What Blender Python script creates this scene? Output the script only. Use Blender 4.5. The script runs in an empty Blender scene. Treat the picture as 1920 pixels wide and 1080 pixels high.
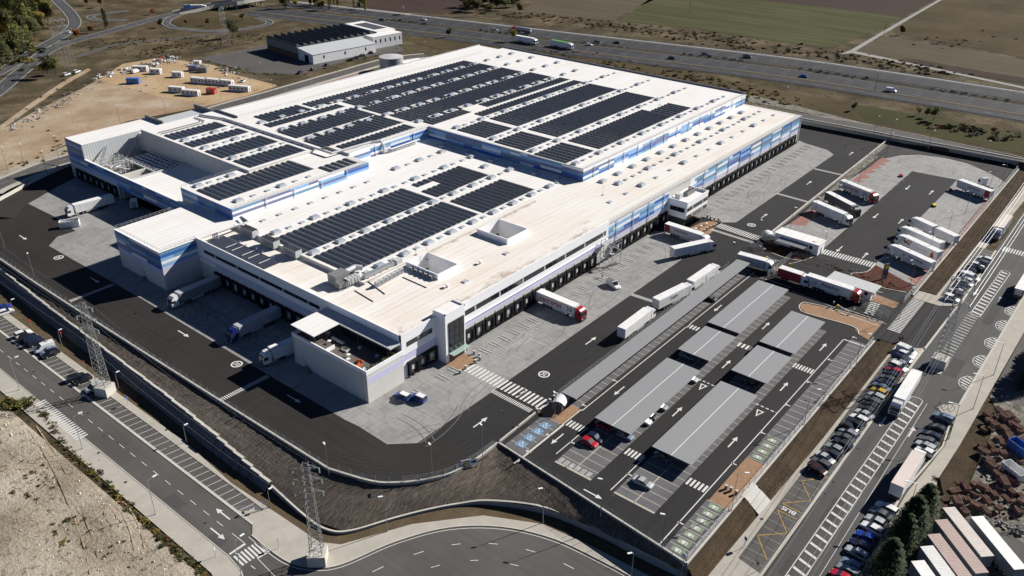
import bpy, bmesh, math, random
from mathutils import Matrix, Vector, noise
random.seed(7)
SC = bpy.context.scene
COL = SC.collection
# ---------------------------------------------------------------- camera, sky, sun, exposure
RX = (0.63275234, -0.77431286, 0.00800434)     # image right, in world axes
DN = (-0.36363697, -0.30625095, -0.87976048)   # image down
FW = (0.68366119, 0.55375983, -0.47534979)     # view direction
CAMZ = 120.0
FPX = 1582.918                                  # focal length in pixels of a 1920 px wide frame
cam = bpy.data.cameras.new('camera'); co = bpy.data.objects.new('camera', cam); COL.objects.link(co)
co.matrix_world = Matrix(((RX[0], -DN[0], -FW[0], 0), (RX[1], -DN[1], -FW[1], 0), (RX[2], -DN[2], -FW[2], CAMZ), (0, 0, 0, 1)))
cam.sensor_width = 36.0; cam.lens = 36.0 * FPX / 1920.0
cam.clip_start = 1.0; cam.clip_end = 6000.0
SC.camera = co
SUN_EL, SUN_AZ = 32.5, -24.0
w = bpy.data.worlds.new("World"); SC.world = w; w.use_nodes = True
nt = w.node_tree
sky = nt.nodes.new('ShaderNodeTexSky'); sky.sky_type = 'NISHITA'; sky.sun_disc = False
sky.altitude = 3000; sky.air_density = 0.6; sky.dust_density = 0.0; sky.ozone_density = 5.0; sky.sun_elevation = math.radians(SUN_EL); sky.sun_rotation = math.radians(114.0)
nt.links.new(sky.outputs[0], nt.nodes['Background'].inputs[0]); nt.nodes['Background'].inputs[1].default_value = 0.05
sl = bpy.data.lights.new('sun', 'SUN'); so = bpy.data.objects.new('sun', sl); COL.objects.link(so)
sl.energy = 5.0; sl.angle = math.radians(0.5); sl.color = (1.0, 0.95, 0.88)
ca, sa = math.cos(math.radians(SUN_AZ)), math.sin(math.radians(SUN_AZ))
ce, se = math.cos(math.radians(SUN_EL)), math.sin(math.radians(SUN_EL))
so.rotation_euler = Vector((ca * ce, sa * ce, se)).to_track_quat('Z', 'Y').to_euler()
so.location = (0, 0, 300)
SC.view_settings.view_transform = 'Standard'; SC.view_settings.look = 'None'
SC.view_settings.exposure = 0.55; SC.view_settings.gamma = 1.0
SC.render.engine = 'CYCLES'
# ---------------------------------------------------------------- levels of the ground
ZL, ZB = -4.0, 2.5           # lower street / ground behind the yard
def zr(u):                   # the street on the right climbs from the roundabout to the gate
    return ZL + 4.0 * min(1.0, max(0.0, (u - 90.0) / 110.0))
def ray(px, py):
    a, b = (px - 960.0) / FPX, (py - 540.0) / FPX
    return [a * RX[i] + b * DN[i] + FW[i] for i in range(3)]
def W(px, py, z=0.0):        # survey: where the sight line through a photo pixel meets level z
    d = ray(px, py); t = (z - CAMZ) / d[2]
    return (d[0] * t, d[1] * t)
def WR(px, py):
    z = 0.0
    for _ in range(25): z = zr(W(px, py, z)[0])
    return W(px, py, z)
# ---------------------------------------------------------------- materials
def ramp(nt, fac, stops):
    r = nt.nodes.new('ShaderNodeValToRGB'); e = r.color_ramp.elements
    while len(e) < len(stops): e.new(0.5)
    for k, (p, c) in enumerate(stops):
        e[k].position = p; e[k].color = (*c, 1)
    nt.links.new(fac, r.inputs[0]); return r.outputs[0]
def pos(nt, scale=(1, 1, 1), rot=0.0):
    g = nt.nodes.new('ShaderNodeNewGeometry'); m = nt.nodes.new('ShaderNodeMapping')
    m.inputs['Scale'].default_value = scale; m.inputs['Rotation'].default_value = (0, 0, rot)
    nt.links.new(g.outputs['Position'], m.inputs['Vector']); return m.outputs[0]
def nz(nt, vec, scale, detail=5, rough=0.6):
    n = nt.nodes.new('ShaderNodeTexNoise'); n.inputs['Scale'].default_value = scale
    n.inputs['Detail'].default_value = detail; n.inputs['Roughness'].default_value = rough
    nt.links.new(vec, n.inputs['Vector']); return n.outputs[0]
def mix(nt, fac, a, b, mode='MIX'):
    m = nt.nodes.new('ShaderNodeMix'); m.data_type = 'RGBA'; m.blend_type = mode
    for s, v in ((m.inputs[0], fac), (m.inputs[6], a), (m.inputs[7], b)):
        if isinstance(v, (int, float)): s.default_value = v
        elif isinstance(v, tuple): s.default_value = (*v, 1)
        else: nt.links.new(v, s)
    return m.outputs[2]
def mth(nt, op, a, b=None, c=None):
    m = nt.nodes.new('ShaderNodeMath'); m.operation = op
    for s, v in zip(m.inputs, (a, b, c)):
        if v is None: continue
        if isinstance(v, (int, float)): s.default_value = v
        else: nt.links.new(v, s)
    return m.outputs[0]
def mat(name, rough=0.8, spec=0.3, metal=0.0):
    m = bpy.data.materials.new(name); m.use_nodes = True
    b = m.node_tree.nodes['Principled BSDF']
    b.inputs['Roughness'].default_value = rough; b.inputs['Metallic'].default_value = metal
    b.inputs['Specular IOR Level'].default_value = spec
    return m, m.node_tree, b
def setc(nt, b, c):
    nt.links.new(c, b.inputs['Base Color'])
def bump(nt, b, h, strength=0.4, dist=0.1):
    k = nt.nodes.new('ShaderNodeBump'); k.inputs['Strength'].default_value = strength; k.inputs['Distance'].default_value = dist
    nt.links.new(h, k.inputs['Height']); nt.links.new(k.outputs[0], b.inputs['Normal'])
def sc(c, k): return tuple(min(1.0, x * k) for x in c)
def plain(name, c, rough=0.6, spec=0.4, metal=0.0, var=0.12, s=1.5):
    m, nt, b = mat(name, rough, spec, metal)
    setc(nt, b, ramp(nt, nz(nt, pos(nt), s), [(0.3, sc(c, 1 - var)), (0.7, sc(c, 1 + var))]))
    return m
def ground(name, stops, s=0.15, fine=2.5, fa=0.35, rough=0.95, bs=0.0, stretch=(1, 1, 1), rot=0.0, bd=0.2):
    """large patches with a finer grain laid over them"""
    m, nt, b = mat(name, rough, 0.15)
    p = pos(nt, stretch, rot)
    c = ramp(nt, nz(nt, p, s, 6, 0.65), stops)
    f = nz(nt, p, fine, 6, 0.7)
    c = mix(nt, fa, c, ramp(nt, f, [(0.25, (0.25, 0.25, 0.25)), (0.75, (1.0, 1.0, 1.0))]), 'MULTIPLY')
    setc(nt, b, c)
    if bs: bump(nt, b, f, bs, bd)
    return m
def asphalt(name, c, streak=None, tint=0.25):
    m, nt, b = mat(name, 0.85, 0.25)
    p = pos(nt)
    a = ramp(nt, nz(nt, p, 0.06, 5, 0.6), [(0.3, sc(c, 0.85)), (0.7, sc(c, 1.15))])
    g = nz(nt, p, 6.0, 3, 0.7)
    a = mix(nt, 0.35, a, ramp(nt, g, [(0.3, (0.5, 0.5, 0.5)), (0.7, (1, 1, 1))]), 'MULTIPLY')
    if streak is not None:    # faint wheel lines along the lane
        q = pos(nt, streak)
        a = mix(nt, tint, a, ramp(nt, nz(nt, q, 1.0, 4, 0.6), [(0.35, (0.45, 0.45, 0.45)), (0.65, (1.3, 1.25, 1.2))]), 'MULTIPLY')
    setc(nt, b, a); return m
M = {}
M['asphalt_new'] = asphalt('fresh_asphalt', (0.026, 0.025, 0.026), (0.02, 0.9, 1))
M['asphalt_left'] = asphalt('yard_asphalt', (0.029, 0.0265, 0.025), (0.9, 0.02, 1))
M['asphalt_street'] = asphalt('street_asphalt', (0.10, 0.095, 0.09), (0.7, 0.02, 1), 0.2)
M['asphalt_right'] = asphalt('street_asphalt_right', (0.085, 0.084, 0.083), (0.02, 0.7, 1), 0.2)
M['asphalt_far'] = asphalt('motorway_asphalt', (0.045, 0.047, 0.052), (0.6, 0.02, 1), 0.25)
M['asphalt_link'] = asphalt('link_road_asphalt', (0.075, 0.076, 0.08))
M['asphalt_worn'] = asphalt('worn_asphalt', (0.10, 0.095, 0.09))
def concrete_apron():
    m, nt, b = mat('concrete_apron', 0.75, 0.3)
    p = pos(nt)
    a = ramp(nt, nz(nt, p, 0.09, 6, 0.65), [(0.30, (0.245, 0.242, 0.235)), (0.5, (0.305, 0.303, 0.296)), (0.72, (0.36, 0.357, 0.348))])
    # curved tyre marks
    wv = nt.nodes.new('ShaderNodeTexWave'); wv.wave_type = 'RINGS'; wv.rings_direction = 'Z'
    wv.inputs['Scale'].default_value = 0.06; wv.inputs['Distortion'].default_value = 22.0
    wv.inputs['Detail'].default_value = 5; wv.inputs['Detail Scale'].default_value = 0.35; wv.inputs['Detail Roughness'].default_value = 0.75
    g = nt.nodes.new('ShaderNodeMapping'); g.inputs['Location'].default_value = (-150, -100, 0)
    gg = nt.nodes.new('ShaderNodeNewGeometry'); nt.links.new(gg.outputs['Position'], g.inputs['Vector']); nt.links.new(g.outputs[0], wv.inputs['Vector'])
    a = mix(nt, 0.3, a, ramp(nt, wv.outputs['Fac'], [(0.0, (0.6, 0.6, 0.6)), (0.2, (1, 1, 1))]), 'MULTIPLY')
    a = mix(nt, 0.3, a, ramp(nt, nz(nt, pos(nt, (0.12, 1.3, 1), 0.3), 1.0, 5, 0.7), [(0.38, (0.45, 0.45, 0.45)), (0.6, (1, 1, 1))]), 'MULTIPLY')
    a = mix(nt, 0.3, a, ramp(nt, nz(nt, pos(nt, (1.0, 0.15, 1), -0.5), 1.0, 5, 0.7), [(0.36, (0.5, 0.5, 0.5)), (0.55, (1, 1, 1))]), 'MULTIPLY')
    setc(nt, b, a); return m
M['apron'] = concrete_apron()
def gridlines(nt, axis, pitch, width, off=0.0):
    g = nt.nodes.new('ShaderNodeNewGeometry'); s = nt.nodes.new('ShaderNodeSeparateXYZ')
    nt.links.new(g.outputs['Position'], s.inputs[0])
    f = mth(nt, 'FRACT', mth(nt, 'DIVIDE', mth(nt, 'ADD', s.outputs[axis], off), pitch))
    return mth(nt, 'LESS_THAN', f, width / pitch)
def roofmat(name, base, grime, gamt=(0.46, 0.66), stain=False):
    m, nt, b = mat(name, 0.7, 0.25)
    p = pos(nt)
    a = mix(nt, 0.6, base, ramp(nt, nz(nt, pos(nt, (0.5, 1.6, 1)), 0.07, 6, 0.7), [(gamt[0], base), (gamt[1], grime)]))
    a = mix(nt, 0.35, a, ramp(nt, nz(nt, pos(nt, (0.04, 1, 1)), 0.9, 4, 0.6), [(0.35, sc(grime, 0.92)), (0.55, base)]))
    if stain:
        g = nt.nodes.new('ShaderNodeNewGeometry'); s = nt.nodes.new('ShaderNodeSeparateXYZ'); nt.links.new(g.outputs['Position'], s.inputs[0])
        d1 = mth(nt, 'MULTIPLY', mth(nt, 'SUBTRACT', s.outputs[1], 130.0), 0.09); d2 = mth(nt, 'MULTIPLY', mth(nt, 'ABSOLUTE', mth(nt, 'SUBTRACT', s.outputs[1], 157.5)), 0.55)
        d = mth(nt, 'MINIMUM', d1, d2); k = mth(nt, 'SUBTRACT', nz(nt, pos(nt, (0.5, 1.0, 1)), 0.28, 6, 0.75), mth(nt, 'MULTIPLY', d, 0.34)); k = mth(nt, 'MULTIPLY', k, mth(nt, 'LESS_THAN', s.outputs[0], 207.0))
        a = mix(nt, ramp(nt, k, [(0.40, (0, 0, 0)), (0.56, (0.55, 0.55, 0.55)), (0.66, (0.95, 0.95, 0.95))]), a, (0.20, 0.11, 0.06))
    l = gridlines(nt, 1, 2.05, 0.16); a = mix(nt, mth(nt, 'MULTIPLY', l, 0.3), a, (0.42, 0.37, 0.31))
    l = gridlines(nt, 0, 9.7, 0.14, 3); a = mix(nt, mth(nt, 'MULTIPLY', l, 0.22), a, (0.45, 0.4, 0.34))
    setc(nt, b, a); return m
M['roof'] = roofmat('white_roof_membrane', (0.78, 0.775, 0.765), (0.70, 0.655, 0.59))
M['roof_dirty'] = roofmat('stained_roof_membrane', (0.765, 0.745, 0.71), (0.66, 0.55, 0.43), (0.45, 0.68), True)
M['white_wall'] = plain('white_render', (0.84, 0.84, 0.85), 0.6, 0.3, 0, 0.03, 0.4)
M['grey_wall'] = plain('precast_panel_grey', (0.60, 0.585, 0.545), 0.8, 0.2, 0, 0.06, 0.3)
M['lav'] = plain('lavender_panel', (0.56, 0.56, 0.76), 0.5, 0.4, 0, 0.04)
M['c_white'] = plain('cladding_white', (0.83, 0.84, 0.85), 0.45, 0.4, 0, 0.03)
M['c_sky'] = plain('cladding_sky_blue', (0.26, 0.47, 0.74), 0.45, 0.4, 0, 0.04)
M['c_teal'] = plain('cladding_teal', (0.15, 0.30, 0.44), 0.45, 0.4, 0, 0.04)
M['c_royal'] = plain('cladding_royal_blue', (0.045, 0.145, 0.46), 0.45, 0.4, 0, 0.04)
M['c_slate'] = plain('cladding_slate', (0.17, 0.19, 0.33), 0.45, 0.4, 0, 0.04)
M['zinc'] = plain('galvanised_steel', (0.42, 0.44, 0.45), 0.45, 0.5, 0.5, 0.12)
M['zincd'] = plain('dull_steel', (0.22, 0.23, 0.24), 0.5, 0.5, 0.4, 0.15)
M['black'] = plain('black_rubber', (0.014, 0.014, 0.015), 0.8, 0.2)
M['darkgrey'] = plain('dark_grey_metal', (0.05, 0.052, 0.056), 0.5, 0.4)
M['midgrey'] = plain('mid_grey_metal', (0.2, 0.2, 0.2), 0.55, 0.4)
M['lightgrey'] = plain('light_grey_metal', (0.5, 0.51, 0.52), 0.5, 0.4)
M['paint'] = ground('white_road_paint', [(0.3, (0.62, 0.62, 0.60)), (0.7, (0.76, 0.76, 0.74))], 0.8, 6, 0.3, 0.7)
M['paint_worn'] = ground('worn_road_paint', [(0.35, (0.30, 0.30, 0.29)), (0.65, (0.52, 0.52, 0.5))], 0.9, 7, 0.4, 0.8)
M['paint_cream'] = ground('cream_bay_paint', [(0.3, (0.42, 0.41, 0.34)), (0.7, (0.55, 0.53, 0.45))], 0.8, 6, 0.3, 0.8)
M['paint_ochre'] = ground('ochre_road_paint', [(0.3, (0.50, 0.30, 0.06)), (0.7, (0.62, 0.38, 0.08))], 0.8, 6, 0.3, 0.8)
M['blue_paint'] = plain('blue_bay_paint', (0.15, 0.27, 0.42), 0.8, 0.2)
M['green_paint'] = plain('green_bay_paint', (0.19, 0.245, 0.165), 0.8, 0.2)
M['pale_green'] = plain('pale_green_paint', (0.42, 0.58, 0.42), 0.8, 0.2)
M['paver'] = ground('grey_pavers', [(0.3, (0.135, 0.13, 0.14)), (0.7, (0.175, 0.17, 0.18))], 0.2, 8, 0.4, 0.9)
M['pavement'] = ground('pavement_concrete', [(0.3, (0.40, 0.375, 0.325)), (0.55, (0.46, 0.43, 0.375)), (0.75, (0.52, 0.49, 0.43))], 0.25, 5, 0.25, 0.9)
M['pavement_pale'] = ground('pale_slab', [(0.3, (0.48, 0.475, 0.45)), (0.7, (0.56, 0.55, 0.52))], 0.3, 5, 0.2, 0.9)
M['kerb'] = ground('kerb_stone', [(0.3, (0.50, 0.48, 0.43)), (0.7, (0.58, 0.56, 0.5))], 0.5, 5, 0.2, 0.9)
def brickpave(name, c1, c2):
    m, nt, b = mat(name, 0.9, 0.2)
    t = nt.nodes.new('ShaderNodeTexBrick'); t.inputs['Scale'].default_value = 1.0
    t.inputs['Color1'].default_value = (*c1, 1); t.inputs['Color2'].default_value = (*c2, 1); t.inputs['Mortar'].default_value = (*sc(c1, 0.55), 1)
    t.inputs['Brick Width'].default_value = 0.8; t.inputs['Row Height'].default_value = 0.4; t.inputs['Mortar Size'].default_value = 0.03
    nt.links.new(pos(nt), t.inputs['Vector'])
    c = mix(nt, 0.4, t.outputs[0], ramp(nt, nz(nt, pos(nt), 0.5, 5), [(0.3, (0.7, 0.7, 0.7)), (0.7, (1.15, 1.15, 1.15))]), 'MULTIPLY')
    setc(nt, b, c); return m
M['brick'] = brickpave('orange_brick_paving', (0.36, 0.23, 0.14), (0.31, 0.19, 0.115))
M['redbrick'] = brickpave('red_brick_paving', (0.34, 0.17, 0.14), (0.30, 0.16, 0.135))
M['wallcap'] = ground('wall_concrete', [(0.3, (0.50, 0.48, 0.43)), (0.7, (0.62, 0.6, 0.54))], 0.3, 4, 0.25, 0.9)
M['wallgrey'] = ground('wall_concrete_grey', [(0.3, (0.28, 0.275, 0.26)), (0.7, (0.36, 0.35, 0.33))], 0.3, 4, 0.3, 0.9)
M['bark'] = ground('brown_bark_mulch', [(0.3, (0.060, 0.042, 0.026)), (0.7, (0.11, 0.08, 0.05))], 0.2, 3.0, 0.6, 1.0, 0.8, (1, 1, 1), 0, 0.4)
M['gravel'] = ground('brown_gravel', [(0.3, (0.10, 0.075, 0.045)), (0.7, (0.17, 0.13, 0.08))], 0.3, 5.0, 0.6, 1.0, 0.6, (1, 1, 1), 0, 0.3)
M['redmulch'] = ground('red_mulch', [(0.3, (0.08, 0.03, 0.02)), (0.7, (0.15, 0.06, 0.04))], 0.4, 4, 0.6, 1.0, 0.6)
def netting():
    m, nt, b = mat('embankment_netting', 0.95, 0.15)
    q = nt.nodes.new('ShaderNodeMapping'); g = nt.nodes.new('ShaderNodeNewGeometry')
    wn = nt.nodes.new('ShaderNodeTexNoise'); wn.inputs['Scale'].default_value = 0.12; wn.inputs['Detail'].default_value = 3
    nt.links.new(g.outputs['Position'], wn.inputs['Vector'])
    v = nt.nodes.new('ShaderNodeVectorMath'); v.operation = 'SCALE'; v.inputs['Scale'].default_value = 4.0
    nt.links.new(wn.outputs['Color'], v.inputs[0])
    a = nt.nodes.new('ShaderNodeVectorMath'); a.operation = 'ADD'; nt.links.new(g.outputs['Position'], a.inputs[0]); nt.links.new(v.outputs[0], a.inputs[1])
    nt.links.new(a.outputs[0], q.inputs['Vector']); q.inputs['Scale'].default_value = (0.55, 4.2, 0.8); q.inputs['Rotation'].default_value = (0, 0, -0.5)
    st = nz(nt, q.outputs[0], 1.0, 5, 0.7)
    c = ramp(nt, st, [(0.38, (0.06, 0.05, 0.042)), (0.55, (0.115, 0.098, 0.082)), (0.70, (0.22, 0.195, 0.165))])
    c = mix(nt, 0.5, c, ramp(nt, nz(nt, pos(nt), 0.2, 4), [(0.3, (0.55, 0.52, 0.5)), (0.7, (1.1, 1.1, 1.1))]), 'MULTIPLY')
    setc(nt, b, c); bump(nt, b, st, 0.35, 0.15); return m
M['netting'] = netting()
def sand(name, stops, dark, dcol, sc1=0.05, bs=0.5):
    m, nt, b = mat(name, 1.0, 0.1)
    p = pos(nt)
    c = ramp(nt, nz(nt, p, sc1, 7, 0.65), stops)
    f = nz(nt, p, 1.4, 6, 0.7)
    c = mix(nt, 0.3, c, ramp(nt, f, [(0.3, (0.5, 0.5, 0.5)), (0.65, (1.1, 1.1, 1.1))]), 'MULTIPLY')
    s = ramp(nt, nz(nt, p, 0.55, 5, 0.75), [(dark, (0, 0, 0)), (dark + 0.05, (1, 1, 1))])
    c = mix(nt, mth(nt, 'MULTIPLY', s, 0.7), c, dcol)
    setc(nt, b, c); bump(nt, b, f, bs, 0.5); return m
M['sand_far'] = sand('orange_sand', [(0.3, (0.27, 0.185, 0.115)), (0.5, (0.37, 0.28, 0.19)), (0.7, (0.46, 0.39, 0.30))], 0.60, (0.15, 0.115, 0.07))
M['sand_near'] = sand('pale_sand', [(0.3, (0.26, 0.215, 0.16)), (0.5, (0.40, 0.35, 0.275)), (0.7, (0.50, 0.455, 0.38))], 0.555, (0.14, 0.118, 0.08), 0.06, 0.9)
M['sand_yard'] = sand('compound_sand', [(0.3, (0.36, 0.245, 0.14)), (0.5, (0.44, 0.32, 0.19)), (0.7, (0.50, 0.40, 0.27))], 0.64, (0.22, 0.16, 0.1))
M['scrub'] = sand('dry_scrub_ground', [(0.3, (0.042, 0.036, 0.02)), (0.48, (0.085, 0.067, 0.04)), (0.66, (0.17, 0.135, 0.085))], 0.55, (0.024, 0.023, 0.012), 0.05)
M['grass_dry'] = sand('dry_grass', [(0.3, (0.05, 0.04, 0.02)), (0.5, (0.078, 0.06, 0.031)), (0.72, (0.115, 0.088, 0.048))], 0.58, (0.05, 0.045, 0.02), 0.02)
M['grass_green'] = sand('green_field', [(0.3, (0.042, 0.043, 0.018)), (0.5, (0.056, 0.056, 0.023)), (0.7, (0.078, 0.072, 0.033))], 0.75, (0.07, 0.07, 0.03), 0.012)
def field(name, c1, c2, rot, pitch):
    m, nt, b = mat(name, 1.0, 0.1)
    c = ramp(nt, nz(nt, pos(nt, (1 / pitch, 0.012, 1), rot), 1.0, 4, 0.65), [(0.35, c1), (0.65, c2)])
    c = mix(nt, 0.5, c, ramp(nt, nz(nt, pos(nt), 0.015, 5), [(0.3, (0.75, 0.72, 0.7)), (0.7, (1.15, 1.15, 1.1))]), 'MULTIPLY')
    setc(nt, b, c); return m
M['field_brown'] = field('ploughed_field', (0.055, 0.04, 0.03), (0.08, 0.06, 0.045), 0.5, 3.0)
M['field_dark'] = field('dark_ploughed_field', (0.045, 0.03, 0.025), (0.062, 0.045, 0.037), 0.5, 3.0)
M['field_tan'] = field('stubble_field', (0.085, 0.068, 0.048), (0.11, 0.092, 0.065), 0.75, 3.0)
M['field_green'] = field('sown_field', (0.05, 0.056, 0.02), (0.088, 0.084, 0.042), 0.15, 4.0)
M['rubble'] = sand('rubble', [(0.3, (0.10, 0.095, 0.08)), (0.5, (0.22, 0.205, 0.175)), (0.7, (0.34, 0.32, 0.28))], 0.55, (0.05, 0.048, 0.04), 0.4, 1.0)
M['gravel_dark'] = ground('dark_gravel_slope', [(0.3, (0.055, 0.052, 0.055)), (0.7, (0.11, 0.105, 0.105))], 0.2, 2.0, 0.5, 1, 0.6)
M['stonewall'] = ground('stacked_stone', [(0.3, (0.14, 0.142, 0.148)), (0.7, (0.23, 0.23, 0.235))], 0.4, 3.0, 0.5, 1, 0.8, (0.5, 0.3, 4))
M['glass'] = plain('dark_glass', (0.012, 0.015, 0.018), 0.08, 0.8, 0, 0.1)
M['carglass'] = plain('car_glass', (0.02, 0.025, 0.03), 0.08, 0.8, 0, 0.1)
M['greenglass'] = plain('greenish_glass', (0.35, 0.47, 0.42), 0.15, 0.6)
M['lens'] = plain('clear_lens', (0.75, 0.75, 0.75), 0.2, 0.6)
M['red_lens'] = plain('red_lens', (0.4, 0.02, 0.015), 0.25, 0.6)
M['deck'] = plain('grey_brown_decking', (0.13, 0.11, 0.10), 0.85, 0.2, 0, 0.15, 2)
M['pylon'] = plain('weathered_steel', (0.27, 0.275, 0.27), 0.6, 0.4, 0.2, 0.1)
M['rust'] = ground('rusty_iron', [(0.3, (0.13, 0.075, 0.055)), (0.55, (0.26, 0.165, 0.13)), (0.8, (0.38, 0.28, 0.235))], 0.9, 6, 0.4, 0.9)
M['brickwall'] = plain('brown_brick', (0.16, 0.085, 0.055), 0.9, 0.2, 0, 0.15, 0.6)
M['timber'] = plain('timber', (0.25, 0.17, 0.10), 0.8, 0.2)
def solarmat():
    m, nt, b = mat('solar_panel', 0.22, 0.5)
    l = mth(nt, 'MAXIMUM', gridlines(nt, 1, 1.05, 0.07), 0.0)
    c = mix(nt, l, ramp(nt, nz(nt, pos(nt), 0.8, 3), [(0.3, (0.026, 0.031, 0.042)), (0.7, (0.044, 0.050, 0.062))]), (0.22, 0.225, 0.22))
    setc(nt, b, c); return m
M['solar'] = solarmat()
def corrugated(name, c, axis, pitch):
    m, nt, b = mat(name, 0.5, 0.4, 0.2)
    g = nt.nodes.new('ShaderNodeNewGeometry'); s = nt.nodes.new('ShaderNodeSeparateXYZ'); nt.links.new(g.outputs['Position'], s.inputs[0])
    f = mth(nt, 'ABSOLUTE', mth(nt, 'SUBTRACT', mth(nt, 'FRACT', mth(nt, 'DIVIDE', s.outputs[axis], pitch)), 0.5))
    a = ramp(nt, f, [(0.15, sc(c, 0.86)), (0.32, sc(c, 1.03))])
    setc(nt, b, a); bump(nt, b, f, 0.6, 0.12); return m
M['carport'] = corrugated('corrugated_carport_sheet', (0.32, 0.325, 0.33), 0, 0.62)
M['corr_white'] = corrugated('corrugated_white', (0.6, 0.62, 0.63), 0, 1.0)
M['corr_dark'] = corrugated('corrugated_dark', (0.10, 0.105, 0.11), 0, 1.4)
PAINTS = {}
def carpaint(c, rough=0.28):
    k = (tuple(c), rough)
    if k not in PAINTS:
        m, nt, b = mat('car_paint', rough, 0.5)
        setc(nt, b, ramp(nt, nz(nt, pos(nt), 1.3, 4), [(0.35, sc(c, 0.9)), (0.7, sc(c, 1.05))]))
        b.inputs['Coat Weight'].default_value = 0.4; b.inputs['Coat Roughness'].default_value = 0.15
        PAINTS[k] = m
    return PAINTS[k]
def leafmat(name, a, b_, c):
    m, nt, b = mat(name, 0.7, 0.2)
    o = nt.nodes.new('ShaderNodeObjectInfo')
    f = nz(nt, pos(nt), 0.9, 4, 0.7)
    col = ramp(nt, f, [(0.3, a), (0.5, b_), (0.72, c)])
    h = nt.nodes.new('ShaderNodeHueSaturation'); nt.links.new(col, h.inputs['Color'])
    nt.links.new(mth(nt, 'MULTIPLY_ADD', o.outputs['Random'], 0.5, 0.75), h.inputs['Value'])
    setc(nt, b, h.outputs[0]); return m
M['leaf_dark'] = leafmat('dark_conifer_foliage', (0.018, 0.030, 0.012), (0.034, 0.050, 0.018), (0.075, 0.088, 0.034))
M['leaf_green'] = leafmat('green_foliage', (0.075, 0.09, 0.02), (0.12, 0.135, 0.03), (0.19, 0.18, 0.05))
M['leaf_olive'] = leafmat('olive_foliage', (0.045, 0.05, 0.018), (0.075, 0.078, 0.028), (0.12, 0.11, 0.045))
M['leaf_yellow'] = leafmat('yellow_foliage', (0.14, 0.11, 0.02), (0.20, 0.15, 0.03), (0.26, 0.19, 0.05))
M['leaf_rust'] = leafmat('rust_foliage', (0.16, 0.06, 0.018), (0.22, 0.09, 0.025), (0.26, 0.13, 0.04))
M['trunk'] = plain('bark', (0.09, 0.07, 0.05), 0.9, 0.2)
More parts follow.
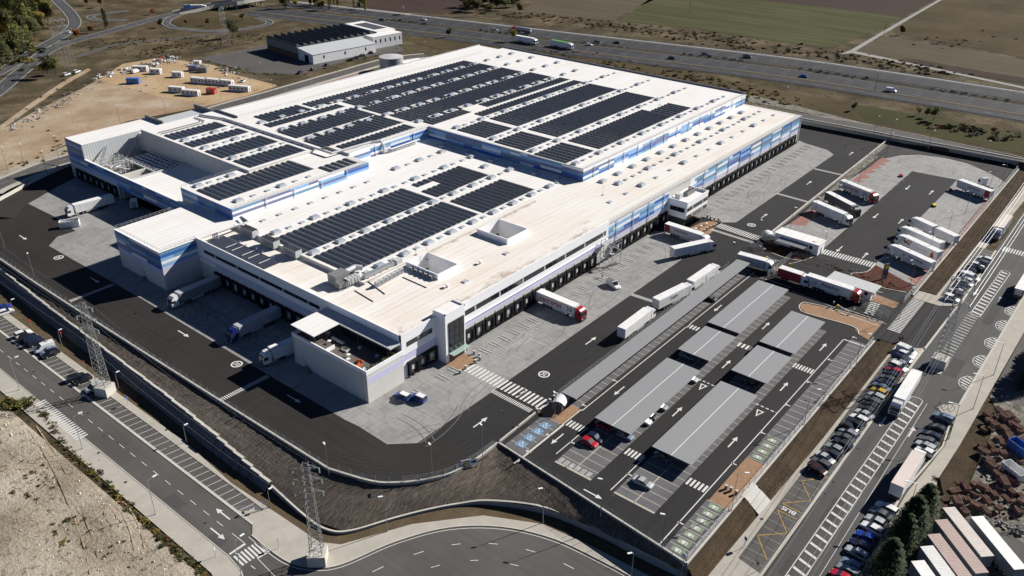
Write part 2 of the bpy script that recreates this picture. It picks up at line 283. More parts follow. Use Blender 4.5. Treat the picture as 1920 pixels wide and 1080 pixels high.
# ---------------------------------------------------------------- mesh building
class MB:
    """collects boxes, sheets, tubes and builds ONE mesh"""
    def __init__(s): s.v = []; s.f = []; s.m = []
    def add(s, vs, fs, m=0):
        o = len(s.v); s.v += [tuple(p) for p in vs]; s.f += [tuple(o + i for i in q) for q in fs]; s.m += [m] * len(fs); return s
    def box(s, x0, y0, z0, x1, y1, z1, m=0, skip=''):
        vs = [(x0, y0, z0), (x1, y0, z0), (x1, y1, z0), (x0, y1, z0), (x0, y0, z1), (x1, y0, z1), (x1, y1, z1), (x0, y1, z1)]
        fs = {'b': (0, 3, 2, 1), 't': (4, 5, 6, 7), 'y': (0, 1, 5, 4), 'X': (1, 2, 6, 5), 'Y': (2, 3, 7, 6), 'x': (3, 0, 4, 7)}
        return s.add(vs, [q for k, q in fs.items() if k not in skip], m)
    def quad(s, a, b, c, d, m=0): return s.add([a, b, c, d], [(0, 1, 2, 3)], m)
    def poly(s, pts, z, m=0):
        vs = [(p[0], p[1], z(p[0]) if callable(z) else z) for p in pts]
        a = sum(pts[i][0] * pts[(i + 1) % len(pts)][1] - pts[(i + 1) % len(pts)][0] * pts[i][1] for i in range(len(pts)))
        if a < 0: vs.reverse()
        return s.add(vs, [tuple(range(len(vs)))], m)
    def prism(s, pts, z0, z1, m=0, mt=None):
        a = sum(pts[i][0] * pts[(i + 1) % len(pts)][1] - pts[(i + 1) % len(pts)][0] * pts[i][1] for i in range(len(pts)))
        if a < 0: pts = pts[::-1]
        n = len(pts); zz0 = z0 if callable(z0) else (lambda p: z0); zz1 = z1 if callable(z1) else (lambda p: z1)
        vs = [(p[0], p[1], zz0(p)) for p in pts] + [(p[0], p[1], zz1(p)) for p in pts]
        s.add(vs, [(i, (i + 1) % n, n + (i + 1) % n, n + i) for i in range(n)] + [tuple(range(n))[::-1]], m)
        return s.add(vs[n:], [tuple(range(n))], m if mt is None else mt)
    def rod(s, a, b, r0, r1=None, n=6, m=0, caps=True):
        a = Vector(a); b = Vector(b); r1 = r0 if r1 is None else r1
        d = (b - a)
        if d.length < 1e-6: return s
        d.normalize(); u = d.orthogonal().normalized(); v = d.cross(u)
        vs = []
        for c, r in ((a, r0), (b, r1)):
            for k in range(n):
                t = 2 * math.pi * k / n; vs.append(c + u * (r * math.cos(t)) + v * (r * math.sin(t)))
        fs = [(k, (k + 1) % n, n + (k + 1) % n, n + k) for k in range(n)]
        if caps: fs += [tuple(range(n))[::-1], tuple(range(n, 2 * n))]
        return s.add(vs, fs, m)
    def tube(s, pts, r, n=6, m=0):
        for i in range(len(pts) - 1): s.rod(pts[i], pts[i + 1], r, r, n, m)
        return s
    def ball(s, c, r, n=8, k=5, m=0):
        vs = [(c[0], c[1], c[2] - r)]
        for i in range(1, k):
            t = math.pi * i / k - math.pi / 2
            for j in range(n):
                p = 2 * math.pi * j / n; vs.append((c[0] + r * math.cos(t) * math.cos(p), c[1] + r * math.cos(t) * math.sin(p), c[2] + r * math.sin(t)))
        vs.append((c[0], c[1], c[2] + r)); T = len(vs) - 1
        fs = [(0, 1 + (j + 1) % n, 1 + j) for j in range(n)] + [(T, T - n + j, T - n + (j + 1) % n) for j in range(n)]
        for i in range(k - 2):
            o = 1 + i * n; fs += [(o + j, o + (j + 1) % n, o + n + (j + 1) % n, o + n + j) for j in range(n)]
        return s.add(vs, fs, m)
    def mesh(s, name, mats):
        me = bpy.data.meshes.new(name); me.from_pydata(s.v, [], s.f)
        for k in (mats if isinstance(mats, (list, tuple)) else [mats]): me.materials.append(k)
        me.polygons.foreach_set('material_index', s.m); me.update(); return me
    def build(s, name, mats, parent=None, smooth=False):
        me = s.mesh(name, mats)
        if smooth: me.polygons.foreach_set('use_smooth', [True] * len(me.polygons))
        return link(name, me, parent)
def link(name, data, parent=None, loc=None, rz=None):
    o = bpy.data.objects.new(name, data); COL.objects.link(o)
    if parent: o.parent = parent
    if loc: o.location = loc
    if rz is not None: o.rotation_euler = (0, 0, rz)
    return o
def tag(o, label=None, cat=None, group=None, kind=None):
    if label: o['label'] = label
    if cat: o['category'] = cat
    if group: o['group'] = group
    if kind: o['kind'] = kind
    return o
def thing(name, label, cat, loc=(0, 0, 0), rz=0.0, group=None):
    return tag(link(name, None, None, loc, rz), label, cat, group)
def copy_tree(o, parent=None):
    c = o.copy(); COL.objects.link(c); c.parent = parent
    for ch in o.children: copy_tree(ch, c)
    return c
def place(proto, used, loc, rz, label, group=None):
    """first call moves the built thing itself, later calls copy it with its parts"""
    o = proto if not used else copy_tree(proto)
    o.location = loc; o.rotation_euler = (0, 0, rz); o['label'] = label
    if group: o['group'] = group
    return o
def recolour(o, old, new):
    """give this copy's parts another paint, leaving the shared mesh alone"""
    for ch in [o] + list(o.children_recursive):
        if ch.data is None: continue
        for s in ch.material_slots:
            if s.material == old: s.link = 'OBJECT'; s.material = new
def clip(pts, lo, hi):
    for sgn, lim in ((1, lo), (-1, hi)):
        out = []
        for i in range(len(pts)):
            a, b = pts[i], pts[(i + 1) % len(pts)]
            da, db = sgn * (a[0] - lim), sgn * (b[0] - lim)
            if da >= 0: out.append(a)
            if (da < 0) != (db < 0):
                t = da / (da - db); out.append((lim, a[1] + t * (b[1] - a[1])))
        pts = out
        if len(pts) < 3: return []
    return pts
def rpoly(mb, pts, off, m=0):      # sheet that follows the climbing street
    for lo, hi in ((-500, 90), (90, 200), (200, 1500)):
        q = clip(list(pts), lo, hi)
        if len(q) > 2: mb.poly(q, lambda u: zr(u) + off, m)
def sheet(name, pts, z, m, parent=None):
    o = MB().poly(pts, z).build(name, M[m] if isinstance(m, str) else m, parent)
    return o if parent else tag(o, kind='structure')
def rsheet(name, pts, off, m, parent=None):
    b = MB(); rpoly(b, pts, off); o = b.build(name, M[m], parent)
    return o if parent else tag(o, kind='structure')
def smooth(pts, k=6, closed=False):
    n = len(pts); out = []
    for i in range(n if closed else n - 1):
        g = (lambda j: pts[j % n]) if closed else (lambda j: pts[min(n - 1, max(0, j))])
        p0, p1, p2, p3 = g(i - 1), g(i), g(i + 1), g(i + 2)
        for s in range(k):
            t = s / k
            out.append(tuple(0.5 * (2 * b + (c - a) * t + (2 * a - 5 * b + 4 * c - d) * t * t + (-a + 3 * b - 3 * c + d) * t ** 3) for a, b, c, d in zip(p0, p1, p2, p3)))
    if not closed: out.append(tuple(pts[-1]))
    return out
def offs(pts, d):
    out = []
    for i in range(len(pts)):
        a = Vector(pts[max(0, i - 1)][:2]); b = Vector(pts[min(len(pts) - 1, i + 1)][:2]); t = (b - a).normalized()
        out.append((pts[i][0] - t.y * d, pts[i][1] + t.x * d) + tuple(pts[i][2:]))
    return out
def strip(mb, pts, d0, d1, z, m=0):
    A, B = offs(pts, d0), offs(pts, d1)
    zz = lambda p: (p[2] if len(p) > 2 else 0) + (z(p[0]) if callable(z) else z)
    for i in range(len(pts) - 1):
        mb.quad((*B[i][:2], zz(B[i])), (*B[i + 1][:2], zz(B[i + 1])), (*A[i + 1][:2], zz(A[i + 1])), (*A[i][:2], zz(A[i])), m) if d1 < d0 else \
        mb.quad((*A[i][:2], zz(A[i])), (*A[i + 1][:2], zz(A[i + 1])), (*B[i + 1][:2], zz(B[i + 1])), (*B[i][:2], zz(B[i])), m)
def dashes(mb, a, b, w, on, off, z, m=0):
    a = Vector(a); b = Vector(b); L = (b - a).length; d = (b - a) / L; n = Vector((-d.y, d.x)) * w / 2; t = 0.0
    while t < L:
        p, q = a + d * t, a + d * min(L, t + on); t += on + off
        mb.poly([p - n, q - n, q + n, p + n], z, m)
def line(mb, a, b, w, z, m=0): dashes(mb, a, b, w, 1e9, 1, z, m)
def zebra(mb, a, b, n, length, frac, z, m=0):
    """n stripes set out from a to b, each running across that direction"""
    a = Vector(a); b = Vector(b); d = (b - a); L = d.length; d /= L; q = Vector((-d.y, d.x)); p = L / n
    for i in range(n):
        c = a + d * (p * (i + 0.5)); h = d * (p * frac / 2); k = q * (length / 2)
        mb.poly([c - h - k, c + h - k, c + h + k, c - h + k], z, m)
def arrow(mb, c, ang, L, z, m=0, w=0.28):
    c = Vector(c); d = Vector((math.cos(ang), math.sin(ang))); n = Vector((-d.y, d.x))
    t, h = c - d * L / 2, c + d * (L / 2 - L * 0.33)
    mb.poly([t - n * w / 2, h - n * w / 2, h + n * w / 2, t + n * w / 2], z, m)
    mb.poly([h - n * w * 1.9, c + d * L / 2, h + n * w * 1.9], z, m)
def ringpts(c, r, n=20, sx=1.0): return [(c[0] + r * sx * math.cos(2 * math.pi * k / n), c[1] + r * math.sin(2 * math.pi * k / n)) for k in range(n)]
def ring(mb, c, r0, r1, z, m=0, n=24):
    A, B = ringpts(c, r0, n), ringpts(c, r1, n)
    for k in range(n):
        j = (k + 1) % n; mb.poly([A[k], B[k], B[j], A[j]], z, m)
TXT = {}
def textmesh(s, size, m, bold=0.0, shear=0.0, depth=0.0):
    k = (s, size, m.name, bold, shear)
    if k not in TXT:
        cu = bpy.data.curves.new('lettering', 'FONT'); cu.body = s; cu.size = size; cu.align_x = 'CENTER'; cu.align_y = 'CENTER'
        cu.offset = bold; cu.shear = shear; cu.resolution_u = 3
        o = bpy.data.objects.new('lettering', cu); COL.objects.link(o)
        bpy.context.view_layer.update()
        me = bpy.data.meshes.new_from_object(o.evaluated_get(bpy.context.evaluated_depsgraph_get()))
        me.name = 'lettering'; me.materials.clear(); me.materials.append(m)
        bpy.data.objects.remove(o); TXT[k] = me
    return TXT[k]
def text(parent, s, size, m, origin, xdir, ydir, bold=0.0, shear=0.0, name='lettering'):
    """flat lettering in the plane spanned by xdir, ydir"""
    o = link(name, textmesh(s, size, m, bold, shear), parent)
    x = Vector(xdir).normalized(); y = Vector(ydir).normalized(); z = x.cross(y)
    o.matrix_local = Matrix(((x.x, y.x, z.x, origin[0]), (x.y, y.y, z.y, origin[1]), (x.z, y.z, z.z, origin[2]), (0, 0, 0, 1)))
    return o
def inpoly(x, y, P):
    c = False
    for i in range(len(P)):
        (x0, y0), (x1, y1) = P[i], P[i - 1]
        if (y0 > y) != (y1 > y) and x < (x1 - x0) * (y - y0) / (y1 - y0) + x0: c = not c
    return c
# ---------------------------------------------------------------- THE SETTING: ground and yard
YARD = [(83.6, 300), (83.0, 270), (82.9, 233), (83.6, 160), (84.2, 118), (87.3, 108.2), (90.5, 103.6), (94.8, 99.8), (99.5, 97.2), (104.6, 96.2), (114.2, 96.0),
        (109.6, 46.2), (386, 45.8), (389.3, 47.2), (390.8, 50), (391.2, 54), (388.4, 99), (386.5, 140), (382, 345), (134, 345), (118, 338), (105, 328), (96, 318), (88, 308)]
def build_ground():
    us = [-260, -140, -60] + list(range(-20, 420, 5)) + list(range(430, 1200, 30)) + [1300, 1700, 2200]
    vs = [-700, -400, -200, -100] + list(range(-60, 400, 5)) + list(range(420, 1200, 30)) + [1300, 1700, 2200]
    def h(u, v):
        if inpoly(u, v, YARD): return -6.0
        if u >= 387: return ZB if v > 46 else ZB * min(1, max(0, (u - 330) / 57.0))
        if v < 46.5 and u > 60: return zr(u)
        if v >= 330 or (u < 135 and v > 300 and (v - 300) > (u - 84) * -0.2): return ZB
        return ZL
    vv = [(u, v, h(u, v) - 0.05 + 0.02 * math.sin(u * 0.7) * math.sin(v * 0.5)) for v in vs for u in us]
    n = len(us); ff = [(j * n + i, j * n + i + 1, (j + 1) * n + i + 1, (j + 1) * n + i) for j in range(len(vs) - 1) for i in range(n - 1)]
    o = MB().add(vv, ff).build('ground', M['scrub']); tag(o, kind='structure')
build_ground()
yard = sheet('yard', YARD, 0.0, 'asphalt_new')
# browner, older asphalt on the left and front of the yard
sheet('yard_lane', [(83.3, 298), (83.0, 270), (82.9, 233), (83.6, 160), (84.2, 118), (87.3, 108.2), (90.5, 103.6), (94.8, 99.8), (99.5, 97.2), (104.6, 96.2), (108, 103), (103, 112), (98.7, 122), (98.3, 135), (98, 240), (130, 330), (133, 344), (118, 338), (105, 328), (96, 318), (88, 308)], 0.008, 'asphalt_left')
AP = lambda *p: W(*p, 0)
# concrete aprons
apron_r = [(105.9, 129), (96, 129), (95.9, 133), (100.6, 121.5), W(726, 833), W(783, 831), W(1285, 481.7), (222, 117), (229, 121.5), (229, 129.2)]
apron_r = [(98.0, 129), (98.4, 124.5), W(725.8, 833), W(782.5, 830.8), W(948, 717), W(1285, 481.7), W(1330, 446), (236, 129.2)]
sheet('concrete_apron', apron_r, 0.016, 'apron')
sheet('concrete_apron', [(258, 129.2), W(1351, 417), W(1380, 417), W(1563.3, 290), W(1551, 281), W(1508, 268), (362, 129.2)], 0.016, 'apron')
sheet('concrete_apron', [(98.0, 129), W(503, 703), W(265, 560), W(91.7, 461), W(107.5, 444), W(141.7, 433), W(116, 416), W(104, 407), W(53, 382), W(41, 376), W(128, 336), (134, 329), (135, 240), (131, 217), (131, 129)], 0.024, 'apron')
# turning area and bays of the lorry park
LP = [W(*p) for p in [(1598, 337), (1640, 297), (1660, 294), (1700, 289), (1740, 290), (1770, 296), (1810, 307), (1850, 324), (1875, 336), (1885, 344), (1882, 350), (1720, 555), (1575, 505)]]
sheet('lorry_park', [W(1400, 470)] and [W(1660, 297), W(1690, 291), W(1725, 290), W(1770, 296), W(1813, 306), W(1850, 322), W(1878, 337), W(1887, 345), W(1770, 470), W(1722, 538), W(1637, 500), W(1655, 478), W(1791, 337), W(1710, 321), W(1540, 470), W(1535, 467), W(1440, 440), W(1520, 400), W(1590, 338)], 0.016, 'apron')
sheet('lorry_lane', [W(1710.5, 321.5), W(1795, 337), W(1655, 480), W(1637, 500), W(1536, 471), W(1585, 437)], 0.024, 'asphalt_new')
sheet('gravel_slope', [W(1640, 293), W(1668, 268), W(1700, 273), W(1800, 296), W(1900, 318), W(1906, 327), W(1888, 344), W(1878, 336), W(1850, 321), W(1813, 305), W(1770, 295), W(1725, 289), W(1690, 290), W(1660, 296)], 0.03, 'gravel_dark')
sheet('stone_strip', [W(1676, 268), W(1659, 266), W(1530, 378), W(1505, 402), W(1512, 402), W(1600, 330), W(1650, 292)], 0.028, 'rubble')
b = MB()
tp = [W(1652, 295), W(1671, 303)]
b.poly([W(1600, 337), W(1640, 305), W(1655, 295), W(1671, 302), W(1653, 306), W(1664, 308), W(1645, 311), W(1655, 314), W(1634, 318), W(1645, 323), W(1622, 326), W(1633, 334), W(1610, 336), W(1622, 341), W(1600, 341)], 0.034)
b.poly([W(1480, 420), W(1525, 390), W(1545, 402), W(1520, 412), W(1510, 424)], 0.034)
b.poly([W(1862, 372), W(1850, 376), W(1740, 505), W(1702, 522), W(1722, 538), W(1740, 520), W(1875, 362)], 0.034)
tag(b.build('red_paving', M['redbrick']), kind='structure')
# road markings of the yard: one sheet object for the paint, a child of the yard
mk = MB()
Z1 = 0.05
for p, q in (((72, 460), None),): pass
def A(px, py, ang, L=6.0, w=0.45): arrow(mk, W(px, py), ang, L, Z1, 0, w)
dn, up_ = -math.pi / 2, math.pi / 2
for p in ((43, 445.5), (178, 525.5), (344, 626), (551, 748)): A(*p, dn, 5.2, .34)
for p in ((901, 792), (1108, 639), (1433, 405), (1517, 343), (1596, 288)): A(*p, 0, 5.0, .34)
for c, s in (((110, 483), 1), ((444, 683), 1), ((1020, 702), 1), ((1409, 422), 1)):
    q = W(*c); ring(mk, q, 1.1, 1.5, Z1)
    text(yard, '20', 1.7, M['paint'], (*q, Z1), (0, -1, 0) if c[0] < 600 else (1, 0, 0), (1, 0, 0) if c[0] < 600 else (0, 1, 0), 0.04, 0, 'speed_limit_marking')
def bumpline(a, b_, n=20):
    zebra(mk, W(*a), W(*b_), n, 1.5, 0.5, Z1)
bumpline((131, 565), (213, 533.5), 26); bumpline((414, 750), (503, 705), 24)
bumpline((923, 733), (996, 771), 23); bumpline((1184, 552), (1232, 568), 20); bumpline((1333, 430), (1412, 455), 26)
bumpline((1457, 363), (1519, 380), 24); bumpline((1527, 316.5), (1582, 329), 24)
zebra(mk, W(878, 688), W(1026, 762), 21, 4.2, 0.52, Z1)
zebra(mk, W(1346, 422), W(1424, 448), 18, 4.0, 0.52, Z1)
zebra(mk, W(1538, 470), W(1640, 498), 21, 4.0, 0.55, Z1)
for p, a in (((1565, 466), math.pi), ((1620, 480), 0), ((1573, 466 - 60), math.pi), ((1641, 415), 0), ((1703, 351), math.pi), ((1745, 361), 0), ((1642, 405), math.pi), ((1690, 416), 0)):
    pass
for p, a in (((1574, 467), math.pi), ((1622, 479), 0), ((1702, 352), math.pi), ((1746, 361), 0), ((1642, 405), math.pi), ((1689, 415), 0)): A(*p, a, 5.4, 0.36)
# worn hatch line in front of the dock doors
dashes(mk, (140.5, 119.3), (171, 119.3), 1.3, 0.5, 0.7, Z1, 1)
# wheel guides: pairs of low painted bars in front of each dock door
for i, u in enumerate([112 + 4.3 * k for k in range(5)] + [141 + 4.1 * k for k in range(23)] + [262 + 4.1 * k for k in range(24)]):
    if 118 < u < 122: continue
    for s in (-0.55, 0.55):
        mk.box(u + s - 0.10, 121.4, 0.0, u + s + 0.10, 125.0, 0.14, 2)
for v in [160 + 4.1 * k for k in range(9)] + [290 + 4.1 * k for k in range(8)]:
    for s in (-0.6, 0.6): mk.box(109.5, v + s - 0.10, 0, 113.0, v + s + 0.10, 0.14, 2) if v < 250 else mk.box(125.5, v + s - 0.1, 0, 129, v + s + 0.1, 0.14, 2)
# lorry bays
for k in range(9):
    a = W(1667 + (1530 - 1667) * k / 8 , 305 + (405 - 305) * k / 8)
for k in range(12):
    u = 246 + 0 * k
def lerp(a, b, t): return tuple(x + (y - x) * t for x, y in zip(a, b))
la, lb, ra, rb_ = W(1668, 305), W(1500, 425), W(1715, 322), W(1560, 452)
for k in range(14):
    t = k / 13; line(mk, lerp(la, lb, t), lerp(ra, rb_, t), 0.14, Z1)
la, lb, ra, rb_ = W(1790, 345), W(1650, 492), W(1850, 372), W(1722, 528)
for k in range(14):
    t = k / 13; line(mk, lerp(la, lb, t), lerp(ra, rb_, t), 0.14, Z1)
# ---------------------------------------------------------------- car park
bays = MB()
for P in ([(117.4, 57.8), (209, 57.8), (209, 67.4), (117.4, 67.4)], [(117.6, 73.2), (221, 73.2), (221, 82.6), (117.6, 82.6)], [(136.2, 89.7), (230, 89.7), (230, 94.6), (136.2, 94.6)],
          [(113.5, 89.4), (128.8, 89.4), (128.8, 94.6), (113.5, 94.6)], [(145.6, 46.7), (209, 46.7), (209, 51.2), (145.6, 51.2)], [(110.0, 46.9), (127.6, 46.9), (127.6, 51.6), (110.3, 51.6)]):
    bays.poly(P, 0.016)
tag(bays.build('parking_bays', M['paver']), kind='structure')
pk = MB(); Zp = 0.028
for k in range(38): u = 117.4 + 2.5 * k; (u < 209) and pk.poly([(u - .08, 57.8), (u + .08, 57.8), (u + .08, 67.4), (u - .08, 67.4)], Zp)
for k in range(42): u = 117.6 + 2.5 * k; (u < 221) and pk.poly([(u - .08, 73.2), (u + .08, 73.2), (u + .08, 82.6), (u - .08, 82.6)], Zp)
line(pk, (117.4, 62.6), (209, 62.6), .22, Zp + .004); line(pk, (117.6, 77.9), (221, 77.9), .22, Zp + .004)
for v0, v1 in ((57.8, 67.4), (73.2, 82.6)): line(pk, (117.4, v0), (117.4, v1), 0.5, Zp + .004)
for k in range(38): u = 136.4 + 2.5 * k; pk.poly([(u - .08, 89.8), (u + .08, 89.8), (u + .08, 94.5), (u - .08, 94.5)], Zp)
for k in range(26): u = 145.7 + 2.5 * k; pk.poly([(u - .08, 46.8), (u + .08, 46.8), (u + .08, 51.1), (u - .08, 51.1)], Zp)
for k in range(8): u = 110.2 + 2.5 * k; pk.poly([(u - .08, 47.0), (u + .08, 47.0), (u + .08, 51.5), (u - .08, 51.5)], Zp)
for k in range(6): u = 114.0 + 2.95 * k; pk.poly([(u - .08, 89.5), (u + .08, 89.5), (u + .08, 94.5), (u - .08, 94.5)], Zp)
pk.build('bay_lines', M['paint_cream'], yard)
# motorbike bays at the end of the row and crossing pads
for k in range(6):
    v = 74.0 + 1.45 * k; mk.poly([(117.8, v), (119.4, v), (119.4, v + 1.05), (117.8, v + 1.05)], Zp + .006, 1)
hb = MB(); hw = MB()
def person_sign(c, s):     # wheelchair pictogram
    x, y = c; ring(hw, (x - .15 * s, y - .1 * s), .34 * s, .48 * s, Z1 + .006, 0, 14)
    hw.poly(ringpts((x + .75 * s, y + .1 * s), .15 * s, 8), Z1 + .006)
    hw.poly([(x + .6 * s, y + .02 * s), (x + .6 * s, y + .2 * s), (x - .05 * s, y + .2 * s), (x - .05 * s, y + .02 * s)], Z1 + .006)
    hw.poly([(x + .1 * s, y + .2 * s), (x - .05 * s, y + .2 * s), (x - .05 * s, y - .55 * s), (x + .1 * s, y - .55 * s)], Z1 + .006)
    hw.poly([(x + .05 * s, y - .55 * s), (x + .05 * s, y - .42 * s), (x - .6 * s, y - .62 * s), (x - .6 * s, y - .75 * s)], Z1 + .006)
for k in range(4):
    u = 117.0 + 2.95 * k + 0.3
    if k == 3: u -= .2
    hb.poly([(u - 1.05, 90.7), (u + 1.05, 90.7), (u + 1.05, 93.0), (u - 1.05, 93.0)], Z1); person_sign((u, 91.9), 1.15)
hb.build('accessible_bay_patch', M['blue_paint'], yard); hw.build('accessible_bay_symbol', M['paint'], yard)
gb = MB(); gw = MB(); gd = MB()
for i, u in enumerate([111.6 + 2.5 * k for k in range(7)] + [146.9 + 2.5 * k for k in range(4)]):
    gb.poly([(u - .75, 47.9), (u + .75, 47.9), (u + .75, 50.6), (u - .75, 50.6)], Z1)
    gw.poly([(u - .45, 48.6), (u + .05, 48.6), (u + .05, 50.2), (u - .45, 50.2)], Z1 + .006)      # charging-car pictogram
    gw.poly([(u + .1, 49.0), (u + .45, 49.2), (u + .45, 49.8), (u + .1, 49.9)], Z1 + .006)
    ring(gw, (u + .1, 48.9), .2, .34, Z1 + .008, 0, 10)
    for s in (48.95, 49.85): gd.poly(ringpts((u - .2, s), .2, 8), Z1 + .012)
gb.build('charging_bay_patch', M['green_paint'], yard); gw.build('charging_bay_symbol', M['paint'], yard); gd.build('charging_bay_symbol', M['green_paint'], yard)
for u0, u1, v in ((109.6, 207.5, 52.7), (117.4, 131, 68.3), (119.5, 131.5, 83.9), (112, 129, 88.7), (136, 229, 88.6)): line(mk, (u0, v), (u1, v), 0.22, Z1)
mk.poly([(207.5, 52.6), (207.5, 47), (207.9, 47), (207.9, 52.6)], Z1)
zebra(mk, (130.3, 52.9), (130.3, 57.6), 5, 2.4, .55, Z1); zebra(mk, (130.3, 68.4), (130.3, 72.8), 5, 2.4, .55, Z1); zebra(mk, (130.3, 84.2), (130.3, 88.6), 5, 2.4, .55, Z1)
zebra(mk, (187, 85.2), (187, 88.9), 4, 2.2, .55, Z1); zebra(mk, (187, 52.9), (187, 58.2), 7, 2.4, .55, Z1); zebra(mk, (187.1, 69.2), (187.1, 73.8), 4, 2.2, .55, Z1)
for p, a in (((1253, 757 + 40), 0), ((1270, 772), 0), ((1161, 733), math.pi), ((1045, 823), math.pi), ((1374, 829), 0), ((1362, 683), 0), ((1436, 611), 0), ((1470, 725), 0), ((1543, 651), 0), ((1346, 578), math.pi), ((1112, 927), dn)):
    if p != (1253, 797): A(*p, a, 4.7, 0.32)
for p in ((1316, 726), (1422, 775)):
    c = W(*p); T = [(c[0] - 1.6, c[1]), (c[0] + 1.3, c[1] + .95), (c[0] + 1.3, c[1] - .95)]; T2 = [(c[0] - .7, c[1]), (c[0] + .95, c[1] + .5), (c[0] + .95, c[1] - .5)]
    for k in range(3): mk.poly([T[k], T[(k + 1) % 3], T2[(k + 1) % 3], T2[k]], Z1)
dashes(mk, W(1310, 711), W(1339, 724), .35, .7, .5, Z1); dashes(mk, W(1417, 757), W(1457, 775), .35, .8, .5, Z1)
for p in ((1153, 714), (1095, 760), (1028, 816), (991, 847), (1073, 830), (1602, 633), (1556, 675), (1517, 717), (1477, 760), (1430, 812), (1376, 870), (1276, 981), (1180, 890)): arrow(mk, W(*p), up_, 1.3, Z1, 0, .3)
# gate lanes
for a, b_ in (((1404, 513), (1485, 540)), ((1485, 546), (1566, 577)), ((1566, 573), (1680, 612)), ((1548, 577), (1660, 615)), ((1430, 485), (1462, 489)), ((1625, 541), (1655, 549)), ((1600, 590), (1640, 603))): line(mk, W(*a), W(*b_), .2, Z1)
zebra(mk, W(1642, 568), W(1628, 590), 7, 2.6, .5, Z1)
b = MB()
for P in ([(1630, 547), (1690, 570), (1676, 578), (1625, 562)], [(1500, 573), (1505, 569), (1513, 569), (1557, 579), (1660, 608), (1648, 618), (1630, 638), (1610, 627), (1600, 612), (1513, 587), (1502, 580)], [(1437, 495), (1462, 501), (1468, 508), (1452, 508), (1436, 500)],
          [(1480, 478), (1540, 464), (1535, 468), (1515, 485), (1502, 488), (1470, 474)], [(1434, 455), (1448, 448), (1462, 462), (1436, 456)], [(1290, 430), (1313, 418), (1345, 412), (1338, 432), (1325, 444)]):
    b.poly([W(*p) for p in P], 0.04)
b.poly([(128.9, 89.0), (136.2, 89.0), (136.2, 96.2), (128.9, 96.2)], 0.04); b.poly([(127.8, 46.5), (145.4, 46.5), (145.4, 51.2), (127.8, 51.2)], 0.04)
b.poly([W(831, 684), W(867, 662), W(880, 668), W(897, 676), W(884, 683), W(862, 696)], 0.04)
tag(b.build('brick_plaza', M['brick']), kind='structure')
b = MB()
b.poly([W(1424, 459), W(1434, 455), W(1480, 475), W(1510, 486), W(1495, 489), W(1470, 482), W(1440, 470)], 0.05); b.poly([W(1595, 514), W(1630, 508), W(1642, 497), W(1720, 540), W(1700, 548), W(1640, 535)], 0.05)
tag(b.build('planted_island', M['redmulch']), kind='structure')
mk.build('road_markings', [M['paint'], M['paint_worn'], M['lightgrey']], yard)
kb = MB()
for P in ([W(1500, 489), W(1470, 483), W(1440, 471), W(1424, 461)], [W(1540, 467), W(1530, 478), W(1510, 488), W(1500, 489)], [W(1700, 549), W(1640, 536), W(1595, 515), W(1625, 510), W(1640, 497)], [W(1610, 627), W(1598, 612), W(1513, 588), W(1500, 580), W(1499, 573), W(1505, 568), W(1513, 568), W(1557, 578), W(1662, 608)], [(111, 88.9), (129, 88.9), (136.3, 88.9)]):
    P = smooth(P, 4); strip(kb, P, -.15, .15, .14); strip(kb, [(p[0], p[1], 0) for p in offs(P, .15)], 0, .02, .13)
tag(kb.build('kerb', M['kerb']), kind='structure')
# ---------------------------------------------------------------- perimeter walls and fences
def wall(pts, z0, z1, th, label, name='retaining_wall', side=1, m='wallcap', face='wallgrey', cat='wall', group=None):
    r = thing(name, label, cat, (0, 0, 0), 0, group)
    inner, outer = offs(pts, -th / 2), offs(pts, th / 2)
    f0 = z0 if callable(z0) else (lambda p: z0); f1 = z1 if callable(z1) else (lambda p: z1)
    wb, cb = MB(), MB()
    for P, Q in ((inner, outer),):
        for i in range(len(pts) - 1):
            a, b, c, d = P[i], P[i + 1], Q[i + 1], Q[i]
            wb.add([(*a[:2], f0(a)), (*b[:2], f0(b)), (*c[:2], f0(c)), (*d[:2], f0(d)), (*a[:2], f1(a)), (*b[:2], f1(b)), (*c[:2], f1(c)), (*d[:2], f1(d))], [(0, 1, 5, 4), (2, 3, 7, 6), (1, 2, 6, 5), (3, 0, 4, 7)])
    I2, O2 = offs(pts, -th / 2 - .05), offs(pts, th / 2 + .05)
    for i in range(len(pts) - 1):
        a, b, c, d = I2[i], I2[i + 1], O2[i + 1], O2[i]
        lo = lambda p: f1(p) - 0.02; hi = lambda p: f1(p) + .12
        cb.add([(*a[:2], lo(a)), (*b[:2], lo(b)), (*c[:2], lo(c)), (*d[:2], lo(d)), (*a[:2], hi(a)), (*b[:2], hi(b)), (*c[:2], hi(c)), (*d[:2], hi(d))], [(4, 5, 6, 7), (0, 1, 5, 4), (2, 3, 7, 6), (1, 2, 6, 5), (3, 0, 4, 7), (3, 2, 1, 0)])
    wb.build('wall_body', M[face], r); cb.build('coping', M[m], r); return r
def resample(pts, step):
    out = [pts[0]]; acc = 0.0
    for i in range(len(pts) - 1):
        a, b = Vector(pts[i]), Vector(pts[i + 1]); L = (b - a).length
        if L < 1e-6: continue
        t = step - acc
        while t <= L: out.append(tuple(a + (b - a) * (t / L))); t += step
        acc = (acc + L) % step if L + acc >= step else acc + L
    return out
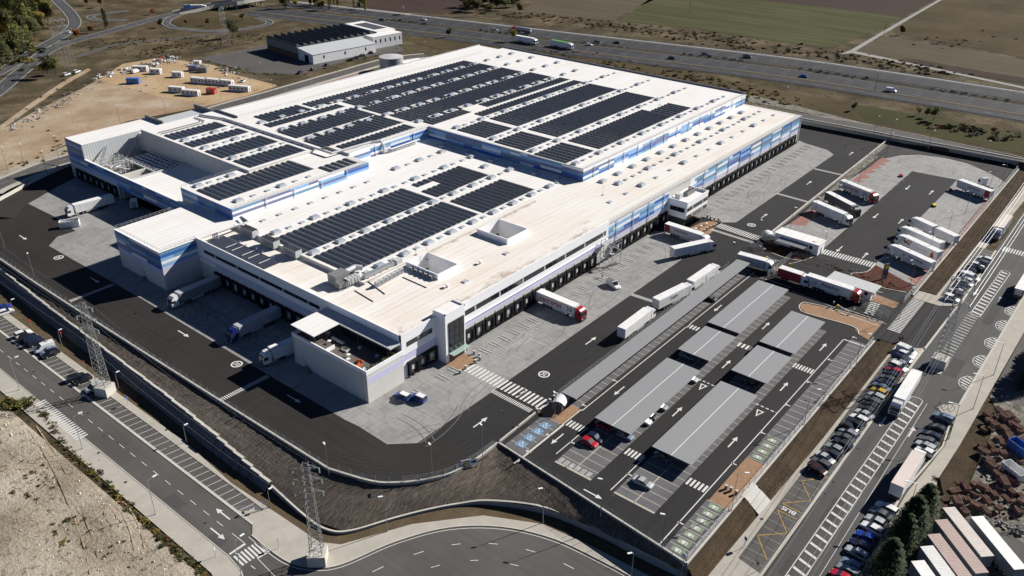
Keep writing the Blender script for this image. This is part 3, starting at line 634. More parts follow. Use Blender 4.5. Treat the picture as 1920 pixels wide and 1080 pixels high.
def fence(pts, step, h, label, name='mesh_fence', m='zinc', group='perimeter fences', rails=5, pr=.05):
    """posts with thin wires; pts carry their ground height"""
    r = thing(name, label, 'fence', (0, 0, 0), 0, group); P = resample(pts, step)[:95]
    pm_ = MB().rod((0, 0, 0), (0, 0, h), pr, pr, 5).mesh('post', M[m])
    for p in P: link('post', pm_, r, p)
    b = MB()
    for k in range(rails):
        z = h * (.06 + .9 * k / (rails - 1)); b.tube([(p[0], p[1], p[2] + z) for p in P], .016, 3)
    for i in range(len(P) - 1):
        for k in range(1, 6):
            q = lerp(P[i], P[i + 1], k / 6); b.rod((q[0], q[1], q[2] + h * .06), (q[0], q[1], q[2] + h * .96), .010, .010, 3, 0, False)
    b.build('wire_mesh', M[m], r); return r
wl_left = smooth([(83.6, 298), (83.0, 270), (82.9, 233), (83.6, 160), (84.2, 118)], 6) + smooth([(84.2, 118), (87.3, 108.2), (90.5, 103.6), (94.8, 99.8), (99.5, 97.2), (104.6, 96.2), (108.5, 95.9), (113.8, 96.0)], 4)[1:]
wall(wl_left, -5, .45, .35, 'long curved concrete yard wall carrying a wire fence around the near yard corner')
fence([(p[0], p[1], .55) for p in wl_left], 2.9, 1.5, 'long run of wire fence standing on the curved yard wall at the near corner')
wall([(114.2, 96.0), (112, 72), (109.6, 46.4)], -5, .3, .3, 'straight concrete wall edging the near side of the staff car park')
fence([(114.0, 95.6, .4), (111.8, 72, .4), (109.7, 46.8, .4)], 2.9, 1.5, 'wire fence on the straight wall at the near side of the staff car park')
wall([(109.6, 46.2), (212, 45.9)], lambda p: min(-.5, zr(p[0]) - 1), .25, .3, 'pale kerb wall between the car park charging bays and the brown planted strip')
fence([(110, 46.5, .3), (212, 46.2, .3)], 2.9, 1.7, 'wire fence above the charging bays beside the brown planted strip')
wall([(245, 45.8), (386, 45.6), (389.4, 47.2), (390.8, 50), (391.2, 54)], -1, .35, .3, 'pale kerb wall between the lorry park and the brown planted strip')
fence([(246, 46.2, .4), (386, 46, .4)], 3.2, 2.0, 'wire fence along the right side of the lorry park')
wall([(114.5, 95.9), (128, 96.3)], -.5, .5, .25, 'short pale wall behind the blue accessible bays', name='low_wall')
wall([(136, 96.2), (229, 96.2)], -.5, .35, .25, 'low wall behind the long single carport row', name='low_wall')
fence([(137, 96.2, .45), (229, 96.2, .45)], 2.5, 1.6, 'wire fence behind the long single carport row')
w_lorry = [W(1665, 264), W(1523, 377), W(1480, 412), W(1445, 440)]
wall(w_lorry, -.5, .9, .4, 'pale straight wall between the dock lane and the lorry park', name='dividing_wall')
wall([(391.4, 45.8), (388.4, 99), (386.5, 140), (384.6, 200)], -1, ZB + .25, .5, 'long retaining wall below the service road at the far end of the yard', face='wallcap')
fence([(391.6, 50, ZB + .35), (388.6, 99, ZB + .35), (386.7, 140, ZB + .35)], 3.2, 1.3, 'wire fence on the retaining wall at the far end of the yard')
cv = smooth([W(-30, 400, ZB), W(-8, 376, ZB), W(20, 360, ZB), W(60, 338, ZB), W(95, 321, ZB), W(131, 306, ZB), W(160, 296, ZB)], 5)
bk_ = MB(); strip(bk_, cv, -9, -.1, 0); bk_.v = [(a, c, ZB - 1.0 if i % 4 in (2, 3) else .012) for i, (a, c, d) in enumerate(bk_.v)]; tag(bk_.build('asphalt_bank', M['asphalt_left']), kind='structure')
wall([p[:2] for p in cv], -1, ZB + .05, .4, 'curved white wall below the back road at the left end of the yard', face='wallcap')
# ---------------------------------------------------------------- left street, its cutting and embankment
up = [(84.0, 298), (83.2, 233), (83.9, 160), (84.5, 118), (87.5, 107.8), (90.7, 103.2), (95.0, 99.4), (99.6, 96.8), (104.6, 95.8), (113.9, 95.6), (112.3, 80), (111.2, 65), (110.2, 55), (109.5, 46.4)]
lo = [(82.6, 298), (79.6, 233), (77.8, 170), (75.2, 125), (74.6, 112), (76.6, 104.8), (85.6, 99.9), (92, 96.2), (97.5, 92.2), (101.7, 87.1), (106.4, 77), (108.3, 65.1), (108.9, 54.5), (109.4, 46.2)]
def zlo(p): v = p[1]; return -1.0 if v > 150 else (-1.0 - 2.5 * min(1, (150 - v) / 38.0)) + 1.3 * min(1, max(0, (p[0] - 97) / 9.0))
def resn(P, n):
    L = [0]
    for i in range(len(P) - 1): L.append(L[-1] + math.dist(P[i], P[i + 1]))
    out = []
    for k in range(n):
        t = L[-1] * k / (n - 1); i = max(j for j in range(len(P)) if L[j] <= t + 1e-9); i = min(i, len(P) - 2)
        out.append(lerp(P[i], P[i + 1], (t - L[i]) / max(1e-6, L[i + 1] - L[i])))
    return out
def pairs(A_, B_, n):
    out = [], []
    for i in range(len(A_) - 1):
        m_ = max(2, int(max(math.dist(A_[i], A_[i + 1]), math.dist(B_[i], B_[i + 1])) / n))
        for k in range(m_): out[0].append(lerp(A_[i], A_[i + 1], k / m_)); out[1].append(lerp(B_[i], B_[i + 1], k / m_))
    out[0].append(A_[-1]); out[1].append(B_[-1]); return out
PA, PB = pairs(lo, up, 1.2)
eb = MB(); NJ = 9
for i in range(len(PA)):
    for j in range(NJ):
        t = j / (NJ - 1); p = lerp(PA[i], PB[i], t); z = zlo(PA[i]) + (-.15 - zlo(PA[i])) * (t ** .85)
        z += (noise.noise(Vector((p[0] * .6, p[1] * .6, 0))) * .22 + noise.noise(Vector((p[0] * 1.7, p[1] * 1.7, 3))) * .10) * (1 if 0 < j < NJ - 1 else .2)
        eb.v.append((p[0], p[1], z))
for i in range(len(PA) - 1):
    for j in range(NJ - 1):
        a = i * NJ + j; eb.f.append((a, a + NJ, a + NJ + 1, a + 1)); eb.m.append(0)
tag(eb.build('embankment', M['netting'], None, True), kind='structure')
# stepped revetment wall between embankment and gravel strip
st = [(81.8, 298), (78.9, 233), (77.1, 170), (76.0, 145)]; pts = []
rv = resample([(82.3, 300), (79.3, 233), (77.5, 170), (75.0, 126)], 3.4)
r = thing('revetment_wall', 'dark stacked revetment wall with a stepped pale coping below the brown embankment', 'wall')
bb_, cc_ = MB(), MB()
for i in range(len(rv) - 1):
    a, b_ = rv[i], rv[i + 1]; zt = zlo(a) + .12 * math.sin(i * 1.9) + .1
    foot = 2.3 * min(1.0, (zt - ZL) / 3)
    bb_.add([(a[0] - foot, a[1], ZL - .1), (b_[0] - foot, b_[1], ZL - .1), (b_[0], b_[1], zt), (a[0], a[1], zt)], [(0, 3, 2, 1)])
    bb_.add([(a[0], a[1], zt), (b_[0], b_[1], zt), (b_[0] + .9, b_[1], zt - .3), (a[0] + .9, a[1], zt - .3)], [(0, 3, 2, 1)])
    for k in range(1, 4):
        t = k / 4; bb_.box(a[0] - foot * (1 - t) - .1, min(a[1], b_[1]), ZL + (zt - ZL) * t - .06, a[0] - foot * (1 - t) + .12, max(a[1], b_[1]), ZL + (zt - ZL) * t + .05)
    cc_.box(min(a[0], b_[0]) - .12, min(a[1], b_[1]), zt - .1, max(a[0], b_[0]) + .35, max(a[1], b_[1]), zt + .14)
bb_.build('wall_body', M['stonewall'], r); cc_.build('coping', M['wallcap'], r)
lowk = smooth([(75.0, 126), (74.3, 114), (74.8, 107.5), (77.6, 103.8), (85.6, 99.7), (92, 96.0), (97.5, 92.0), (101.7, 87.1), (106.6, 77), (108.6, 65.1), (109.0, 54.5), (109.6, 47.5)], 6)
wall(lowk, ZL - .3, lambda p: max(ZL + .45, zlo(p) + .05), .3, 'low curved kerb wall at the foot of the embankment beside the roundabout', name='kerb_wall')
gv = [(72.2, 300), (72.2, 154), (70.8, 134.7), (71.5, 116), (71.8, 106.5), (74.1, 102.8), (87, 96), (98.1, 86.5), (103.9, 75.7), (105.3, 64.8), (106, 52.9), (106.5, 46), (109.5, 46.0)]
sheet('gravel_strip', gv + [p[:2] for p in lowk[::-1]] + [(77.5, 170), (79.3, 233), (82.3, 300)], ZL + .02, 'gravel')
pav = [(70.3, 300), (70.3, 120), (66.4, 116.9), (64.8, 113.2), (65.4, 107), (67, 103), (70.9, 99), (81.5, 95.4), (91.1, 89.9), (98.2, 81.7), (102.4, 71.4), (103.7, 59.5), (103.8, 50), (104.5, 41.5), (106.8, 43)]
inner = smooth([(64.6, 118.5), (64.5, 113.2), (64.9, 107), (67, 102.4), (70.9, 99), (81.5, 95.4), (91.1, 89.9), (98.2, 81.7), (102.4, 71.4), (103.7, 59.5), (104.2, 50), (106, 41), (112, 36)], 5)
sheet('pavement', [(70.3, 300), (70.3, 121.5), (66.4, 121.0)] + [p for p in inner] + [(110, 41), (106.5, 46), (106, 52.9), (105.3, 64.8), (103.9, 75.7), (98.1, 86.5), (87, 96), (74.1, 102.8), (71.8, 106.5), (71.5, 116), (70.8, 134.7), (72.2, 154), (72.2, 300)], ZL + .13, 'pavement')
kb = MB(); strip(kb, inner, -.02, -.3, ZL + .15); strip(kb, inner, -.3, -.32, ZL + .1)
strip(kb, [(66.3, 300), (66.3, 119)], -.15, .45, ZL + .12); strip(kb, [(58.2, 300), (58.2, 117), (57.5, 112), (54, 104)], -.2, .1, ZL + .12)
tag(kb.build('kerb', M['kerb']), kind='structure')
street = sheet('street', [(58.2, 320), (66.5, 320), (66.4, 121)] + [p for p in inner] + [(118, 30), (100, 15), (60, 0), (20, 40), (40, 92), (54, 104), (57.5, 112), (58.2, 117)], ZL + .03, 'asphalt_street')
sheet('pavement', [(54.4, 300), (58.1, 300), (58.1, 117), (57.4, 112), (53.5, 104), (40, 92), (38, 95), (50.5, 106), (53.6, 116)], ZL + .12, 'pavement')
sheet('parking_bays', [(66.6, 300), (70.25, 300), (70.25, 122.5), (66.6, 126.2)], ZL + .045, 'asphalt_worn')
sk = MB(); zs_ = ZL + .07
for k in range(60):
    v = 126.3 + 2.31 * k; sk.poly([(66.3, v), (66.3, v + .13), (70.2, v - .55), (70.2, v - .68)], zs_)
dashes(sk, (62.2, 300), (62.2, 124), .14, 2.2, 2.6, zs_); line(sk, (62.2, 122), (62.2, 117.5), .14, zs_); line(sk, (58.6, 117.5), (62.2, 117.5), .5, zs_)
zebra(sk, (58.4, 114.8), (64.6, 114.4), 8, 3.4, .55, zs_); zebra(sk, (57.9, 196), (57.9, 174), 22, 2.9, .5, ZL + .15)
line(sk, (61.4, 112.5), (65, 112.2), .45, zs_); line(sk, (61.4, 112.2), (60.5, 103), .14, zs_)
arrow(sk, (60.3, 124), dn, 5, zs_, 0, .32); arrow(sk, (64.2, 128), up_, 5, zs_, 0, .32)
strip(sk, inner, -.95, -.8, zs_); ic = offs(inner, -5.0)
for i in range(2, len(ic) - 2, 4): strip(sk, ic[i:i + 2], -.08, .08, zs_)
ic = offs(inner, -9.5)
for i in range(2, len(ic) - 3, 5): strip(sk, ic[i:i + 2], -.08, .08, zs_)
ring(sk, (68.5, 124.2), .4, .6, zs_ + .004, 0, 12); sk.poly([(68.4, 124.1), (69.4, 124.5), (69.4, 124.7), (68.4, 124.4)], zs_ + .004)
sk.build('road_markings', M['paint'], street)
sheet('pavement', [(66.3, 126.6), (70.4, 122.4), (70.4, 120.4), (66.2, 120.6)], ZL + .11, 'pavement')
sheet('bay_patch', [(66.7, 126.0), (70.2, 122.6), (70.2, 125.0), (66.7, 128.5)], ZL + .052, 'paver')
# field on the lower left
fb = MB(); fus = [-60 + 2.0 * k for k in range(57)]; fvs = [80 + 2.0 * k for k in range(75)]
for v in fvs:
    for u in fus:
        e = min(1, max(0, (53.2 - u - max(0, (118 - v)) * .55) / 5)); fb.v.append((u, v, ZL + .02 + e * (noise.noise(Vector((u * .08, v * .08, 1))) * .8 + .5 + noise.noise(Vector((u * .5, v * .5, 5))) * .28)))
n = len(fus)
for j in range(len(fvs) - 1):
    for i in range(n - 1): fb.f.append((j * n + i, j * n + i + 1, (j + 1) * n + i + 1, (j + 1) * n + i)); fb.m.append(0)
fb.v = [(u - (0 if v > 118 else 0), v, z if not (u > 52 and True) else ZL - .02) for u, v, z in fb.v]
keep = [k for k, q in enumerate(fb.f) if not (min(fb.v[i][0] for i in q) > 51.5) and not inpoly(fb.v[q[0]][0], fb.v[q[0]][1], [(51.5, 108), (38, 95.5), (36, 60), (70, 60), (70, 108)])]
fb.f = [fb.f[k] for k in keep]; fb.m = [0] * len(fb.f)
tag(fb.build('waste_ground', M['sand_near'], None, True), kind='structure')
# ---------------------------------------------------------------- right street
RB = rsheet('street', [(108, 20.5), (196, 20.5), (250, 20.2), (420, 20.2), (420, 34.5), (112, 34.6), (100, 30)], .05, 'asphalt_right')
rsheet('side_road', [(214.2, 40.9), (214.2, 34.3), (250, 34.3), (250.5, 40.9), (249.4, 45.8), (214, 45.8)], .06, 'asphalt_new')
sheet('gate_apron', [(212.5, 45.7), (249.4, 45.7), (249.4, 47.5), (212.5, 47.5)], .062, 'asphalt_new')
rsheet('verge_bed', [(100, 45), (109.4, 46.0), (212, 45.8), (214, 41), (138, 42.2), (138, 41), (119, 42.7), (106.8, 43)], -.35, 'bark')
vb = MB()
def vbank(u0, u1, n):
    for k in range(n):
        a, c = u0 + (u1 - u0) * k / n, u0 + (u1 - u0) * (k + 1) / n
        w_ = lambda u: 42.6 + (0.4 - .028 * (u - 119)) if u < 165 else 41.2
        f = lambda u, t, vv: zr(u) + .12 + (0.05 - zr(u) - .12) * min(1, t * 1.25) + .18 * noise.noise(Vector((u * .7, vv * .7, 2))) * (0 if t in (0, 1) else 1)
        for j in range(4):
            t0, t1 = j / 4, (j + 1) / 4
            P = [(u, w_(u) + (45.75 - w_(u)) * t, f(u, t, w_(u) + 4 * t)) for u, t in ((a, t0), (c, t0), (c, t1), (a, t1))]
            vb.add(P, [(0, 1, 2, 3)])
vbank(108.8, 132.9, 12); vbank(138.1, 212.6, 36)
tag(vb.build('planted_bank', M['bark']), kind='structure')
sheet('planted_strip', [(250.3, 45.6), (388, 45.4), (384, 39.8), (249.7, 40.5)], .1, 'bark')
rb = MB(); rb.quad((138.1, 42.0, zr(138) + .2), (138.1, 45.6, .25), (132.9, 45.6, .25), (132.9, 42.2, zr(133) + .2)); rb.quad((138.1, 45.6, .25), (138.1, 46.5, .42), (132.9, 46.5, .42), (132.9, 45.6, .25)); rb.quad((132.9, 42.2, zr(133) + .2), (132.9, 45.6, .25), (132.9, 45.6, -3), (132.9, 42.2, -3)); rb.quad((138.1, 42.2, zr(133) + .2), (138.1, 45.6, .25), (138.1, 45.6, -3), (138.1, 42.2, -3)); tag(rb.build('crossing_slab', M['pavement_pale']), kind='structure')
rb = MB(); rpoly(rb, [(106.8, 43), (119, 42.7), (138, 42.1), (165, 41.2), (214.2, 40.8), (214.2, 38), (217, 34.4), (208, 34.4), (208, 40.3), (124.6, 40.4), (119.9, 40.4), (119, 35.4), (112, 36), (105, 41)], .15)
rb.poly([(243.6, 45.4), (249.6, 45.4), (249.7, 40.5), (384, 39.6), (384, 36), (294, 37.4), (294, 39.7), (250.7, 39.6), (250.7, 34), (247, 34.2), (243.8, 38)], .15)
tag(rb.build('pavement', M['pavement']), kind='structure')
rb = MB(); rpoly(rb, [(119.9, 40.4), (208, 40.3), (208, 34.9), (119.2, 35.4)], .07); rb.poly([(250.7, 39.6), (294, 39.7), (294, 34.4), (250.7, 33.8)], .07)
tag(rb.build('parking_bays', M['asphalt_worn']), kind='structure')
rb = MB(); rpoly(rb, [(118, 35.5), (217, 34.7), (217, 34.15), (118, 34.9)], .17); rb.poly([(216, 34.6), (247, 34.2), (247, 33.6), (216, 34.05)], .17); rb.poly([(249, 33.9), (295, 34.6), (295, 34.0), (249, 33.3)], .17)
rpoly(rb, [(118, 21.0), (158, 21.2), (178, 19), (190, 20.3), (190, 20.7), (178, 19.4), (158, 21.7), (118, 21.5)], .17); rb.poly([(196, 20.2), (420, 19.9), (420, 20.3), (196, 20.7)], .17)
tag(rb.build('kerb', M['kerb']), kind='structure')
rb = MB(); rpoly(rb, [(100, 20.8), (158, 20.8), (170, 19.6), (178, 18.9), (187.5, 19.5), (189.5, 22), (191.8, 24.2), (193.8, 23.6), (196.3, 20.3), (420, 19.9), (420, 15.7), (243, 15.8), (190, 16.2), (165, 16.6), (150, 16.8), (100, 17)], .15)
tag(rb.build('pavement', M['pavement']), kind='structure')
sheet('planted_strip', [(197, 16.1), (166, 16.6), (160, 14), (165, 11.5), (197, 12.2)], zr(180) + .16, 'bark')
rm = MB(); zz = .085
def rl(a, b, w, m=0):
    a = Vector(a); b = Vector(b); d = (b - a).normalized(); n_ = Vector((-d.y, d.x)) * w / 2; rpoly(rm, [a - n_, b - n_, b + n_, a + n_], zz, m)
rl((112, 31.7), (192, 30.5), .18); rl((112, 28.7), (192, 27.7), .18)
rl((118, 26.5), (192, 26.6), .1)
k = 0
u = 113.0
while u < 190:
    va, vb_ = 31.6 - (u - 112) * .0145, 28.7 - (u - 112) * .0125
    rpoly(rm, [(u, vb_ + .15), (u + .62, vb_ + .15), (u + 1.3, va - .15), (u + .68, va - .15)], zz); u += 2.62
P = [(192 + .9 * math.cos(t), 29.1 + 1.4 * math.sin(t)) for t in [math.pi / 2 - math.pi * k / 8 for k in range(9)]]
for i in range(8): rl(P[i], P[i + 1], .18)
for k in range(22):
    u = 207.5 + 1.75 * k; rpoly(rm, [(u, 27.6), (u + .6, 27.6), (u + 1.2, 30.6), (u + .6, 30.6)], zz, 2)
for k in range(15):
    u = 245.6 + 2.35 * k; rpoly(rm, [(u, 27.5), (u + .8, 27.5), (u + 1.5, 29.7), (u + .7, 29.7)], zz)
for v0 in (27.3, 29.9): rl((245, v0), (280, v0 - .4), .2)
for c, s in (((245, 28.6), -1), ((280, 28.4), 1)):
    P = [(c[0] + s * 1.0 * math.cos(t), c[1] + 1.3 * math.sin(t)) for t in [math.pi / 2 - math.pi * k / 8 for k in range(9)]]
    for i in range(8): rl(P[i], P[i + 1], .18)
for c in ((207.2, 21.6), (219.9, 21.4), (231.6, 21.3), (243.5, 21.2), (254.1, 21.1)):
    P = [(c[0] + 3.6 * math.cos(t), c[1] - .9 + 2.6 * math.sin(t)) for t in [math.pi * k / 10 for k in range(11)]]
    for i in range(10): rl(P[i], P[i + 1], .18)
    for k in range(5):
        x = c[0] - 2.9 + 1.25 * k; rpoly(rm, [(x, c[1] - .8), (x + .5, c[1] - .8), (x + 1.3, c[1] + .7 + (.55 if 0 < k < 4 else 0)), (x + .8, c[1] + .7 + (.55 if 0 < k < 4 else 0))], zz)
for k in range(36): u = 121 + 2.42 * k; rl((u, 35.1), (u, 40.3), .09, 2)
for k in range(18): u = 252 + 2.4 * k; rl((u, 34.3), (u, 39.5), .1)
Y = 1
zg = [(119.8, 37.2), (127.5, 35.6), (127.6, 39.6), (135.0, 35.4), (135.1, 39.5)]
for a, b_ in (((119.9, 35.6), (127.3, 40.1)), ((127.3, 40.1), (127.6, 35.4)), ((127.6, 35.4), (134.6, 39.9)), ((134.6, 39.9), (134.2, 35.4)), ((136.4, 39.9), (136.1, 35.3)), ((136.4, 39.9), (136.9, 35.4)), ((136.9, 35.3), (144.2, 39.8))): pass
for a, b_ in ((WR(1438, 1050), WR(1420, 1004.5)), (WR(1420, 1004.5), WR(1475.5, 1000)), (WR(1475.5, 1000), WR(1458, 957)), (WR(1458, 957), WR(1494, 974)), (WR(1467, 944), WR(1503, 963)), (WR(1467, 944), WR(1520, 939)), (WR(1520, 939), WR(1503, 902)), (WR(1503, 902), WR(1551, 896))): rl(a, b_, .16, 1)
zebra_p = [(238 + .0, 45.4)]
u = 220.8
while u < 243: rpoly(rm, [(u, 42.0), (u + .46, 42.0), (u + .46, 45.4), (u, 45.4)], .1); u += .92
for k in range(9): rpoly(rm, [(296.2, 32.8 - .8 * k), (300.2, 32.8 - .8 * k), (300.2, 32.4 - .8 * k), (296.2, 32.4 - .8 * k)], zz)
def rarrow(c, a, L=4.5):
    t = MB(); arrow(t, c, a, L, 0, 0, .35)
    for f in t.f: rpoly(rm, [t.v[i][:2] for i in f], zz)
rarrow(WR(1655, 791), math.pi); rarrow(WR(1709, 810), 0); rarrow(WR(1830, 548), math.pi); rarrow(WR(1875, 562), 0)
rm.build('road_markings', [M['paint'], M['paint_ochre'], M['paint_worn']], RB)
text(RB, 'BUS', 1.75, M['paint'], (*WR(1479, 958), zr(WR(1479, 958)[0]) + .11), (0.05, 1, 0), (-1, .05, .036), .03)
rsheet('road_island', [(205.8, 30.4), (206.6, 27.6), (210.5, 27.7), (214, 28.0), (214, 29.2)], .2, 'pavement')
# scrap yard and trailer yard ground
rsheet('scrap_yard', [(158, 14.0), (165, 11.3), (197, 12), (205, 15.9), (205, -40), (156, -40), (158, 4)], .12, 'rubble')
rsheet('worn_yard', [(205, 15.7), (420, 15.6), (420, -60), (205, -60)], .11, 'asphalt_worn')
rsheet('worn_yard', [(60, 17), (150, 16.7), (158, 14), (158, -60), (60, -60)], .1, 'asphalt_worn')
# ---------------------------------------------------------------- ground behind the yard
BK = lambda *p: [W(*q, ZB) for q in p]
def bsheet(name, P, m, k): return sheet(name, BK(*P), ZB + .02 + .015 * k, m)
far = bsheet('back_road', [(1503, 214), (1503, 226), (1757, 274), (1907, 302), (2000, 322), (2000, 306), (1920, 298), (1760, 262), (1600, 228)], 'asphalt_worn', 1)
b = MB(); strip(b, BK((1500, 213), (1600, 227), (1760, 261), (1925, 297)), -.2, .2, ZB + .06); b.build('road_edge_line', M['paint_worn'], far)
bl = smooth(BK((-30, 362), (0, 346), (83, 312), (110, 303), (250, 262), (400, 207), (505, 177), (640, 138), (735, 112), (800, 104)), 5)
r = MB(); strip(r, bl, -4.2, 4.2, ZB + .05); bro = tag(r.build('back_road', M['asphalt_worn']), kind='structure')
r = MB(); strip(r, bl, -7.0, -4.2, ZB + .09); strip(r, bl, 4.2, 6.0, ZB + .09); tag(r.build('pavement', M['pavement']), kind='structure')
r = MB(); strip(r, bl, -3.9, -3.7, ZB + .075); strip(r, bl, 3.7, 3.9, ZB + .075)
dp = resample(bl, 3.0)
for i in range(0, len(dp) - 1, 3): strip(r, dp[i:i + 2], -.08, .08, ZB + .075)
r.build('road_markings', M['paint_worn'], bro)
bsheet('sandy_slope', [(-40, 335), (0, 322), (60, 302), (130, 268), (240, 227), (330, 210), (395, 198), (470, 178), (520, 162), (400, 150), (300, 150), (190, 146), (150, 168), (100, 192), (60, 212), (20, 235), (-40, 262)], 'sand_far', 2)
bsheet('sandy_slope', [(-40, 400), (-40, 330), (60, 300), (128, 272), (128, 290), (60, 318), (0, 342)], 'sand_near', 1)
bsheet('compound_ground', [(185, 150), (230, 120), (300, 108), (400, 122), (440, 140), (520, 160), (470, 178), (395, 196), (300, 182)], 'sand_yard', 4)
bsheet('lot', [(370, 110), (500, 85), (560, 95), (740, 78), (760, 96), (700, 104), (640, 118), (560, 140), (480, 138)], 'asphalt_worn', 3)
bsheet('dry_verge', [(750, 70), (850, 74), (1000, 82), (1130, 104), (1250, 130), (1420, 160), (1700, 215), (1900, 255), (2000, 275), (2000, 305), (1760, 258), (1600, 224), (1500, 208), (1400, 180), (1180, 135), (1000, 98), (820, 92)], 'grass_dry', 1)
bsheet('pale_slope', [(1408, 178), (1500, 200), (1640, 236), (1560, 224), (1502, 210), (1400, 190)], 'rubble', 2)
bsheet('grass_slope', [(1600, 195), (1760, 222), (2000, 268), (2000, 300), (1760, 256), (1620, 226)], 'grass_green', 2)
bsheet('paved_bays', [(500, 178), (640, 145), (700, 130), (640, 160), (520, 196)], 'redbrick', 1)
bsheet('paved_bays', [(650, 158), (760, 122), (800, 118), (700, 150)], 'pavement', 1)
# motorway: two carriageways with a planted median, beyond it the fields
mcl = smooth([(397, 560), (415, 480), (433, 393), (450, 310), (464, 245), (474, 195), (479, 151), (483, 66), (484, -20), (484, -200)], 6)
mw = MB(); strip(mw, mcl, -34, -3, ZB + .10); strip(mw, mcl, 3, 23, ZB + .10); mot = tag(mw.build('motorway', M['asphalt_far']), kind='structure')
mm = MB()
for d in (-33, -21.0, -4.2, 4.2, 21.5): strip(mm, mcl, d, d + .35, ZB + .13)
dp = resample(mcl, 4.0)
for d in (-28, -16.8, -12.6, -8.4, 8.6, 12.9, 17.2):
    o_ = offs(dp, d)
    for i in range(0, len(o_) - 1, 3): strip(mm, o_[i:i + 2], -.1, .1, ZB + .13)
mm.build('road_markings', M['paint_worn'], mot)
r = MB(); strip(r, mcl, -3, 3, ZB + .12); strip(r, mcl, -23.5, -20.3, ZB + .125); tag(r.build('median', M['grass_dry']), kind='structure')
r = MB(); strip(r, mcl, 23, 27.5, ZB + .1); tag(r.build('hard_shoulder', M['wallgrey']), kind='structure')
for d, lab in ((-35, 'nearest the warehouse'), (-2.6, 'along the near side of the median'), (2.6, 'along the far side of the median'), (24, 'along the far edge of the motorway')):
    g = thing('guard_rail', 'long steel guard rail ' + lab, 'guard rail', (0, 0, 0), 0, 'motorway guard rails')
    P = offs(resample(mcl[8:], 9.0), d); r = MB(); strip(r, P, -.02, .02, ZB + .9)
    for i in range(len(P) - 1):
        a, c = P[i], P[i + 1]; r.add([(*a, ZB + .55), (*c, ZB + .55), (*c, ZB + .9), (*a, ZB + .9)], [(0, 1, 2, 3)])
    r.build('rail', M['zinc'], g); r = MB()
    for p in P: r.rod((*p, ZB), (*p, ZB + .9), .08, .08, 4)
    tag(r.build('post', M['zincd'], g), kind='stuff')
bsheet('scrub_bank', [(560, 6), (640, 18), (760, 26), (900, 36), (1050, 48), (1280, 73), (1470, 100), (1590, 98), (1500, 84), (1280, 55), (1050, 32), (930, 20), (800, 22), (640, 8)], 'scrub', 2)
bsheet('farm_track', [(1574, 102), (1595, 94), (1661, 55.5), (1764, -3), (1771, -3), (1667, 58), (1604, 96), (1720, 121), (1930, 165), (1930, 169), (1720, 124.5), (1598, 100)], 'wallgrey', 5)
bsheet('green_field', [(1160, 40), (1215, 0), (1300, -12), (1560, 15), (1690, 32), (1660, 52), (1560, 90), (1450, 78), (1290, 52)], 'field_green', 3)
bsheet('ploughed_field', [(980, 22), (1010, -8), (1230, -14), (1240, -6), (1180, 20), (1150, 40)], 'field_tan', 3)
bsheet('ploughed_field', [(1220, -2), (1240, -30), (1800, -30), (1755, -2), (1680, 40), (1690, 32), (1560, 15)], 'field_dark', 2)
bsheet('ploughed_field', [(660, 20), (690, -10), (900, -12), (890, 18), (830, 26)], 'field_dark', 3)
bsheet('stubble_field', [(1590, 98), (1660, 68), (1920, 112), (2000, 126), (2000, 155), (1930, 150), (1720, 112)], 'field_tan', 3)
bsheet('ploughed_field', [(1600, 100), (1720, 116), (2000, 158), (2000, 168), (1720, 126)], 'field_dark', 4)
bsheet('rough_pasture', [(1670, 60), (1770, -5), (1900, -30), (2100, -20), (2100, 140), (1920, 108)], 'grass_dry', 2)
# link roads on the upper left
def broad(name, P, wdt, m='asphalt_link', z=.06, parent=None, marks=True):
    c = smooth(BK(*P), 6); r = MB(); strip(r, c, -wdt / 2, wdt / 2, ZB + z); o = tag(r.build(name, M[m]), kind='structure')
    if marks:
        r = MB(); strip(r, c, -wdt / 2 + .4, -wdt / 2 + .85, ZB + z + .03); strip(r, c, wdt / 2 - .85, wdt / 2 - .4, ZB + z + .03)
        d = resample(c, 4.0)
        for i in range(0, len(d) - 1, 3): strip(r, d[i:i + 2], -.1, .1, ZB + z + .03)
        r.build('road_markings', M['paint_worn'], o)
    return o
broad('link_road', [(-30, 190), (0, 168), (60, 118), (100, 90), (180, 66), (280, 38), (345, 21), (400, 11)], 10)
broad('link_road', [(-40, 152), (0, 135), (60, 98), (118, 66), (140, 45), (132, 25), (112, 5), (95, -12)], 9, z=.08)
broad('slip_road', [(140, 108), (220, 84), (330, 72), (420, 62)], 5, 'asphalt_worn', .05, None, False)
broad('slip_road', [(330, 53), (312, 45), (318, 35), (335, 28), (360, 22)], 6, z=.1)
broad('slip_road', [(330, 53), (380, 58), (440, 57), (495, 48), (505, 40), (480, 33)], 6, z=.1)
broad('slip_road', [(240, 20), (180, 28), (170, 33), (190, 38), (240, 38)], 6, z=.07)
bsheet('grass_island', [(338, 50), (320, 42), (345, 28), (385, 18), (420, 24), (470, 36), (492, 44), (440, 53), (390, 54)], 'grass_dry', 3)
bsheet('dirt_track', [(0, 236), (60, 192), (120, 152), (165, 128), (172, 131), (125, 158), (66, 198), (0, 246)], 'sand_far', 3)
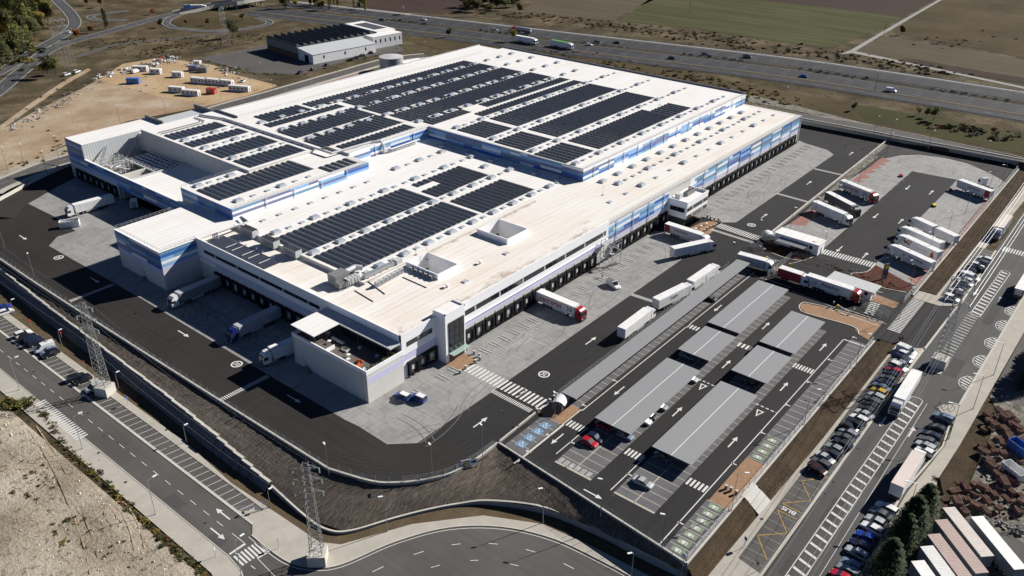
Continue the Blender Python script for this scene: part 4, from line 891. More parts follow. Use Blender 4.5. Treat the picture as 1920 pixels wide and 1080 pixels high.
# flyover
fl = thing('flyover', 'road bridge on pillars carrying the link road over the motorway', 'bridge')
fp = [(W(330, 25, ZB)), W(400, 9, ZB + 3), W(440, 3, ZB + 5), W(490, -4, ZB + 5)]; fz = [ZB + .2, ZB + 3, ZB + 5, ZB + 5.5]
P = smooth([(a[0], a[1], z) for a, z in zip(fp, fz)], 5)
r = MB(); strip(r, P, -6, 6, 0); strip(r, [(p[0], p[1], p[2] - 1.3) for p in P], 6, -6, 0); r.build('deck', M['asphalt_far'], fl)
r = MB()
for s in (-6, 6):
    o_ = offs(P, s)
    for i in range(len(o_) - 1):
        a, c = o_[i], o_[i + 1]; r.add([(a[0], a[1], a[2] - 1.4), (c[0], c[1], c[2] - 1.4), (c[0], c[1], c[2] + 1), (a[0], a[1], a[2] + 1)], [(0, 1, 2, 3)])
r.build('parapet', M['wallcap'], fl)
for i in range(4, len(P), 2):
    for s in (-3.5, 3.5):
        q = offs(P, s)[i]; MB().rod((q[0], q[1], ZB), (q[0], q[1], q[2] - 1), .6, .6, 8).build('pier', M['wallgrey'], fl)
# ---------------------------------------------------------------- THE WAREHOUSE
WH = thing('warehouse', 'huge white warehouse with blue striped cladding and white roofs covered in solar panels', 'warehouse', (106, 129, 0))
WH.location = (0, 0, 0)
CLAD = [M[k] for k in ('c_white', 'c_sky', 'c_teal', 'c_royal', 'c_slate', 'lav', 'grey_wall', 'white_wall')]
def faceq(mb, a, d, n, s0, s1, z0, z1, off, m):
    p = lambda s, z: (a[0] + d[0] * s + n[0] * off, a[1] + d[1] * s + n[1] * off, z)
    q = [p(s0, z0), p(s1, z0), p(s1, z1), p(s0, z1)]
    if d[0] * n[1] - d[1] * n[0] > 0: q = q[::-1]
    mb.add(q, [(0, 1, 2, 3)], m)
def cladding(a, b_, n, z0, z1, course, bay, seed, bottom=None, top=None, bright=False):
    """long flat panels in courses, the joints staggered inside each bay"""
    R = random.Random(seed); L = math.dist(a, b_); d = ((b_[0] - a[0]) / L, (b_[1] - a[1]) / L); mb = MB()
    nb = max(1, round(L / bay)); k = max(1, round((z1 - z0) / course)); hgt = (z1 - z0) / k; last = [-1] * 99
    for i in range(nb):
        s0, s1 = L * i / nb, L * (i + 1) / nb
        for j in range(k):
            za, zc = z0 + hgt * j, z0 + hgt * (j + 1)
            cuts = [s0, s1]
            if (s1 - s0) > 5 and R.random() < .14: cuts = [s0, s0 + (s1 - s0) * R.choice((.35, .5, .65)), s1]
            for c in range(len(cuts) - 1):
                pool = [x for x in ((0, 0, 0, 1, 1, 2, 3, 4) if bright else (0, 1, 2, 3, 3, 4, 2, 4)) if x != last[j] and x != (last[j - 1] if j else -9)]
                m = last[j] if (i and last[j] >= 0 and c == 0 and R.random() < .22) else R.choice(pool); last[j] = m
                if bottom is not None and j == 0: m = bottom
                if top is not None and j == k - 1: m = top
                faceq(mb, a, d, n, cuts[c], cuts[c + 1] - .03, za, zc - .03, .03, m)
    faceq(mb, a, d, n, 0, L, z0, z1, .005, 4)
    mb.build('cladding', CLAD, WH)
def band(a, b_, n, z0, z1, m, off=.03, name='wall_band'):
    mb = MB(); L = math.dist(a, b_); d = ((b_[0] - a[0]) / L, (b_[1] - a[1]) / L); faceq(mb, a, d, n, 0, L, z0, z1, off, 0); mb.build(name, M[m], WH)
def volume(u0, v0, u1, v1, z0, z1, wm='grey_wall', rm='roof', skip='bt', edge=.0):
    MB().box(u0, v0, z0, u1, v1, z1, 0, skip).build('wall', M[wm], WH)
    if rm: MB().poly([(u0, v0), (u1, v0), (u1, v1), (u0, v1)], z1).build('roof', M[rm], WH)
def parapet(pts, z0, z1, th, m='white_wall'):
    mb = MB()
    for a, b_ in zip(pts[:-1], pts[1:]):
        x0, x1 = sorted((a[0], b_[0])); y0, y1 = sorted((a[1], b_[1])); h = th / 2
        mb.box(x0 - h, y0 - h, z0, x1 + h, y1 + h, z1)
    mb.build('parapet', M[m], WH)
def railing(pts, z, h=1.05, step=1.6, m='zinc'):
    mb = MB(); P = resample([(*p, z) for p in pts], step); P.append((*pts[-1], z))
    for p in P: mb.rod(p, (p[0], p[1], z + h), .035, .035, 4)
    for k in (.55, 1.0): mb.tube([(*p, z + h * k) for p in pts], .035, 4)
    mb.build('roof_railing', M[m], WH)
# low hall along the right side; roof left open over the two light wells
HZ = 12.3
WELLS = [(175.2, 143.9, 184.8, 155.3), (145.6, 144.0, 153.5, 155.6)]
MB().box(131, 129.2, 0, 358.5, 231, HZ, 0, 'bt').build('wall', M['grey_wall'], WH)
rf = MB()
def rects(u0, v0, u1, v1, holes):
    us = sorted({u0, u1, *[h[i] for h in holes for i in (0, 2)]}); vs = sorted({v0, v1, *[h[i] for h in holes for i in (1, 3)]})
    for a, c in zip(us[:-1], us[1:]):
        for e, f in zip(vs[:-1], vs[1:]):
            if not any(h[0] <= a and c <= h[2] and h[1] <= e and f <= h[3] for h in holes): yield a, e, c, f
for a, e, c, f in rects(131, 129.2, 358.5, 160, WELLS): rf.poly([(a, e), (c, e), (c, f), (a, f)], HZ)
rf.build('roof', M['roof_dirty'], WH)
MB().poly([(131, 160), (231.5, 160), (231.5, 231), (131, 231)], HZ).build('roof', M['roof'], WH)
mb = MB(); mb.box(131, 157.6, HZ, 207, 158.0, HZ + .25); mb.build('roof_upstand', M['wallcap'], WH)
for (a, e, c, f) in WELLS:
    g = MB()
    for x0, y0, x1, y1 in ((a - .3, e - .3, c + .3, e), (a - .3, f, c + .3, f + .3), (a - .3, e, a, f), (c, e, c + .3, f)): g.box(x0, y0, 6.0, x1, y1, HZ + 1.7)
    g.build('light_well', M['white_wall'], WH); MB().poly([(a, e), (c, e), (c, f), (a, f)], 6.2).build('well_floor', M['darkgrey'], WH)
    g = MB()
    for k in range(5):
        for s in (e + .05, f - .13): g.box(a + .4 + k * (c - a) / 5, s, 6.3, a + .2 + (k + 1) * (c - a) / 5, s + .08, 9.2)
    g.build('window', M['glass'], WH)
# office strips: front corner and the left facade
volume(117.7, 130.0, 131, 157, 0, HZ, 'white_wall', 'roof_dirty'); volume(117.7, 157, 131, 217, 0, 11.5, 'white_wall', 'roof_dirty')
parapet([(117.7, 217), (117.7, 130), (130.2, 130)], HZ - .4 - .6, 13.1, .3); parapet([(137.3, 129.2), (207, 129.2)], HZ, 13.2, .34)
MB().box(130.9, 158, 11.5, 131.15, 217, HZ + .3).build('roof_step', M['grey_wall'], WH)
band((105.9 + 12.0, 130), (130.2, 130), (0, -1), 7.0, 13.1, 'white_wall', .2); band((137.3, 129.2), (207.2, 129.2), (0, -1), 7.2, 13.2, 'white_wall', .2)
band((137.3, 129.2), (207.2, 129.2), (0, -1), 5.5, 6.9, 'lav', .06); band((117.9, 130), (130.2, 130), (0, -1), 5.3, 7.0, 'lav', .06)
MB().box(137.3, 128.75, 7.05, 207.2, 129.2, 7.2).build('ledge', M['white_wall'], WH)
band((117.7, 157), (117.7, 217), (-1, 0), 7.4, 13.1, 'white_wall', .2); band((117.7, 157), (117.7, 208), (-1, 0), 5.6, 7.0, 'lav', .06); band((117.7, 157), (117.7, 217), (-1, 0), 0, 5.4, 'grey_wall', .05)
MB().box(117.25, 157, 7.2, 117.7, 217, 7.4).build('ledge', M['grey_wall'], WH)
def window_run(a, b_, n, z0, z1, w_, name='window', mull='darkgrey'):
    L = math.dist(a, b_); d = ((b_[0] - a[0]) / L, (b_[1] - a[1]) / L); k = max(1, round(L / w_))
    for i in range(k):
        s0, s1 = L * i / k, L * (i + 1) / k
        f = MB(); faceq(f, a, d, n, s0, s1, z0, z1, .23, 0); f = f.build(name, M[mull], WH)
        g = MB(); faceq(g, a, d, n, s0 + .12, s1 - .12, z0 + .1, z1 - .1, .26, 0); g.build('pane', M['glass'], f)
        if i % 5 == 2:
            q = MB(); faceq(q, a, d, n, s0 + .15, s0 + .75, z0 + .12, z1 - .12, .275, 0); q.build('blind', M['lightgrey'], f)
window_run((139.5, 129.2), (205.8, 129.2), (0, -1), 8.9, 10.5, 2.0); window_run((119.5, 130), (128.5, 130), (0, -1), 9.0, 10.4, 1.8)
window_run((117.7, 160), (117.7, 213), (-1, 0), 9.2, 10.3, 2.1)
# blue clad part of the low hall
n_ = (0, -1)
cladding((207.2, 129.2), (245, 129.2), n_, 5.4, 11.9, 1.08, 9.5, 3, 5, 0, True); cladding((260.2, 129.2), (358.5, 129.2), n_, 5.4, 11.9, 1.08, 9.8, 5, 5, None, True)
cladding((358.5, 129.2), (358.5, 156), (1, 0), 5.4, 11.9, 1.08, 9, 8, 5, None, True)
railing([(207.6, 129.5), (358.2, 129.5), (358.2, 155)], HZ)
MB().box(207.2, 129.0, 11.9, 358.7, 129.4, HZ + .12).build('eaves', M['lightgrey'], WH)
for k in range(16):
    u = 212 + 9.8 * k
    if 244 < u < 262: continue
    MB().rod((u, 128.95, 0.2), (u, 128.95, 12), .14, .14, 6).build('downpipe', M['white_wall'], WH)
# upper hall
UZ = 16.6
MB().box(231.5, 156, HZ, 359.2, 298, UZ, 0, 'bt').build('wall', M['grey_wall'], WH)
MB().box(190.2, 231, 8, 231.5, 298, UZ, 0, 'btX').build('wall', M['grey_wall'], WH); MB().box(156.2, 243.8, 8, 190.2, 298, UZ, 0, 'btX').build('wall', M['grey_wall'], WH)
MB().box(156.2, 298, 8, 189.5, 314, UZ, 0, 'bty').build('wall', M['grey_wall'], WH)
MB().poly([(231.5, 156), (359.2, 156), (359.2, 231), (359.2, 298), (189.5, 298), (189.5, 314), (156.2, 314), (156.2, 243.8), (190.2, 243.8), (190.2, 231), (231.5, 231)], UZ).build('roof', M['roof'], WH)
volume(189.5, 298.0, 356, 313, 0, UZ - .5, 'white_wall', 'roof')
MB().box(189.3, 298, UZ - .5, 189.6, 314, UZ + .9).build('roof_step', M['midgrey'], WH)
cladding((231.5, 156), (231.5, 231), (-1, 0), HZ, UZ + .35, .94, 9.4, 11); cladding((231.5, 156), (359.2, 156), n_, HZ, UZ + .1, .9, 9.8, 12, None, 0, True)
cladding((190.2, 231), (231.4, 231), n_, HZ, UZ + .1, .9, 10.2, 13, None, 0, True); cladding((359.2, 156), (359.2, 298), (1, 0), 5, UZ, 1.1, 10, 14)
MB().box(231.35, 156, UZ + .1, 231.6, 231, UZ + .45).build('parapet', M['lightgrey'], WH); MB().box(359.0, 156, UZ, 359.4, 298, UZ + .8).build('parapet', M['midgrey'], WH)
MB().box(189.5, 312.7, UZ - .5, 356, 313.1, UZ + .1).build('parapet', M['lightgrey'], WH)
railing([(232, 156.3), (359, 156.3)], UZ); railing([(190, 231.3), (231, 231.3)], UZ); railing([(190, 297.8), (340, 297.8)], UZ + .05); railing([(231.8, 231.5), (231.8, 156.6)], UZ, .5, 3.0)
for k in range(13): MB().rod((238 + 9.8 * k, 155.75, HZ), (238 + 9.8 * k, 155.75, UZ), .13, .13, 6).build('downpipe', M['white_wall'], WH)
for u in (203.0, 207.5, 223): MB().rod((u, 230.75, HZ), (u, 230.75, UZ), .13, .13, 6).build('downpipe', M['white_wall'], WH)
# block beside the courtyard
KZ = 15.7
MB().box(133.3, 220.6, 8, 190.15, 249.2, KZ, 0, 'bt').build('wall', M['grey_wall'], WH)
MB().poly([(133.3, 220.6), (190.2, 220.6), (190.2, 243.8), (156.2, 243.8), (156.2, 249.2), (133.3, 249.2)], KZ + .02).build('roof', M['roof'], WH)
cladding((133.3, 220.6), (133.3, 249.2), (-1, 0), 11.6, KZ + .25, 1.0, 9.5, 21); cladding((133.3, 220.6), (190.2, 220.6), n_, HZ, KZ + .1, .85, 11.3, 22, None, None, True)
railing([(133.6, 221), (190, 221), (190, 230.8)], KZ); railing([(133.6, 249), (156, 249)], KZ)
for k in range(4): MB().rod((146 + 11.3 * k, 220.3, HZ), (146 + 11.3 * k, 220.3, KZ), .13, .13, 6).build('downpipe', M['white_wall'], WH)
# courtyard: low roof, plant yard, and the tall end block
volume(133.6, 249.2, 156.2, 284.5, 4.2, 9.2, 'grey_wall', 'roof', 't')
MB().box(134, 284.0, 9.2, 156, 284.6, 9.9).build('parapet', M['lightgrey'], WH)
MB().poly([(133.6, 284.5), (156.2, 284.5), (156.2, 316), (133.6, 316)], 4.4).build('plant_floor', M['wallgrey'], WH)
MB().box(133.35, 249.2, 4.2, 133.75, 293.5, 9.7).build('wall', M['grey_wall'], WH); MB().box(133.35, 293.5, 0, 133.75, 316, 9.7).build('wall', M['grey_wall'], WH)
MB().box(133.2, 249.3, 9.7, 134.0, 316, 9.95).build('coping', M['white_wall'], WH)
cladding((133.35, 249.2), (133.35, 293.5), (-1, 0), 4.2, 9.7, 1.1, 9.0, 31); cladding((133.35, 293.5), (133.35, 329), (-1, 0), 5.4, 9.7, 1.08, 9.0, 32, 5)
MB().box(133.35, 316, 0, 167, 329.2, 15.6, 0, 'bt').build('wall', M['corr_white'], WH); MB().poly([(133.35, 316), (167, 316), (167, 329.2), (133.35, 329.2)], 15.6).build('roof', M['roof'], WH)
cladding((133.35, 316.0), (133.35, 329.2), (-1, 0), 9.7, 15.75, 1.2, 9.0, 33)
MB().box(156, 314, 8, 190, 328, 14.6, 0, 'b').build('wall', M['corr_white'], WH); MB().box(166.6, 316, 15.6, 167.1, 329.2, 17.0).build('parapet', M['midgrey'], WH); MB().box(189.5, 314.2, 14.6, 190, 330, 16.4).build('parapet', M['midgrey'], WH)
MB().box(134.0, 292.6, 0, 156.2, 293.4, 8.9).build('wall', M['grey_wall'], WH); MB().box(155.4, 249.5, 0, 156.1, 293, 9).build('wall', M['midgrey'], WH); MB().box(134, 217.5, 0, 156, 218, 11).build('wall', M['grey_wall'], WH)
# annex at the left
AZ = 12.4
volume(105.7, 216.6, 133.2, 242, 0, AZ, 'grey_wall', 'roof')
MB().box(117.7, 242, 0, 156, 242.4, 8).build('wall', M['midgrey'], WH)
cladding((105.7, 216.6), (105.7, 242), (-1, 0), 6.6, AZ, .97, 8.5, 41); cladding((105.7, 216.6), (117.6, 216.6), n_, 6.6, AZ, .97, 11.9, 44, 5, None, True)
band((105.7, 216.6), (105.7, 242), (-1, 0), 5.2, 6.6, 'lav', .03)
MB().box(105.5, 216.4, AZ, 133, 216.8, AZ + .15).build('coping', M['white_wall'], WH); MB().box(105.5, 216.8, AZ, 105.9, 242, AZ + .15).build('coping', M['white_wall'], WH)
railing([(117.5, 217), (106, 217), (106, 241.8), (125, 241.8)], AZ + .1)
# roof terrace box at the front corner
MB().box(105.9, 129.3, 0, 117.7, 157, 7.9, 0, 'btX').build('wall', M['grey_wall'], WH)
mb = MB()
for x0, y0, x1, y1 in ((105.9, 129.3, 106.25, 157), (106.25, 129.3, 117.7, 129.65), (106.25, 156.65, 117.7, 157)): mb.box(x0, y0, 7.9, x1, y1, 8.95)
mb.build('parapet', M['white_wall'], WH); MB().poly([(106, 129.5), (117.7, 129.5), (117.7, 156.9), (106, 156.9)], 7.88).build('terrace_floor', M['deck'], WH)
band((105.9, 129.3), (117.9, 129.3), n_, 5.3, 6.9, 'lav', .05); band((105.9, 129.3), (117.9, 129.3), n_, 6.9, 7.05, 'white_wall', .1); band((105.9, 129.3), (117.9, 129.3), n_, 5.15, 5.3, 'white_wall', .1)
MB().box(106.1, 148.3, 10.8, 114.2, 157.2, 11.05).build('canopy', M['roof'], WH); MB().box(114.2, 129.9, 10.6, 117.6, 157.2, 10.95).build('canopy', M['lightgrey'], WH)
mb = MB()
for p in ((106.5, 148.6), (110.2, 148.6), (113.9, 148.6), (106.5, 156.8), (113.9, 141), (113.9, 135), (113.9, 130.3)): mb = MB().rod((*p, 7.9), (*p, 10.8), .09, .09, 6).build('canopy_post', M['darkgrey'], WH)
MB().box(114.6, 130.2, 7.9, 114.7, 148, 10.6).build('glazed_screen', M['glass'], WH)
for x0, z1 in ((105.7, 6.5), (106.3, 7.5)): pass
# entrance tower
volume(130.1, 126.7, 137.4, 131, 0, 14.1, 'white_wall', 'roof', 'bt')
mb = MB(); mb.box(130.1, 126.7, 14.1, 137.4, 127.0, 14.5); mb.box(130.1, 126.7, 14.1, 130.4, 130.8, 14.5); mb.box(137.1, 126.7, 14.1, 137.4, 130.8, 14.5); mb.build('parapet', M['white_wall'], WH)
cw = MB().box(131.2, 126.55, .2, 136.9, 126.68, 11.6).build('curtain_wall', M['darkgrey'], WH)
for i in range(3):
    for j in range(5): MB().box(131.3 + 1.87 * i, 126.45, .4 + 2.24 * j, 133.0 + 1.87 * i, 126.56, 2.5 + 2.24 * j).build('pane', M['glass'], cw)
MB().box(130.9, 124.7, 2.75, 137.0, 126.5, 2.87).build('entrance_canopy', M['greenglass'], WH)
mb = MB(); [mb.rod((131.5 + 1.7 * k, 126.5, 4.3), (131.5 + 1.7 * k, 125, 2.9), .03, .03, 4) for k in range(4)]; mb.build('canopy_stay', M['zinc'], WH)
# dock doors
def dock_meshes():
    s = MB(); s.box(-1.75, -.7, .95, -1.25, 0, 4.55); s.box(1.25, -.7, .95, 1.75, 0, 4.55); s.box(-1.25, -.7, 3.85, 1.25, 0, 4.55); s.box(-1.9, -.5, .55, 1.9, 0, .95); s.box(-.9, -.9, .5, -.6, -.5, 1.0); s.box(.6, -.9, .5, .9, -.5, 1.0)
    d = MB(); d.box(-1.25, -.22, .95, 1.25, -.12, 3.85); l = MB(); l.box(-.45, -.27, 1.75, .45, -.22, 3.0); l.box(-.1, -.28, 3.2, .1, -.22, 3.32)
    return s.mesh('dock_shelter', M['black']), d.mesh('door_leaf', M['darkgrey']), l.mesh('door_window', M['lightgrey'])
DS, DD, DW = dock_meshes()
DR = random.Random(9)
def dock(x, y, rz):
    s = link('dock_door', DS, WH, (x, y, 0), rz); d = link('door_leaf', DD, s); link('door_window', DW, s); t = DR.random()
    if t < .3: d.material_slots[0].link = 'OBJECT'; d.material_slots[0].material = M['midgrey' if t < .15 else 'black']
for u in [121.3, 124.6, 127.9]: dock(u, 129.95 if u > 118 else 129.2, 0)
DOCKS = [141.2 + 4.12 * k for k in range(16)] + [209.5 + 4.12 * k for k in range(9)] + [263 + 4.12 * k for k in range(23)]
for u in DOCKS:
    if 202.5 < u < 206: continue
    dock(u, 129.15, 0)
for k in range(13): dock(117.6, 161.5 + 4.12 * k, -math.pi / 2) if k < 12 else None
for k in range(7): dock(133.3, 296.5 + 4.4 * k, -math.pi / 2)
mb = MB(); mb.box(139, 128.6, .0, 358, 129.15, .5); mb.build('dock_plinth', M['black'], WH)
mb = MB(); [mb.box(140 + 4.12 * k, 128.95, 4.9, 140.35 + 4.12 * k, 129.15, 5.1) for k in range(16)]; mb.build('wall_lamp', M['lightgrey'], WH)
# gatehouse office on the right side
GX0, GX1, GY0, GY1 = 245.1, 260.1, 121.8, 129.15
MB().box(GX0, GY0, 3.0, GX1, GY1, 9.0, 0, 't').build('wall', M['white_wall'], WH); MB().box(GX0 + .8, GY0 + 1.2, 0, GX1 - .3, GY1, 3.0, 0, 'bt').build('wall', M['darkgrey'], WH)
MB().poly([(GX0, GY0), (GX1, GY0), (GX1, GY1), (GX0, GY1)], 8.35).build('roof', M['roof'], WH)
mb = MB(); mb.box(GX0, GY0, 9.0, GX1, GY0 + .3, 9.25); mb.box(GX0, GY0 + .3, 9.0, GX0 + .3, GY1, 9.25); mb.box(GX1 - .3, GY0 + .3, 8.3, GX1, GY1, 9.25); mb.build('parapet', M['white_wall'], WH)
window_run((GX0 + .5, GY0), (GX1 - .5, GY0), n_, 5.9, 7.3, 1.4); window_run((GX0 + .5, GY0), (GX1 - .5, GY0), n_, 3.1, 4.5, 1.4); window_run((GX0, GY0 + .8), (GX0, GY1 - .9), (-1, 0), 5.3, 6.9, 3.1)
MB().box(GX0 + 5, GY0 - 2.6, 2.7, GX1 - 1, GY0 - .05, 2.85).build('canopy', M['midgrey'], WH)
for u in (GX0 + 5.3, GX0 + 9, GX1 - 1.3): MB().rod((u, GY0 - 2.4, 0), (u, GY0 - 2.4, 2.7), .06, .06, 5).build('canopy_post', M['darkgrey'], WH)
# outside steps and handrails at the terrace wall and at the annex
def steps(x, y, dirv, n=7):
    mb = MB()
    for k in range(n): mb.box(x - .7 if dirv[0] == 0 else x + dirv[0] * .3 * k - .15, y + dirv[1] * .3 * k - .15 if dirv[0] == 0 else y - .7, .0, x + .7 if dirv[0] == 0 else x + dirv[0] * .3 * k + .15, y + dirv[1] * .3 * k + .15 if dirv[0] == 0 else y + .7, 1.2 - .17 * k)
    mb.build('entrance_step', M['midgrey'], WH)
    mb = MB(); e = n * .3
    for s in (-.7, .7):
        o_ = (x + s, y) if dirv[0] == 0 else (x, y + s)
        mb.tube([(*o_, 1.2), (*o_, 2.2), (o_[0] + dirv[0] * e, o_[1] + dirv[1] * e, 1.0), (o_[0] + dirv[0] * e, o_[1] + dirv[1] * e, 0)], .03, 4)
    mb.build('handrail', M['zinc'], WH)
steps(105.0, 152, (0, -1)); steps(104.9, 228, (0, 1)); steps(117.0, 213, (0, 1))
mb = MB().box(105.82, 152.5, 1.2, 105.9, 153.5, 3.3).build('door', M['lightgrey'], WH); MB().box(105.62, 228.5, 1.2, 105.7, 229.5, 3.3).build('door', M['lightgrey'], WH)
MB().rod((105.7, 131, 0), (105.7, 131, 8.2), .12, .12, 6).build('downpipe', M['lightgrey'], WH); MB().rod((105.75, 156.6, 1.5), (105.75, 156.6, 8.2), .12, .12, 6).build('downpipe', M['lightgrey'], WH)
# ---------------------------------------------------------------- steel escape stair at the front
es = thing('escape_stair', 'open galvanised steel escape stair tower against the dock facade', 'stair', (0, 0, 0))
X0, X1, Y0, Y1 = 202.3, 207.4, 124.0, 128.3
for p in ((X0, Y0), (X1, Y0), (X0, Y1), (X1, Y1)): MB().rod((*p, 0), (*p, 8.6), .11, .11, 6).build('post', M['zinc'], es)
for k, z in enumerate((2.4, 4.8, 7.2)):
    MB().box(X0, Y0 if k % 2 else Y1 - 1.3, z, X1 if k == 2 else X0 + 1.4, Y1 if k % 2 == 0 else Y0 + 1.3, z + .08).build('landing', M['zinc'], es)
for k in range(3):
    f = MB(); z = 2.4 * k; y = Y0 + .2 if k % 2 == 0 else Y1 - 1.3; xa, xb = (X1 - .4, X0 + 1.2) if k % 2 == 0 else (X0 + 1.2, X1 - .4)
    for j in range(11): t = j / 11; x = xa + (xb - xa) * t; f.box(x - .16, y, z + 2.4 * t, x + .16, y + 1.1, z + 2.4 * t + .05)
    f.rod((xa, y, z), (xb, y, z + 2.4), .08, .08, 4); f.rod((xa, y + 1.1, z), (xb, y + 1.1, z + 2.4), .08, .08, 4)
    f.build('flight', M['zinc'], es); h = MB()
    for yy in (y, y + 1.1): h.rod((xa, yy, z + 1), (xb, yy, z + 3.4), .04, .04, 4); [h.rod((xa + (xb - xa) * j / 5, yy, z + 2.4 * j / 5), (xa + (xb - xa) * j / 5, yy, z + 2.4 * j / 5 + 1), .03, .03, 4) for j in range(6)]
    h.build('handrail', M['zinc'], es)
mb = MB()
for z in (2.4, 4.8, 7.2, 8.5):
    mb.tube([(X0, Y0, z), (X1, Y0, z), (X1, Y1, z), (X0, Y1, z), (X0, Y0, z)], .06, 4)
for z in (0, 2.4, 4.8): mb.rod((X0, Y0, z), (X0, Y1, z + 2.4), .04, .04, 4); mb.rod((X1, Y0, z + 2.4), (X1, Y1, z), .04, .04, 4)
mb.build('bracing', M['zinc'], es)
# ---------------------------------------------------------------- things on the roofs
def solar_array(u0, u1, v0, v1, z, label, pitch=2.3, cut=None):
    r = thing('solar_array', label, 'solar panels', (u0, v0, z), 0, 'solar arrays on the warehouse roofs')
    L = v1 - v0; n = int((u1 - u0) / pitch); h = .38; a = pitch * .46
    s = MB(); s.add([(0, 0, .12), (a, 0, h), (a, L, h), (0, L, .12)], [(0, 1, 2, 3)]); s.add([(a + .04, 0, h), (2 * a + .04, 0, .12), (2 * a + .04, L, .12), (a + .04, L, h)], [(0, 1, 2, 3)])
    s.add([(0, 0, .12), (a, 0, h), (2 * a + .04, 0, .12)], [(0, 2, 1)]); s.add([(0, L, .12), (a, L, h), (2 * a + .04, L, .12)], [(0, 1, 2)])
    me = s.mesh('panel_row', M['solar']); n = min(n, 99)
    for k in range(n):
        x = (u1 - u0) * k / n; sh = cut and any(abs(u0 + x + 1 - c) < 3.4 for c in cut[0])
        o = link('panel_row', me, r, (x, 0 if not (sh and cut[1] > 0) else cut[1], 0.03)); o.scale = (1, 1 - (abs(cut[1]) / L if sh else 0), 1)
    f = MB()
    for k in range(0, int(L / 1.65) + 1): f.box(-.2, min(L - .06, k * 1.65), 0, u1 - u0, min(L, k * 1.65 + .07), .10)
    f.build('mounting_rail', M['zincd'], r)
    return r
RH, RU = HZ, UZ
HU1 = [192 + 9.9 * k for k in range(17)]; HU2 = [234 + 9.9 * k for k in range(13)]
for a in ((132.3, 186.4, 184.9, 199.4, RH, 'solar array beside the smoke hatches on the low roof, behind the chillers'), (188.2, 198, 184.9, 192.4, RH, 'short solar array on the low roof next to a cleared hatch patch'), (190.4, 198, 196.2, 199.4, RH, 'tiny solar array behind the cleared hatch patch on the low roof'),
          (198.2, 215.4, 185.2, 199.4, RH, 'short solar array on the low roof nearest the tall striped wall'), (132.6, 186.6, 164.9, 180.8, RH, 'large solar array on the low roof nearest the rooftop light wells'),
          (188.2, 215, 164.4, 179.2, RH, 'solar array on the low roof between the lightning mast and the big array'),
          (233.2, 251.2, 164.6, 179.2, RU, 'nearest of three short solar arrays at the edge of the high roof'), (234.2, 251.6, 184.3, 199.2, RU, 'middle of three short solar arrays at the edge of the high roof'), (235.8, 252.3, 204.4, 219.6, RU, 'farthest of three short solar arrays at the edge of the high roof'),
          (253.6, 308, 164.3, 178.8, RU, 'long solar array closest to the railed right edge of the high roof'), (308.4, 324.3, 164.3, 175.2, RU, 'shorter end piece of the solar array nearest the railed right edge'), (254.7, 327.4, 184.3, 199.1, RU, 'second long solar array counted from the right edge of the high roof'), (255.5, 328.2, 204.4, 219.6, RU, 'third long solar array counted from the right edge of the high roof'),
          (256.4, 328.4, 223.6, 228.8, RU, 'thin strip of solar panels in the middle of the high roof'), (234.6, 258, 231.4, 237.2, RU, 'short strip of solar panels by the inner corner of the high roof'), (268, 328, 231.0, 236.6, RU, 'strip of solar panels beyond the cleared patch on the high roof'),
          (231.9, 326.4, 237.6, 253.8, RU, 'wide solar array across the middle of the rear high roof', 2.3, (HU2, 3.6)), (231.5, 324.6, 254.5, 270.4, RU, 'wide solar array one band before the rear edge of the high roof', 2.3, (HU1, 3.2)), (232.4, 323.8, 271.2, 284.0, RU, 'solar array next to the rear edge of the high roof', 2.3, (HU1, 3.0)),
          (219, 323, 284.8, 294.2, RU, 'narrow rear solar array along the railing of the back edge', 2.3, (HU1, 2.6)), (194.5, 217.2, 284.0, 294.4, RU, 'small solar array near the railed back edge, left end'), (188.6, 229.5, 259.0, 273.6, RU, 'solar array right of the long roof pipe, rear band', 2.3, (HU1, -2.6)),
          (188.2, 229.3, 242.6, 258.0, RU, 'solar array right of the long roof pipe, front band', 2.3, (HU1, -3.6)), (192, 228, 234.2, 240.4, RU, 'low solar strip along the recessed striped wall'), (190.5, 229, 277.4, 282.6, RU, 'thin solar strip right of the long roof pipe'),
          (157.6, 180.8, 292.0, 299.8, RU, 'small solar array nearest the tall end block'), (157.4, 181.8, 279.2, 286.0, RU, 'thin solar array second from the tall end block'), (157.4, 182.0, 261.0, 272.2, RU, 'solar array in the middle of the roof left of the long pipe'), (158, 182.4, 245.4, 255.6, RU, 'solar array left of the long pipe beside the courtyard edge'),
          (135.2, 173.4, 229.8, 243.0, KZ, 'solar array covering the projecting block above the chillers'), (174.6, 188.2, 222.8, 229.6, KZ, 'small solar array at the right end of the projecting block')):
    solar_array(*a)
# smoke hatches and small skylights
cm = MB(); cm.box(-1.45, -1.05, 0, 1.45, 1.05, .62); cm.box(-1.6, -1.2, .1, 1.6, -1.05, .2)
dm = MB(); dm.add([(-1.35, -.95, .64), (1.35, -.95, .64), (1.35, .95, .64), (-1.35, .95, .64), (-1.0, -.65, .82), (1.0, -.65, .82), (1.0, .65, .82), (-1.0, .65, .82)], [(0, 1, 5, 4), (1, 2, 6, 5), (2, 3, 7, 6), (3, 0, 4, 7), (4, 5, 6, 7)])
HC, HD = cm.mesh('curb', M['lightgrey']), dm.mesh('dome', plain('milky_dome', (0.34, 0.39, 0.46), 0.25, 0.5))
sm_ = MB(); sm_.box(-.95, -.75, 0, .95, .75, .22); sd_ = MB(); sd_.box(-.8, -.6, .2, .8, .6, .3)
SCM, SDM = sm_.mesh('curb', M['lightgrey']), sd_.mesh('dome', plain('milky_pane', (0.42, 0.46, 0.5), 0.25, 0.5))
